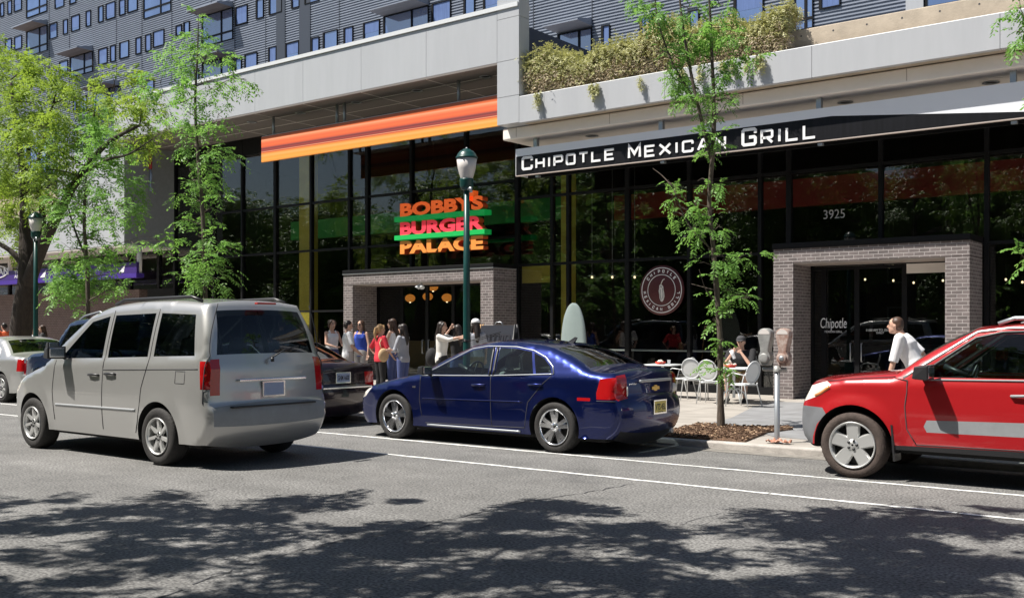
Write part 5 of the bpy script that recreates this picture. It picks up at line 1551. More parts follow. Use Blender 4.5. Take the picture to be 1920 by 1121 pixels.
# ================================================================ TREES
def frond_arrays(rng, bases, dirs, length, npair, lw, droop=.5):
    """feathery compound leaves: a row of paired leaflets along a drooping midrib"""
    n = len(bases)
    bases = np.asarray(bases); dirs = np.asarray(dirs)
    L = length * rng.uniform(.65, 1.25, n)
    side = np.cross(dirs, np.array([0, 0, 1.0])) + rng.normal(0, .15, (n, 3))
    side /= np.linalg.norm(side, axis=1)[:, None] + 1e-9
    V, Q = [], []
    c = 0
    for k in range(npair):
        t = (k + .6) / npair
        p = bases + dirs * (L * t)[:, None]; p[:, 2] -= droop * L * t * t
        ll = (L * .42 * (1 - .55 * abs(t - .45)))
        ax = dirs.copy(); ax[:, 2] -= 2 * droop * t; ax /= np.linalg.norm(ax, axis=1)[:, None]
        for sg in (-1, 1):
            d = side * sg * .85 + ax * .45 + rng.normal(0, .16, (n, 3)); d[:, 2] -= .25
            d /= np.linalg.norm(d, axis=1)[:, None]
            wv = ax * (lw * L)[:, None] + rng.normal(0, .12, (n, 3)) * (lw * L)[:, None]
            q0 = p; q2 = p + d * ll[:, None]; mid = p + d * (ll * .5)[:, None]
            V += [q0, mid - wv, q2, mid + wv]
            i0 = np.arange(n) * 0
            Q.append(np.stack([np.arange(n) + (c + j) * n for j in range(4)], 1)); c += 4
    return np.concatenate(V), np.concatenate(Q)
def make_tree(name, label, trunk, blobs, leaf='leaf', bark='bark', per=46, length=.24, npair=6, seed=1, lw=.085, links=True, branches=(), twigs=(), group=None, ball=.75, brad=.018):
    """trunk: [(point, radius)]; blobs: [(centre, radius)] of foliage, each carried by a branch that leaves the trunk"""
    rng = np.random.default_rng(seed); rd = random.Random(seed)
    t = thing(name, label, 'tree', trunk[0][0], 0, group)
    fine = catm3([p for p, r in trunk], 5)
    rr = np.interp(np.linspace(0, len(trunk) - 1, len(fine)), range(len(trunk)), [r for p, r in trunk])
    rr = [r * rd.uniform(.93, 1.07) for r in rr]
    MB().tube(fine, rr, 10).build('trunk', bark, t, world=True)
    nodes = [(p, r) for p, r in zip(fine, rr)]
    mb = MB()
    for br in branches:
        f = catm3([p for p, r in br], 4); r2 = np.interp(np.linspace(0, len(br) - 1, len(f)), range(len(br)), [r for p, r in br])
        mb.tube(f, list(r2), 8); nodes += list(zip(f, r2))
    base, dr = [], []
    tops = [p for p, r in nodes]
    for c, r in sorted(blobs, key=lambda b: min((Vector(b[0]) - p).length for p in tops)):
        c = Vector(c)
        if links:
            cand = [(p, q) for p, q in nodes if p.z < c.z + .15 * r]
            cand = cand or nodes
            p0, r0 = min(cand, key=lambda n: (n[0] - c).length + max(0, c.z - n[0].z) * .25)
            mid = p0.lerp(c, .55) + Vector((rd.uniform(-.08, .08), rd.uniform(-.08, .08), rd.uniform(0, .14))) * min(1.5, (c - p0).length)
            path = catm3([p0, mid, c + Vector((0, 0, r * .2))], 5)
            q = min(r0 * .7, brad + .012 * (c - p0).length)
            rad_ = list(np.linspace(q, .005, len(path))); mb.tube(path, rad_, 6)
            nodes += list(zip(path[2:], rad_[2:]))
        else: path = [c]
        n = max(8, int(per * 2.1 * (r / .4) ** 2))
        # some fronds along the branch, most in a shell round the centre, with gaps
        subs = [c + Vector((rd.gauss(0, 1), rd.gauss(0, 1), rd.gauss(0, .8))) * r * .55 for _ in range(max(3, int(5 * r / .4)))]
        for s_ in subs:
            if links and rd.random() < .6: mb.tube([c.lerp(path[max(0, len(path) - 3)], rd.uniform(0, 1)), c.lerp(s_, .6) + Vector((0, 0, .04)), s_], [.006, .004, .002], 4)
        for _ in range(n):
            s_ = rd.choice(subs)
            v = Vector((rd.gauss(0, 1), rd.gauss(0, 1), rd.gauss(0, .8)))
            p = s_ + v * r * .30
            d = (p - c) * (1 / (r + 1e-6)) + Vector((rd.gauss(0, .6), rd.gauss(0, .6), rd.gauss(.05, .35)))
            d.normalize()
            base.append(p); dr.append(d)
    for br in twigs:
        f = catm3(br, 4); mb.tube(f, list(np.linspace(.014, .003, len(f))), 5)
    if mb.v: mb.build('branches', bark, t, world=True)
    V, Q = frond_arrays(rng, np.array([tuple(b) for b in base]), np.array([tuple(d) for d in dr]), length, npair, lw)
    big_mesh('crown', V, Q, leaf, t)
    return t
def catm3(p, n):
    p = [Vector(q) for q in p]
    if len(p) == 2: return [p[0].lerp(p[1], i / n) for i in range(n + 1)]
    e = [p[0] * 2 - p[1]] + p + [p[-1] * 2 - p[-2]]
    out = []
    for i in range(1, len(e) - 2):
        a, b, c, d = e[i - 1:i + 3]
        for k in range(n):
            t = k / n; out.append(0.5 * ((2 * b) + (c - a) * t + (2 * a - 5 * b + 4 * c - d) * t * t + (3 * b - a - 3 * c + d) * t ** 3))
    return out + [p[-1]]
def blobset(lst, Y, seed, dy=.45):
    """(column, row, radius in photo pixels) -> centres and radii in metres, spread in depth"""
    rd = random.Random(seed); out = []
    for u, v, r in lst:
        y = Y + rd.uniform(-dy, dy) * (1 + r / 60)
        out.append((at(u, v, y), r * depth_at(u, y) / F))
    return out
def tpath(lst, Y, dys=None):
    return [(at(u, v, Y + (dys[i] if dys else 0)), r) for i, (u, v, r) in enumerate(lst)]

# young street tree in the mulch bed, centre right
YT = 14.3
tr = tpath([(1352, 806, .052), (1351, 740, .046), (1350, 640, .043), (1345, 560, .04), (1338, 470, .037), (1330, 390, .036), (1333, 330, .035), (1338, 260, .034), (1338, 180, .03), (1334, 90, .024), (1330, 0, .016), (1326, -70, .008)], YT)
tr[0] = (Vector((tr[0][0].x, YT, SW - .02)), .066)
b1 = tpath([(1334, 300, .03), (1320, 245, .028), (1300, 160, .026), (1282, 60, .02), (1270, -40, .012)], YT, [0, -.05, -.15, -.25, -.3])
b2 = tpath([(1310, 200, .022), (1262, 120, .017), (1234, 40, .012), (1226, -30, .008)], YT, [-.1, -.2, -.35, -.5])
b3 = tpath([(1318, 560, .012), (1290, 420, .010), (1262, 352, .008)], YT, [0, -.1, -.2]); b3[0] = (at(1336, 470, YT), .014)
bl = [(1225, 15, 34), (1250, 50, 30), (1205, -5, 26), (1290, 20, 26), (1272, 85, 26), (1300, 60, 22), (1255, 110, 26), (1282, 130, 24), (1240, 95, 18), (1262, 150, 20), (1300, 145, 22),
      (1330, 30, 24), (1345, 90, 26), (1322, 110, 20), (1350, 10, 20), (1370, 70, 20), (1340, 150, 24), (1365, 130, 24), (1388, 105, 20), (1350, 55, 18), (1405, 120, 12), (1300, 190, 18), (1325, 215, 18), (1352, 210, 16), (1340, 180, 14),
      (1318, 250, 14), (1345, 285, 16), (1352, 250, 18), (1325, 285, 10), (1280, 170, 14), (1310, 170, 16), (1375, 180, 10), (1420, 105, 8),
      (1256, 345, 13), (1268, 372, 16), (1262, 400, 14), (1285, 395, 15), (1305, 385, 12), (1300, 425, 18), (1318, 440, 18), (1338, 400, 14), (1350, 425, 14), (1328, 470, 16), (1345, 480, 16), (1310, 405, 12), (1350, 350, 8), (1332, 345, 8),
      (1338, 500, 15), (1362, 490, 16), (1390, 482, 15), (1410, 480, 12), (1375, 505, 14), (1345, 530, 16), (1365, 545, 16), (1385, 555, 14), (1400, 560, 10), (1335, 560, 13), (1350, 575, 14), (1340, 600, 8), (1355, 585, 12),
      (1337, 690, 10), (1352, 700, 9), (1346, 668, 6), (1362, 690, 7), (1354, 640, 4)]
make_tree('street_tree', 'slender young street tree with feathery leaves growing from the brown mulch bed', tr, blobset(bl, YT, 3, .28), 'leaf', 'bark', per=52, length=.19, npair=6, seed=11, branches=[b1, b2, b3],
          twigs=[[at(1262, 352, YT - .2), at(1242, 330, YT - .2), at(1224, 316, YT - .2)], [at(1336, 560, YT), at(1322, 540, YT - .1), at(1311, 505, YT - .15)], [at(1345, 545, YT), at(1325, 540, YT), at(1296, 532, YT)], [at(1345, 190, YT), at(1366, 185, YT), at(1384, 205, YT)], [at(1331, 345, YT), at(1318, 335, YT), at(1308, 340, YT)]], brad=.007)

# slim tree left of the banner
Y2 = 13.9
tr = tpath([(388, 770, .06), (387, 640, .055), (384, 520, .05), (380, 400, .045), (372, 300, .04), (366, 200, .03), (370, 110, .02), (372, 40, .01)], Y2)
tr[0] = (Vector((tr[0][0].x, Y2, SW - .02)), .07)
bl = [(372, 36, 14), (362, 60, 18), (378, 75, 18), (340, 85, 18), (355, 105, 22), (320, 100, 18), (385, 110, 22), (410, 100, 18), (335, 130, 20), (365, 140, 24), (395, 140, 22), (420, 115, 16), (440, 150, 16), (458, 150, 10),
      (300, 155, 24), (285, 160, 18), (330, 165, 22), (360, 185, 22), (400, 170, 20), (425, 160, 18), (390, 200, 22), (350, 215, 22), (320, 200, 20), (410, 215, 16), (375, 235, 22), (345, 255, 20), (400, 250, 18),
      (365, 275, 22), (395, 285, 20), (420, 290, 16), (440, 290, 12), (350, 300, 18), (380, 315, 22), (405, 330, 20), (360, 340, 20), (385, 355, 22), (410, 370, 16), (345, 365, 16), (365, 385, 18), (395, 395, 16), (380, 420, 18),
      (355, 415, 14), (372, 445, 18), (400, 435, 12), (360, 470, 18), (385, 475, 20), (410, 470, 18), (435, 470, 14), (350, 500, 20), (375, 505, 24), (400, 505, 20), (425, 500, 12), (360, 530, 20), (385, 535, 20), (410, 525, 14), (338, 490, 12), (330, 515, 8)]
make_tree('street_tree', 'slim young street tree reaching above the white fascia left of the striped banner', tr, blobset(bl, Y2, 5, .4), 'leaf', 'bark', per=27, length=.26, npair=5, seed=21, brad=.008)

# leafy young tree left of it
Y3 = 13.7
tr = tpath([(168, 770, .06), (166, 640, .055), (164, 520, .05), (160, 460, .045), (158, 400, .04), (162, 330, .03), (170, 260, .02), (176, 210, .01)], Y3)
tr[0] = (Vector((tr[0][0].x, Y3, SW - .02)), .07)
b1 = tpath([(160, 480, .03), (140, 430, .025), (120, 360, .018), (112, 300, .01)], Y3, [0, .1, .2, .3])
bl = [(170, 215, 24), (150, 235, 26), (190, 235, 26), (210, 260, 26), (170, 265, 30), (135, 270, 28), (120, 300, 28), (150, 305, 30), (185, 300, 28), (215, 300, 24), (235, 320, 18), (130, 340, 30), (165, 340, 30), (200, 340, 30), (230, 350, 24), (250, 380, 20),
      (120, 380, 28), (150, 385, 28), (185, 380, 28), (215, 385, 28), (240, 400, 20), (105, 410, 20), (140, 420, 24), (175, 415, 26), (205, 420, 20), (255, 408, 12), (190, 450, 22), (225, 460, 14), (250, 458, 12), (275, 455, 12), (300, 453, 12), (318, 452, 8),
      (150, 460, 22), (130, 470, 22), (170, 480, 26), (195, 490, 24), (120, 495, 24), (145, 505, 28), (175, 515, 28), (205, 520, 22), (105, 520, 22), (130, 535, 26), (160, 540, 28), (190, 545, 22), (85, 535, 14), (115, 550, 20), (215, 545, 14), (225, 530, 10), (160, 575, 14)]
make_tree('street_tree', 'bushy young street tree with low branches, just right of the old forked tree', tr, blobset(bl, Y3, 6, .6), 'leaf', 'bark', per=25, length=.29, npair=5, seed=31, branches=[b1], brad=.008)

# old forked tree at the far left
Y4 = 14.3
tr = tpath([(38, 770, .36), (36, 660, .31), (44, 580, .28), (52, 520, .27), (48, 440, .17), (46, 380, .12), (40, 300, .09), (28, 220, .06), (20, 150, .03)], Y4)
tr[0] = (Vector((tr[0][0].x, Y4, SW - .05)), .42)
b1 = tpath([(50, 540, .21), (76, 470, .17), (110, 400, .13), (150, 330, .09), (200, 270, .06), (262, 235, .03)], Y4, [0, -.1, -.3, -.5, -.8, -1.0])
b2 = tpath([(50, 510, .10), (30, 480, .08), (0, 458, .06), (-60, 430, .04)], Y4, [0, -.2, -.4, -.6])
b3 = tpath([(76, 470, .10), (80, 400, .09), (70, 320, .07), (90, 230, .04), (110, 160, .02)], Y4, [-.1, 0, .1, .3, .4])
b4 = tpath([(150, 330, .05), (200, 300, .035), (240, 290, .025), (285, 262, .012)], Y4, [-.5, -.8, -1, -1.2])
bl = [(10, 90, 22), (30, 110, 24), (-10, 130, 34), (55, 130, 26), (80, 125, 24), (105, 130, 20), (20, 160, 34), (60, 165, 32), (95, 165, 30), (-15, 180, 36), (130, 160, 22), (150, 170, 22), (30, 205, 34), (70, 205, 32), (110, 200, 30),
      (0, 235, 36), (45, 245, 34), (85, 245, 32), (120, 240, 28), (20, 280, 34), (60, 285, 34), (100, 285, 32), (0, 320, 34), (40, 325, 34), (80, 325, 30), (20, 360, 30), (60, 360, 26), (0, 395, 26), (90, 365, 26), (110, 330, 24),
      (230, 150, 24), (255, 165, 22), (245, 185, 22), (275, 190, 20), (265, 210, 22), (230, 205, 22), (210, 225, 22), (250, 235, 22), (280, 240, 18), (300, 215, 16), (270, 265, 20), (235, 265, 20), (300, 250, 16), (290, 285, 14),
      (150, 205, 18), (175, 190, 16), (200, 180, 16), (-30, 280, 36), (-30, 360, 30), (20, 430, 24), (-5, 440, 24), (40, 410, 20), (70, 435, 18), (10, 465, 18), (-40, 420, 28)]
make_tree('old_tree', 'large old street tree with a thick forked trunk and yellow-green crown at the far left', tr, blobset(bl, Y4, 8, 1.0), 'leaf_old', 'bark_dark', per=30, length=.31, npair=5, seed=41, branches=[b1, b2, b3, b4],
          twigs=[[at(176, 230, Y4), at(180, 170, Y4), at(172, 110, Y4)], [at(205, 200, Y4), at(215, 160, Y4), at(205, 130, Y4)], [at(180, 180, Y4), at(190, 150, Y4), at(193, 125, Y4)], [at(205, 185, Y4), at(216, 150, Y4), at(220, 125, Y4)]])

# ---------------------------------------------------------------- big trees on the near pavement: they shade the road and show in the glass
def sun_lift(u, v, h):
    g = ground(u, v)
    return Vector((g.x + SUND.x / SUND.z * h, g.y + SUND.y / SUND.z * h, h))
rd = random.Random(12)
shade = [(10, 955, 30), (60, 935, 14), (100, 985, 40), (30, 1010, 50), (180, 960, 40), (260, 955, 40), (340, 945, 32), (330, 985, 50), (220, 1000, 60), (120, 1050, 70), (420, 970, 50), (500, 960, 36), (580, 945, 20), (630, 938, 10), (450, 1010, 70), (300, 1050, 80), (560, 1000, 46),
         (640, 1000, 50), (720, 1010, 46), (800, 1000, 44), (860, 985, 40), (920, 975, 36), (980, 970, 36), (1040, 960, 26), (1100, 952, 14), (660, 1060, 80), (520, 1070, 80), (800, 1060, 80), (940, 1030, 70), (1040, 1010, 60), (1100, 1000, 46), (1160, 995, 36), (1220, 1002, 20),
         (1060, 1060, 80), (1180, 1060, 70), (1270, 1060, 38), (900, 1100, 90), (1240, 1105, 60), (1400, 1100, 50), (700, 1110, 90), (400, 1110, 100), (100, 1110, 100),
         (1440, 985, 22), (1480, 1000, 28), (1500, 970, 30), (1550, 965, 34), (1600, 975, 34), (1640, 985, 30), (1690, 985, 40), (1740, 975, 40), (1800, 985, 44), (1860, 980, 44), (1910, 970, 46), (1700, 1030, 44), (1780, 1040, 50), (1860, 1040, 60), (1915, 1060, 60), (1550, 1040, 24), (1620, 1060, 30), (1700, 1085, 40), (1800, 1100, 50), (1500, 1110, 40), (1580, 1115, 30)]
crowns = {0: [], 1: [], 2: []}
for u, v, r in shade:
    g = ground(u, v)
    rm = r * (CAMZ * F / (v - HV)) / F
    for k in range(1):
        h = rd.uniform(5.6, 7.6)
        p = sun_lift(u, v, h)
        i = 0 if g.x < -6.5 else (1 if g.x < -3.2 else 2)
        crowns[i].append((p, max(.24, rm * (.84 if k == 0 else .6))))
near = [('shade_tree', 'tall leafy tree on the near pavement shading the left of the road', Vector((-13.5, -1.6, .1))), ('shade_tree', 'tall leafy tree on the near pavement shading the middle of the road', Vector((-5.5, -1.9, .1))), ('shade_tree', 'tall leafy tree on the near pavement shading the right of the road', Vector((2.5, -1.6, .1)))]
for i, (nm, lb, b) in enumerate(near):
    top = b + Vector((.4, .8, 7.5))
    tr = [(b, .24), (b + Vector((.05, .1, 2)), .19), (b + Vector((.15, .3, 4.2)), .16), (top, .08)]
    cr = crowns[i][:]
    for k in range(8):
        a = rd.uniform(0, 6.28); q = rd.uniform(.5, 3.6)
        cr.append((b + Vector((q * math.cos(a), -abs(q * math.sin(a)) - .2, rd.uniform(4.5, 10.5))), rd.uniform(.7, 1.1)))
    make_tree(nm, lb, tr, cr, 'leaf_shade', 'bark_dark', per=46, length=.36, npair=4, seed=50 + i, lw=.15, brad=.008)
for i, x in enumerate((-92, -80, -69, -58, -47.5, -37, -29, -20.5, -11, -2, 7)):
    b = Vector((x, -8.6 + (i % 2) * 1.5, .1))
    tr = [(b, .22), (b + Vector((.1, 0, 2.5)), .17), (b + Vector((.2, .1, 5)), .12), (b + Vector((.2, .1, 8)), .05)]
    cr = [(b + Vector((rd.gauss(0, 1.9), rd.gauss(0, 1.5), rd.uniform(3.0, 10.0 + (i % 3) * .9))), rd.uniform(.9, 1.4)) for k in range(40)]
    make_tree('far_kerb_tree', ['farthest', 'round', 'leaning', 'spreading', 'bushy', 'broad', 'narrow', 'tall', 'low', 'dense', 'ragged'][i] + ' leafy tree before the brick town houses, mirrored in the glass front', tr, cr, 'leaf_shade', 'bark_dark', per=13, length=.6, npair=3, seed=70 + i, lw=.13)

YR = 13.4
xr_ = gx(2010, YR)
tr = [(Vector((xr_, YR, SW - .02)), .08), (Vector((xr_, YR, 1.5)), .06), (Vector((xr_ + .05, YR, 3.2)), .05), (Vector((xr_, YR, 5.2)), .035), (Vector((xr_, YR, 6.8)), .015)]
bl = [(1912, 15, 22), (1925, 45, 26), (1906, 62, 14), (1915, 95, 12), (1916, 480, 10), (1925, 500, 16), (1950, 30, 36), (1990, 60, 40), (2040, 40, 40), (1960, 100, 30), (2010, 130, 36), (2060, 120, 36), (1950, 180, 20), (2000, 200, 34), (2040, 230, 30), (1990, 280, 26), (2030, 320, 26), (1960, 470, 24), (2000, 500, 28), (1990, 400, 24), (2000, -40, 44)]
make_tree('street_tree', 'street tree mostly beyond the right edge, a few leafy sprays showing', tr, blobset(bl, YR, 9, .3), 'leaf', 'bark', per=50, length=.2, npair=6, seed=91, brad=.007)
# ---------------------------------------------------------------- trailing plants on the terrace
def trailing(name, label, x0, x1, y, zb, h0, h1, n, seed, front=.35):
    rng = np.random.default_rng(seed)
    t = thing(name, label, 'planter', ((x0 + x1) / 2, y, zb))
    MB().box(x0, x1, y, y + .8, zb - .35, zb + .42).build('planter_box', 'concrete', t, world=True)
    xs = rng.uniform(x0 - .05, x1 + .05, n)
    q = rng.uniform(0, 1, n)
    lump = .75 + .22 * np.sin(xs * 1.7 + seed) + .12 * np.sin(xs * 4.1 + 2 * seed) + .08 * np.sin(xs * 9)
    f = (xs - x0) / (x1 - x0)
    hh = (h0 + (h1 - h0) * f) * np.clip(lump, .35, 1.1)
    # the mass rises behind and hangs over the front
    top = zb + .35 + hh * .62
    zz = np.where(q < .55, zb - .12 + rng.uniform(0, 1, n) ** .8 * (top - zb + .1), top - rng.exponential(.16, n) * hh)
    bulge = front * np.sin(np.clip((zz - zb + .15) / (top - zb + .15), 0, 1) * 2.4)
    yy = y + .25 - bulge + rng.normal(0, .12, n) + np.where(q >= .55, rng.uniform(0, .7, n), 0)
    hang = rng.uniform(0, 1, n) < .02
    sx = rng.choice(rng.uniform(x0, x1, 13), n)
    hd = rng.uniform(0, 1, n) * (.4 + .6 * np.abs(np.sin(sx * 37.0)))
    xs = np.where(hang, sx + rng.normal(0, .012, n) + .05 * hd, xs); zz = np.where(hang, zb - .06 - .34 * hd, zz); yy = np.where(hang, y - .46 - .07 * hd + rng.normal(0, .012, n), yy)
    B = np.stack([xs, yy, zz], 1)
    D = np.stack([rng.normal(0, .6, n), rng.normal(-.5, .5, n), rng.normal(-.55, .55, n)], 1); D /= np.linalg.norm(D, axis=1)[:, None]
    dry = (rng.uniform(0, 1, n) < np.clip(.85 - 1.15 * (zz - zb) / (top - zb + .01), .06, .6))
    dry &= ~hang
    wisp = (rng.uniform(0, 1, n) < .10) & ~hang
    B[:, 2] = np.where(wisp, top + rng.normal(-.05, .09, n), B[:, 2]); D[:, 2] = np.where(wisp, np.abs(rng.normal(.5, .4, n)), D[:, 2]); dry &= ~wisp
    for nm, m, sel in (('foliage', 'ivy', ~dry), ('dry_stems', 'dry_ivy', dry)):
        b, d = B[sel].copy(), D[sel].copy()
        if nm == 'dry_stems': d[:, 2] -= 1.4; d /= np.linalg.norm(d, axis=1)[:, None]
        V, Q = frond_arrays(rng, b, d, .105 if nm == 'foliage' else .20, 3, .15 if nm == 'foliage' else .05, .3)
        big_mesh(nm, V, Q, m, t)
    return t
trailing('trailing_plants', 'shaggy olive and straw coloured plants trailing over the white terrace band', gx(992, 20.4), gx(1478, 20.4), 20.42, 7.36, 1.15, 1.30, 34000, 2)
trailing('trailing_plants', 'brownish trailing plants on the far left terrace behind the old tree', -60, -38.4, 20.9, 5.95, 1.3, 1.3, 9000, 5)

# ================================================================ STREET FURNITURE
def street_lamp(u, Y, label):
    b = Vector((gx(u, Y), Y, SW))
    t = thing('street_lamp', label, 'street lamp', b)
    MB().lathe([(.19, 0), (.19, .05), (.15, .09), (.13, .40), (.115, .46), (.08, .52), (.062, .8), (.057, 2.2), (.048, 3.90), (.001, 3.91)], 20).build('post', 'lamp_green', t)
    MB().lathe([(.05, 3.85), (.09, 3.87), (.115, 3.93), (.115, 4.03), (.12, 4.05), (.001, 4.051)], 20).build('collar', 'lamp_green', t)
    MB().lathe([(.10, 4.052), (.108, 4.07), (.150, 4.22), (.172, 4.39), (.001, 4.395)], 24).build('globe', 'globe', t)
    c = MB().lathe([(.185, 4.395), (.188, 4.415), (.170, 4.425), (.150, 4.475), (.11, 4.52), (.07, 4.535), (.065, 4.55), (.001, 4.553)], 24).build('cap', 'lamp_green', t)
    MB().lathe([(.014, 4.552), (.02, 4.565), (.012, 4.58), (.001, 4.585)], 12).build('finial', 'steel', c)
    MB().tube([(.06, -.04, 3.87), (.13, -.05, 3.88), (.14, -.05, 3.81)], .026, 8).build('sensor', 'steel', t)
    return t
lp = street_lamp(875, 13.2, 'dark green street lamp with a frosted globe standing behind the blue sedan')
street_lamp(67, 13.5, 'dark street lamp with a frosted globe in front of the old forked tree')
# wire tied round the near post
x = lp.location.x
t = thing('tie_wire', 'loop of wire tied round the green lamp post and stretching to the sandwich board', 'wire', (x, 13.2, gz(875, 640, 13.2)))
mb = MB()
for k in range(3): mb.tube([(.066 * math.cos(a), .066 * math.sin(a), .012 * k + .01 * math.sin(3 * a)) for a in [2 * math.pi * i / 18 for i in range(19)]], .007, 5)
mb.tube([(.05, -.04, 0), (.2, .1, .06), (.5, .3, .16)], .006, 5).tube([(.05, -.04, .01), (.22, .08, .03), (.48, .3, .13)], .006, 5)
mb.build('wire', 'black_plastic', t)

# double parking meter
mp = ground(1457, 830, SW)
t = thing('parking_meter', 'twin-headed weathered parking meter on a galvanised pole at the kerb', 'parking meter', mp)
MB().lathe([(.036, 0), (.036, 1.0), (.001, 1.001)], 16).build('pole', 'steel', t)
MB().tube([(-.20, .0, .985), (.13, 0, .985)], .028, 10).lathe([(.05, .95), (.05, 1.03), (.001, 1.03)], 14).build('crossbar', 'meter_grey', t)
for k, (dx, m, mm) in enumerate(((-.155, 'meter_grey', 'meter_grey'), (.10, 'meter_rust', 'meter_rust'))):
    h = MB()
    prof = [(.055, 1.03), (.085, 1.10), (.085, 1.16), (.058, 1.22), (.062, 1.27), (.095, 1.42), (.095, 1.46)]
    arc = [(.095 * math.cos(a), 1.46 + .075 * math.sin(a)) for a in [math.pi * i / 12 for i in range(13)]]
    poly = [(dx + a, b) for a, b in prof] + [(dx + a, b) for a, b in arc[1:-1]] + [(dx - a, b) for a, b in prof[::-1]]
    hd = h.prism(poly, 'y', -.07, .07).build('meter_head', m, t, bevel=.015)
    hood = [(dx + .078 * math.cos(a), 1.455 + .062 * math.sin(a)) for a in [math.pi * i / 12 for i in range(13)]]
    MB().prism(hood, 'y', -.073, -.06).build('window', 'globe', hd)
    MB().lathe([(.066, 0), (.066, .02), (.05, .026), (.001, .027)], 20, Matrix.Translation((dx, -.07, 1.135)) @ Matrix.Rotation(math.pi / 2, 4, 'X')).build('coin_vault', mm, hd)
    if k: MB().lathe([(.034, 0), (.032, .006), (.001, .007)], 18, Matrix.Translation((dx, -.097, 1.135)) @ Matrix.Rotation(math.pi / 2, 4, 'X')).build('lock_plate', 'steel', hd)
# a scrap of rag at its foot
t = thing('crumpled_rag', 'crumpled pinkish rag lying at the foot of the parking meter', 'litter', (mp.x + .05, mp.y - .08, SW))
rd = random.Random(4); mb = MB()
nn = 14
for i in range(nn):
    for j in range(6):
        mb.v.append((-.16 + .36 * i / nn, -.06 + .12 * j / 5 + rd.uniform(-.015, .015), .012 + max(0, rd.gauss(.02, .018))))
for i in range(nn - 1):
    for j in range(5): mb.face((i * 6 + j, (i + 1) * 6 + j, (i + 1) * 6 + j + 1, i * 6 + j + 1), 0, False)
mb.build('rag', mat('rag', (.52, .28, .2), .9, var=.2), t)
# mulch bed round the tree
bed = [ground(u, v, SW) for u, v in ((1222, 818), (1298, 800), (1310, 797), (1352, 799), (1400, 802), (1472, 803), (1488, 806), (1440, 812), (1398, 829))]
mb = MB()
mb.prism([(p.x, p.y) for p in bed], 'z', SW - .05, SW + .03)
tag(mb.build('planting_bed', 'mulch', None, bevel=.02), kind='structure')
rd = random.Random(9); mb = MB()
polyb = [(p.x, p.y) for p in bed]
bx_ = [p[0] for p in polyb]; by_ = [p[1] for p in polyb]
k = 0
while k < 1500:
    x, y = rd.uniform(min(bx_), max(bx_)), rd.uniform(min(by_), max(by_))
    if not inside((x, y), polyb): continue
    k += 1
    a = rd.uniform(0, 3.14); l, w_ = rd.uniform(.012, .035), rd.uniform(.006, .014)
    c, s_ = math.cos(a), math.sin(a); z = SW + .032 + rd.uniform(0, .014); h = rd.uniform(.005, .014); tl = rd.uniform(-.01, .01)
    P = [(x + c * l * i - s_ * w_ * j, y + s_ * l * i + c * w_ * j) for i, j in ((-1, -1), (1, -1), (1, 1), (-1, 1))]
    mb.hexa([(P[i][0], P[i][1], z + (tl if i in (1, 2) else -tl)) for i in range(4)], [(P[i][0], P[i][1], z + h + (tl if i in (1, 2) else -tl)) for i in range(4)], 0 if rd.random() < .8 else 1)
tag(mb.build('bark_chips', ['mulch', 'wood_chip'], None), kind='stuff')

# sandwich board
YB = 17.2
bx0, bx1 = gx(903, YB), gx(968, YB)
t = thing('sandwich_board', 'grey sandwich board with the black word BURRITO standing behind the blue sedan', 'signboard', ((bx0 + bx1) / 2, YB, SW))
wd = (bx1 - bx0) / 2 * .96; zt = gz(936, 610, YB) - SW
for sgn, nm in ((1, 'front_panel'), (-1, 'back_panel')):
    MB().hexa([(-wd, -.36 * sgn, .05), (wd, -.36 * sgn, .05), (wd, -.33 * sgn, .05), (-wd, -.33 * sgn, .05)], [(-wd, -.05 * sgn, zt), (wd, -.05 * sgn, zt), (wd, -.02 * sgn, zt), (-wd, -.02 * sgn, zt)]).build(nm, 'board_grey', t)
    for sx in (-1, 1): MB().tube([(sx * (wd + .012), -.35 * sgn, 0), (sx * (wd + .012), -.035 * sgn, zt + .02)], .022, 6).build('leg', 'wood' if sx < 0 else 'black_plastic', t)
MB().tube([(-.12, 0, zt), (-.06, 0, zt + .07), (.06, 0, zt + .07), (.12, 0, zt)], .012, 6).build('handle', 'steel', t)
zw = .30; z0 = zt - .48
x = -wd * .86
ws = dict(I=.4)
for i, ch in enumerate('BURRITO'):
    w_ = .155 * ws.get(ch, 1)
    mb = MB(); glyph(mb, ch, x, z0, w_, zw, .044, lambda a, b, d: (a, -.052 - .31 * (zt - b) / (zt - .05) - .004 - d, b), .004); mb.build('letter', 'ink', t)
    x += w_ + (wd * 1.72 - .155 * 6.4) / 6

# pale fibreglass blade
YS = 18.6
t = thing('fibreglass_blade', 'tall pale grey leaf-shaped board standing on the pavement behind the roof of the blue sedan', 'board', (gx(1075, YS), YS, SW))
zt = gz(1075, 568, YS) - SW
pl = []
for i in range(33):
    q = 1 - (1 - i / 32) ** 2; z = zt * (1 - (1 - q) ** 1.6) if False else zt * q
    pl.append((z, .33 * math.sqrt(max(0, 1 - max(0, (q - .45) / .55) ** 2.6)) * (.80 + .2 * min(1, q / .4)) + .002))
mb = MB()
for z, w_ in pl:
    for k in range(9):
        s_ = -1 + k / 4
        mb.v.append((w_ * s_, -.10 * (1 - s_ * s_) * (.3 + w_), z))
for z, w_ in pl:
    for k in range(9):
        s_ = -1 + k / 4
        mb.v.append((w_ * s_ * .98, .03 - .08 * (1 - s_ * s_) * (.3 + w_), z))
n = len(pl) * 9
for i in range(len(pl) - 1):
    for k in range(8):
        a = i * 9 + k
        mb.face((a, a + 1, a + 10, a + 9), 0, True); mb.face((n + a, n + a + 9, n + a + 10, n + a + 1), 0, True)
    for k in (0, 8):
        a = i * 9 + k; mb.face((a, a + 9, n + a + 9, n + a))
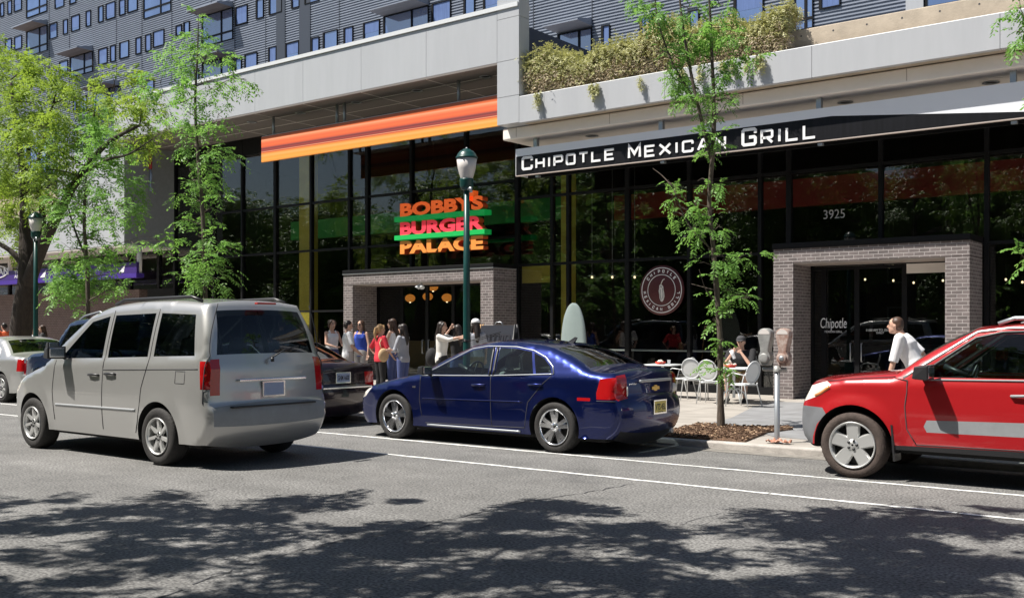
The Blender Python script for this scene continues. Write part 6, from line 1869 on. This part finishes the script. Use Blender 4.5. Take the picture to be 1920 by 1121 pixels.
mb.build('blade', 'frp', t)
MB().box(-.3, .3, -.2, .2, 0, .04).build('base_plate', 'steel', t, bevel=.01)

# ---------------------------------------------------------------- café tables and chairs
def cafe_table(u, v, Y, label):
    p = at(u, v, Y)
    t = thing('cafe_table', label, 'table', (p.x, p.y, SW), .1)
    h = .74
    MB().box(-.38, .38, -.38, .38, h - .03, h).build('table_top', 'table_white', t, bevel=.012)
    MB().lathe([(.03, .12), (.03, h - .03)], 14).build('column', 'chair_metal', t)
    for k in range(4):
        a = k * math.pi / 2 + math.pi / 4
        MB().tube([(.0, .0, .30), (.10 * math.cos(a), .10 * math.sin(a), .30), (.22 * math.cos(a), .22 * math.sin(a), .22), (.30 * math.cos(a), .30 * math.sin(a), .02)], .017, 8).build('leg', 'chair_metal', t)
    return t
def make_chair(label, loc, rz):
    """seat faces local +x"""
    t = thing('cafe_chair', label, 'chair', loc, rz, 'white metal café chairs')
    zs = .45
    poly = [(.21 * math.copysign(abs(math.cos(a)) ** .6, math.cos(a)), .205 * math.copysign(abs(math.sin(a)) ** .6, math.sin(a))) for a in [2 * math.pi * i / 28 for i in range(28)]]
    MB().prism(poly, 'z', zs - .012, zs + .006).build('seat', 'chair_metal', t, bevel=.006)
    mb = MB()      # oval back, dished
    n = 24
    def bp(a, r): 
        y = .205 * r * math.cos(a); z = zs + .235 + .215 * r * math.sin(a)
        return (-.20 - .10 * (z - zs) / .45 + .16 * y * y * 4 * .25, y, z)
    mb.v.append(bp(0, 0)); 
    for r in (.35, .7, 1.0):
        for i in range(n): mb.v.append(bp(2 * math.pi * i / n, r))
    for i in range(n):
        j = (i + 1) % n
        mb.face((0, 1 + i, 1 + j), 0, True)
        for k in range(2): mb.face((1 + k * n + i, 1 + (k + 1) * n + i, 1 + (k + 1) * n + j, 1 + k * n + j), 0, True)
    b = mb.build('backrest', 'chair_metal', t)
    so_ = b.modifiers.new('solid', 'SOLIDIFY'); so_.thickness = .006
    MB().tube([bp(2 * math.pi * i / 24, 1.0) for i in range(25)], .012, 8).build('back_frame', 'chair_metal', t)
    for sg in (-1, 1):
        MB().tube([(.24, sg * .235, 0), (.20, sg * .22, zs - .01), (.17, sg * .25, zs + .16), (.06, sg * .265, zs + .22), (-.10, sg * .255, zs + .20), (-.235, sg * .19, zs + .17)], .011, 8).build('arm', 'chair_metal', t)
        MB().tube([(-.30, sg * .22, 0), (-.19, sg * .19, zs - .01), (-.20, sg * .19, zs + .02)], .011, 8).build('leg', 'chair_metal', t)
    MB().tube([(-.19, -.19, zs - .02), (.19, -.21, zs - .02), (.19, .21, zs - .02), (-.19, .19, zs - .02), (-.19, -.19, zs - .02)], .009, 6).build('seat_frame', 'chair_metal', t)
    return t
YC = 19.3
ta = cafe_table(1242, 683, 20.3, 'white café table carrying a red food basket, left of the other table')
tb = cafe_table(1376, 683, YC + .15, 'white café table where the man in black sits eating')
ax, bxx = ta.location.x, tb.location.x
first = make_chair('white metal café chair just right of the left table, seen half behind it', (gx(1278, 20.3), 20.25, SW), math.pi)
def chair(label, u, Y, rz):
    c = copy_tree(first); c.location = (gx(u, Y), Y, SW); c.rotation_euler = (0, 0, rz); c['label'] = label
chair('white metal café chair with its round back to the street, second from the left', 1302, 19.9, math.radians(100))
chair('white metal café chair with its shaded back to the street, left of the trunk', 1335, 19.2, math.radians(95))
chair('white metal café chair in front of the seated man, nearest the parking meter', 1393, 18.75, math.radians(166))
chair('white metal café chair under the seated man in black', 1372, 20.25, math.radians(-80))
def basket(p, label, food):
    t = thing('food_basket', label, 'food basket', p)
    MB().lathe([(.085, 0), (.12, .055), (.125, .055), (.09, -.001)], 24).build('basket', 'red_basket', t)
    mb = MB(); rd = random.Random(food)
    for k in range(10): mb.ell((rd.uniform(-.07, .07), rd.uniform(-.06, .06), .04 + rd.uniform(0, .04)), (.04, .03, .025), 8, 6)
    mb.build('food', 'paper', t)
    if food == 2: MB().lathe([(.001, .17), (.03, .13), (.05, .05), (.04, .02)], 10, Matrix.Rotation(.3, 4, 'X')).build('wrapper', 'paper', t)
basket((ax - .02, 20.25, SW + .742), 'red plastic basket of food on the left café table', 1)
basket((gx(1368, YC), YC + .05, SW + .742), 'red plastic basket with a wrapped burrito in front of the man in black', 2)
t = thing('paper_cup', 'small white paper cup beside the red basket on the left table', 'cup', (ax + .22, 20.2, SW + .742))
MB().lathe([(.001, 0), (.028, 0), (.04, .10), (.042, .10), (.036, .098), (.001, .09)], 18).build('cup', 'table_white', t)
# ================================================================ PEOPLE
def union(name, mb, m, parent, voxel=.011, smooth=2):
    """overlapping closed shapes -> one continuous skin"""
    me = bpy.data.meshes.new('tmp'); me.from_pydata(mb.v, [], mb.f)
    bm = bmesh.new(); bm.from_mesh(me); bmesh.ops.recalc_face_normals(bm, faces=bm.faces); bm.to_mesh(me); bm.free()
    o = bpy.data.objects.new('tmp', me); COL.objects.link(o)
    r = o.modifiers.new('r', 'REMESH'); r.mode = 'VOXEL'; r.voxel_size = voxel
    s = o.modifiers.new('s', 'SMOOTH'); s.iterations = smooth; s.factor = .5
    dg = bpy.context.evaluated_depsgraph_get()
    out = bpy.data.meshes.new_from_object(o.evaluated_get(dg))
    bpy.data.objects.remove(o)
    out.name = name
    out.materials.clear(); out.materials.append(M[m])
    out.polygons.foreach_set('use_smooth', [True] * len(out.polygons))
    ob = bpy.data.objects.new(name, out); COL.objects.link(ob); ob.parent = parent
    return ob
def ball_tube(mb, path, rad):
    mb.tube(path, rad, 12)
    for p, r in zip(path, rad if hasattr(rad, '__len__') else [rad] * len(path)): mb.ell(p, (r, r, r), 12, 8)
def loft(mb, rings, n=20):
    """rings: (centre, half depth, half width, tilt)"""
    o = len(mb.v)
    for c, rx, ry, tilt in rings:
        q = Matrix.Rotation(tilt, 3, 'Y')
        for k in range(n):
            a = 2 * math.pi * k / n
            e = .85
            v = Vector((rx * math.copysign(abs(math.cos(a)) ** e, math.cos(a)), ry * math.copysign(abs(math.sin(a)) ** e, math.sin(a)), 0))
            mb.v.append(tuple(Vector(c) + q @ v))
    for i in range(len(rings) - 1):
        for k in range(n):
            k2 = (k + 1) % n
            mb.face((o + i * n + k, o + i * n + k2, o + (i + 1) * n + k2, o + (i + 1) * n + k))
    mb.face([o + k for k in range(n)][::-1]); mb.face([o + (len(rings) - 1) * n + k for k in range(n)])
def person(label, loc, rz, H=1.70, male=False, lean=0.0, turn=0.0, nod=0.0, arms=None, seat=None, top='cloth_white', sleeve=.45, bottom='cloth_denim', leg=1.0, hair='hair_brown', style='short', skirt=False, shoes='cloth_black', neck=0, bulk=1.0, step=0.0, bare_shoulder=False, top_len=.92):
    k = H / 1.72
    t = thing('person', label, 'person', loc, rz)
    up = lambda x, y, z: Vector((x, y, z))
    hipz = .90 if seat is None else seat
    L = math.radians(lean)
    def T(v):       # upper body leans about the hips
        v = Vector(v); d = v.z - .90
        return Vector((v.x * math.cos(L) + d * math.sin(L), v.y, hipz + d * math.cos(L) - v.x * math.sin(L))) * k
    sw = (.195 if male else .165) * bulk; tw = (.155 if male else .135) * bulk; hw = (.165 if male else .168) * bulk; dp = (.105 if male else .095) * bulk
    if arms is None: arms = [[(.02, .24, 1.14), (.08, .25, .90)], [(.02, -.24, 1.14), (.08, -.25, .90)]]
    sh = [T((0, sw - .01, 1.405)), T((0, -sw + .01, 1.405))]
    el = [T(a[0]) for a in arms]; wr = [T(a[1]) for a in arms]
    hip = [Vector((0, .088 * bulk, hipz)) * k, Vector((0, -.088 * bulk, hipz)) * k]
    if seat is None:
        kn = [Vector((.02 + step * .5, .09, .49)) * k, Vector((.02 - step * .3, -.09, .49)) * k]
        an = [Vector((-.02 + step * .7, .10, .08)) * k, Vector((-.02 - step, -.10, .10 + abs(step) * .2)) * k]
    else:
        kn = [Vector((.42, .16, seat + .04)) * k, Vector((.42, -.20, seat + .04)) * k]
        an = [Vector((.34, .13, .08)) * k, Vector((.40, -.20, .08)) * k]
    body = MB()
    def torso(mb, g, z0=.86, z1=1.45):
        R = [((0, 0, .86), dp * 1.05 + g, hw + g), ((-.01, 0, .95), dp * 1.02 + g, hw * 1.0 + g), ((0, 0, 1.08), dp * .92 + g, tw * .98 + g), ((.01, 0, 1.20), dp * 1.02 + g, tw * 1.08 + g), ((.015 if not male else 0, 0, 1.30), dp * 1.12 + g, sw * .92 + g), ((0, 0, 1.39), dp * .85 + g, sw * .93 + g), ((-.01, 0, 1.44), dp * .55 + g * .6, sw * .55 + g * .6)]
        R = [r for r in R if z0 - .001 <= r[0][2] <= z1 + .001]
        loft(mb, [(T(c), a * k, b * k, L) for c, a, b in R])
    torso(body, 0)
    ball_tube(body, [T((-.01, 0, 1.40)), T((.0, 0, 1.50))], [.058 * k, .052 * k])
    hc = T((.015, 0, 1.605))
    hm = Matrix.Translation(hc) @ Matrix.Rotation(L * .4, 4, 'Y') @ Matrix.Rotation(math.radians(turn), 4, 'Z') @ Matrix.Rotation(math.radians(nod), 4, 'Y')
    def hp(x, y, z): return hm @ (Vector((x, y, z)) * k)
    def hell(mb, c, r, n=14, m=10): mb.ell((0, 0, 0), (r[0] * k, r[1] * k, r[2] * k), n, m, 0, hm @ Matrix.Translation(Vector(c) * k))
    hell(body, (-.005, 0, .02), (.095, .077, .095)); hell(body, (.02, 0, -.045), (.068, .060, .072)); hell(body, (.060, 0, -.085), (.028, .034, .026))
    body.tube([hp(.085, 0, .02), hp(.112, 0, -.025), hp(.085, 0, -.035)], [.009 * k, .014 * k, .012 * k], 8)
    for sg in (-1, 1): hell(body, (-.005, sg * .078, -.01), (.018, .010, .03), 8, 6)
    for i in range(2):
        sg = 1 if i == 0 else -1
        ball_tube(body, [sh[i], sh[i].lerp(el[i], .5), el[i]], [(.052 if male else .043) * k, (.045 if male else .036) * k, (.037 if male else .031) * k])
        ball_tube(body, [el[i], el[i].lerp(wr[i], .35), wr[i]], [.037 * k if male else .031 * k, .037 * k if male else .030 * k, .025 * k if male else .021 * k])
        d = (wr[i] - el[i]).normalized(); ref = Vector((1, 0, 0)) if abs(d.x) < .8 else Vector((0, 0, 1))
        s_ = d.cross(ref).normalized(); u_ = s_.cross(d).normalized()
        body.ell((0, 0, 0), (.046 * k, .040 * k, .018 * k), 10, 8, 0, Matrix.Translation(wr[i] + d * .045 * k) @ Matrix((d, s_, u_)).transposed().to_4x4())
        for j, (off, ln) in enumerate(((-.028, .062), (-.010, .074), (.010, .070), (.027, .052))):
            a = wr[i] + d * .075 * k + s_ * off * k
            b = a + d * ln * .55 * k + u_ * .006 * k; c = b + d * ln * .35 * k + u_ * (.02 + .004 * j) * k
            body.tube([a, b, c], [.0095 * k, .009 * k, .0075 * k], 7)
        a = wr[i] + d * .025 * k - s_ * .034 * k
        body.tube([a, a + d * .03 * k - s_ * .02 * k + u_ * .012 * k, a + d * .058 * k - s_ * .020 * k + u_ * .024 * k], [.012 * k, .011 * k, .008 * k], 7)
        ball_tube(body, [hip[i], hip[i].lerp(kn[i], .5), kn[i]], [.088 * k * bulk, .072 * k * bulk, .054 * k * bulk])
        ball_tube(body, [kn[i], kn[i].lerp(an[i], .35), an[i]], [.052 * k, .052 * k * bulk, .036 * k])
        body.tube([an[i] + Vector((-.05, 0, -.04)) * k, an[i] + Vector((.05, 0, -.045)) * k, an[i] + Vector((.16, 0, -.055)) * k], [.034 * k, .036 * k, .022 * k], 10)
    union('body', body, 'skin', t)
    # clothes
    s = MB(); torso(s, .014, .95 if top_len > .9 else .86, 1.39 if bare_shoulder else 1.45)
    if bare_shoulder:
        for sg in (-1, 1): s.tube([T((.06, sg * .07, 1.34)), T((.03, sg * .085, 1.445)), T((-.06, sg * .08, 1.36))], .030 * k, 8)
    else:
        for i in range(2):
            if sleeve <= .5: e = sh[i].lerp(el[i], sleeve * 2); pth = [sh[i], e]; rr = [.066 * k, .058 * k]
            else: e = el[i].lerp(wr[i], (sleeve - .5) * 2); pth = [sh[i], sh[i].lerp(el[i], .5), el[i], e]; rr = [.060 * k, .052 * k, .046 * k, .038 * k]
            if male: rr = [r * 1.12 for r in rr]
            s.tube(pth, rr, 12)
            for p, r in list(zip(pth, rr))[:-1]: s.ell(p, (r, r, r), 12, 8)
    union('shirt' if not bare_shoulder else 'tank_top', s, top, t, smooth=3)
    b = MB()
    loft(b, [(Vector((0, 0, hipz - .03)) * k, (dp + .018) * k, (hw + .012) * k, 0), (Vector((0, 0, hipz + .06)) * k, (dp + .02) * k, (hw + .012) * k, L * .3), (T((0, 0, 1.03)), (dp + .004) * k, (tw + .018) * k, L)])
    for i in range(2):
        if leg <= .5: pth = [hip[i], hip[i].lerp(kn[i], leg * 2)]; rr = [.102 * k * bulk, .092 * k * bulk]
        else: pth = [hip[i], hip[i].lerp(kn[i], .5), kn[i], kn[i].lerp(an[i], (leg - .5) * 2)]; rr = [.100 * k * bulk, .084 * k * bulk, .066 * k * bulk, .056 * k]
        b.tube(pth, rr, 12)
        for p, r in list(zip(pth, rr))[:-1]: b.ell(p, (r, r, r), 12, 8)
    union('trousers' if leg > .7 else 'shorts', b, bottom, t, smooth=3)
    for i in range(2):
        a = an[i]
        f = MB().tube([a + Vector((-.06, 0, -.035)) * k, a + Vector((.04, 0, -.035)) * k, a + Vector((.13, 0, -.05)) * k, a + Vector((.19, 0, -.058)) * k], [.038 * k, .044 * k, .036 * k, .018 * k], 12).build('shoe', shoes, t)
    # face
    e = MB()
    for sg in (-1, 1): hell(e, (.082, sg * .032, .018), (.010, .013, .008), 8, 6)
    e.build('eyes', 'ink', t)
    e = MB()
    for sg in (-1, 1): e.tube([hp(.088, sg * .018, .038), hp(.086, sg * .034, .043), hp(.078, sg * .048, .036)], .004 * k, 5)
    e.build('eyebrows', hair, t)
    MB().tube([hp(.076, -.024, -.062), hp(.088, 0, -.064), hp(.076, .024, -.062)], [.003 * k, .008 * k, .003 * k], 6).build('mouth', mat('lip', (.42, .14, .12), .5) if 'lip' not in M else M['lip'], t)
    h = MB()
    hell(h, (-.022, 0, .038), (.090, .084, .088))
    if style == 'short': hell(h, (-.045, 0, .0), (.068, .084, .085))
    else:
        hell(h, (-.05, 0, -.01), (.062, .082, .10))
        for sg in (-1, 1): h.tube([hp(.058, sg * .035, .098), hp(.040, sg * .080, .045), hp(.0, sg * .088, -.03)], [.016 * k, .022 * k, .02 * k], 8)
    if style == 'long':
        h.tube([hp(-.05, 0, 0), hp(-.085, 0, -.13), T((-.10, 0, 1.36)), T((-.10, 0, 1.24))], [.066 * k, .064 * k, .058 * k, .024 * k], 12)
        for sg in (-1, 1): h.tube([hp(-.0, sg * .078, 0), hp(-.015, sg * .088, -.12), T((.02, sg * .085, 1.40)), T((.05, sg * .085, 1.28))], [.026 * k, .027 * k, .022 * k, .008 * k], 8)
    if style == 'pony': h.tube([hp(-.09, 0, .035), hp(-.135, 0, .03), hp(-.155, 0, -.08), hp(-.14, 0, -.20), hp(-.12, 0, -.27)], [.028 * k, .036 * k, .040 * k, .030 * k, .008 * k], 10)
    if style == 'bun': hell(h, (-.115, 0, .06), (.05, .05, .05))
    union('hair', h, hair, t, .010, 2)
    return t, hp, T, k
def stand(u, Y, z=SW): return (gx(u, Y), Y, z)
R_ = math.radians
def face_to(deg): return R_(deg)       # 0 = looking along the street to the right (+x), -90 = towards the camera side
M['lip'] = mat('lip', (.42, .14, .12), .5)
# the group outside the wide portal
person('man in a dark T-shirt standing with his back half turned, seen beyond the van', stand(528, 17.6), R_(150), 1.78, True, top='cloth_charcoal', bottom='cloth_denim', hair='hair_dark', nod=8)
person('woman in a white tank top with pinned-up brown hair, left end of the group', stand(622, 17.2), R_(-10), 1.76, top='cloth_white', bare_shoulder=True, bottom='cloth_denim', hair='hair_brown', style='bun', arms=[[(.10, .22, 1.14), (.30, .12, 1.10)], [(.10, -.22, 1.14), (.30, -.10, 1.08)]])
person('man in a loose white T-shirt with cropped dark hair, seen from behind', stand(652, 16.3), R_(55), 1.72, True, top='cloth_white', bottom='cloth_shorts', leg=.5, hair='hair_dark', nod=18, arms=[[(.06, .27, 1.14), (.22, .2, 1.02)], [(.06, -.27, 1.14), (.22, -.2, 1.0)]], top_len=.8)
t, hp, T, k = person('woman in a blue sleeveless top and sunglasses smiling towards the street', stand(677, 17.4), R_(-80), 1.74, top='cloth_blue', bare_shoulder=True, bottom='cloth_shorts', hair='hair_brown', style='long', top_len=.8)
MB().tube([hp(.0, .08, .022), hp(.09, .058, .022)], .004, 5).tube([hp(.0, -.08, .022), hp(.09, -.058, .022)], .004, 5).ell(hp(.092, .032, .018), (.026, .026, .02), 10, 6).ell(hp(.092, -.032, .018), (.026, .026, .02), 10, 6).build('sunglasses', 'ink', t)
t, hp, T, k = person('woman in a bright red T-shirt with a blond ponytail, seen from behind', stand(713, 15.9), R_(75), 1.63, top='cloth_red', bottom='cloth_black', hair='hair_blond', style='pony', arms=[[(-.05, .36, 1.16), (.02, .20, .98)], [(.06, -.24, 1.14), (.2, -.22, .98)]], top_len=.8)
MB().tube([T((.0, -.12, 1.45)), T((-.12, -.18, 1.30)), T((-.10, -.24, 1.12))], .013, 6).tube([T((.0, -.12, 1.45)), T((.10, -.18, 1.30)), T((.0, -.24, 1.12))], .013, 6).ell(T((-.06, -.25, 1.02)), (.13, .06, .15), 14, 9).build('handbag', 'cloth_tan', t)
person('woman in a white tank top with long wavy brown hair, facing left', stand(736, 17.3), R_(200), 1.77, top='cloth_white', bare_shoulder=True, bottom='cloth_denim', hair='hair_brown', style='long', arms=[[(.08, .22, 1.14), (.26, .10, 1.08)], [(.08, -.22, 1.14), (.26, -.06, 1.10)]])
person('woman in a grey cardigan and rolled jeans with straight dark hair', stand(756, 15.9), R_(190), 1.64, top='cloth_grey', sleeve=.95, bottom='cloth_denim', leg=.62, hair='hair_dark', style='long', arms=[[(.08, .22, 1.14), (.24, -.06, 1.10)], [(.08, -.22, 1.14), (.25, .08, 1.13)]], top_len=.8)
t, hp, T, k = person('woman in a cream shirt with a black shoulder bag, arms stretched forward', stand(828, 15.6), R_(20), 1.68, top='cloth_cream', sleeve=.72, bottom='cloth_black', hair='hair_dark', style='long', arms=[[(.22, .16, 1.36), (.46, .10, 1.38)], [(.22, -.16, 1.34), (.44, -.12, 1.40)]], top_len=.8)
MB().tube([T((-.02, .12, 1.46)), T((-.14, .10, 1.28)), T((-.20, .02, 1.1))], .016, 6).ell(T((-.22, .0, .98)), (.12, .17, .19), 14, 10).build('shoulder_bag', 'cloth_black', t)
person('woman in a black top raising both arms beside the lamp post', stand(858, 16.1), R_(165), 1.62, top='cloth_black', sleeve=.2, bottom='cloth_denim', hair='hair_dark', style='long', arms=[[(.20, .26, 1.40), (.06, .16, 1.62)], [(.22, -.22, 1.38), (.12, -.12, 1.60)]])
t, hp, T, k = person('person in a pale checked shirt and white cap behind the lamp post', stand(892, 16.4), R_(150), 1.72, top='cloth_grey', bottom='cloth_khaki', hair='hair_dark', style='long')
MB().ell((0, 0, 0), (.10, .092, .07), 14, 8, 0, hp and Matrix.Translation(hp(-.012, 0, .075))).build('cap', 'cloth_white', t)
# the seated man
t, hp, T, k = person('man in black shirt, cap and khaki shorts sitting eating at the café table', (tb.location.x - .14, tb.location.y + .72, SW), R_(-80), 1.80, True, seat=.50, lean=8, top='cloth_black', sleeve=.45, bottom='cloth_khaki', leg=.46, hair='hair_dark', nod=6, bulk=1.22,
    arms=[[(.27, .25, 1.16), (.22, .05, 1.42)], [(.26, -.30, 1.16), (.28, -.12, 1.42)]])
cp = MB()
cm = Matrix.Translation(hp(-.005, 0, .065)) @ Matrix.Rotation(.1, 4, 'Y')
cp.ell((0, 0, 0), (.108, .096, .075), 16, 10, 0, cm)
cp.build('cap', 'cloth_charcoal', t)
MB().add([hp(.06, -.075, .055), hp(.17, -.05, .045), hp(.185, 0, .045), hp(.17, .05, .045), hp(.06, .075, .055), hp(.06, -.075, .067), hp(.17, -.05, .053), hp(.185, 0, .053), hp(.17, .05, .053), hp(.06, .075, .067)],
         [(0, 1, 2, 3, 4), (9, 8, 7, 6, 5), (0, 5, 6, 1), (1, 6, 7, 2), (2, 7, 8, 3), (3, 8, 9, 4), (4, 9, 5, 0)]).build('cap_peak', 'cloth_charcoal', t)
q = t.matrix_basis @ T((.30, -.10, 1.40))
cup = thing('wrapped_cup', 'white paper wrapped cup held up by the seated man in black', 'cup', q)
cup.rotation_euler = (.35, -.25, 0)
MB().lathe([(.001, -.09), (.032, -.09), (.044, .09), (.001, .092)], 16).build('cup', 'cloth_white', cup)
# the passer-by in white beyond the bonnet of the red car
person('person in a loose white T-shirt walking past the glass doors, leaning forward', stand(1722, 14.9), R_(185), 1.76, True, lean=24, top='cloth_white', sleeve=.5, bottom='cloth_denim', hair='hair_brown', nod=-10, step=.25, bulk=1.12, top_len=.8, arms=[[(.20, .24, 1.14), (.36, .24, .94)], [(-.10, -.26, 1.14), (-.14, -.28, .90)]])
# figures at the far left
person('person in an orange T-shirt near the left edge beyond the silver sedan', stand(12, 16.2), R_(185), 1.74, True, top='cloth_orange', bottom='cloth_charcoal', hair='hair_dark', lean=10, step=.2)
person('person in a white top standing behind the left street lamp', stand(62, 16.6), R_(-60), 1.62, top='cloth_white', bottom='cloth_denim', hair='hair_dark', style='long')
person('person in a purple-black top standing right of the left street lamp', stand(80, 16.8), R_(-120), 1.66, top='cloth_charcoal', bottom='cloth_black', hair='hair_brown', style='long')
# ================================================================ put the vehicles in
blue_sedan(); red_suv(); silver_van(); blue_suv()
small_sedan('maroon_sedan', 'dark maroon sedan with red tail lights parked just ahead of the blue sedan', -16.25, 10.95, 'maroon_paint', 'GNM A600')
small_sedan('silver_sedan', 'silver sedan parked at the far left beyond the navy wagon', -25.3, 11.0, 'silver_paint', None)
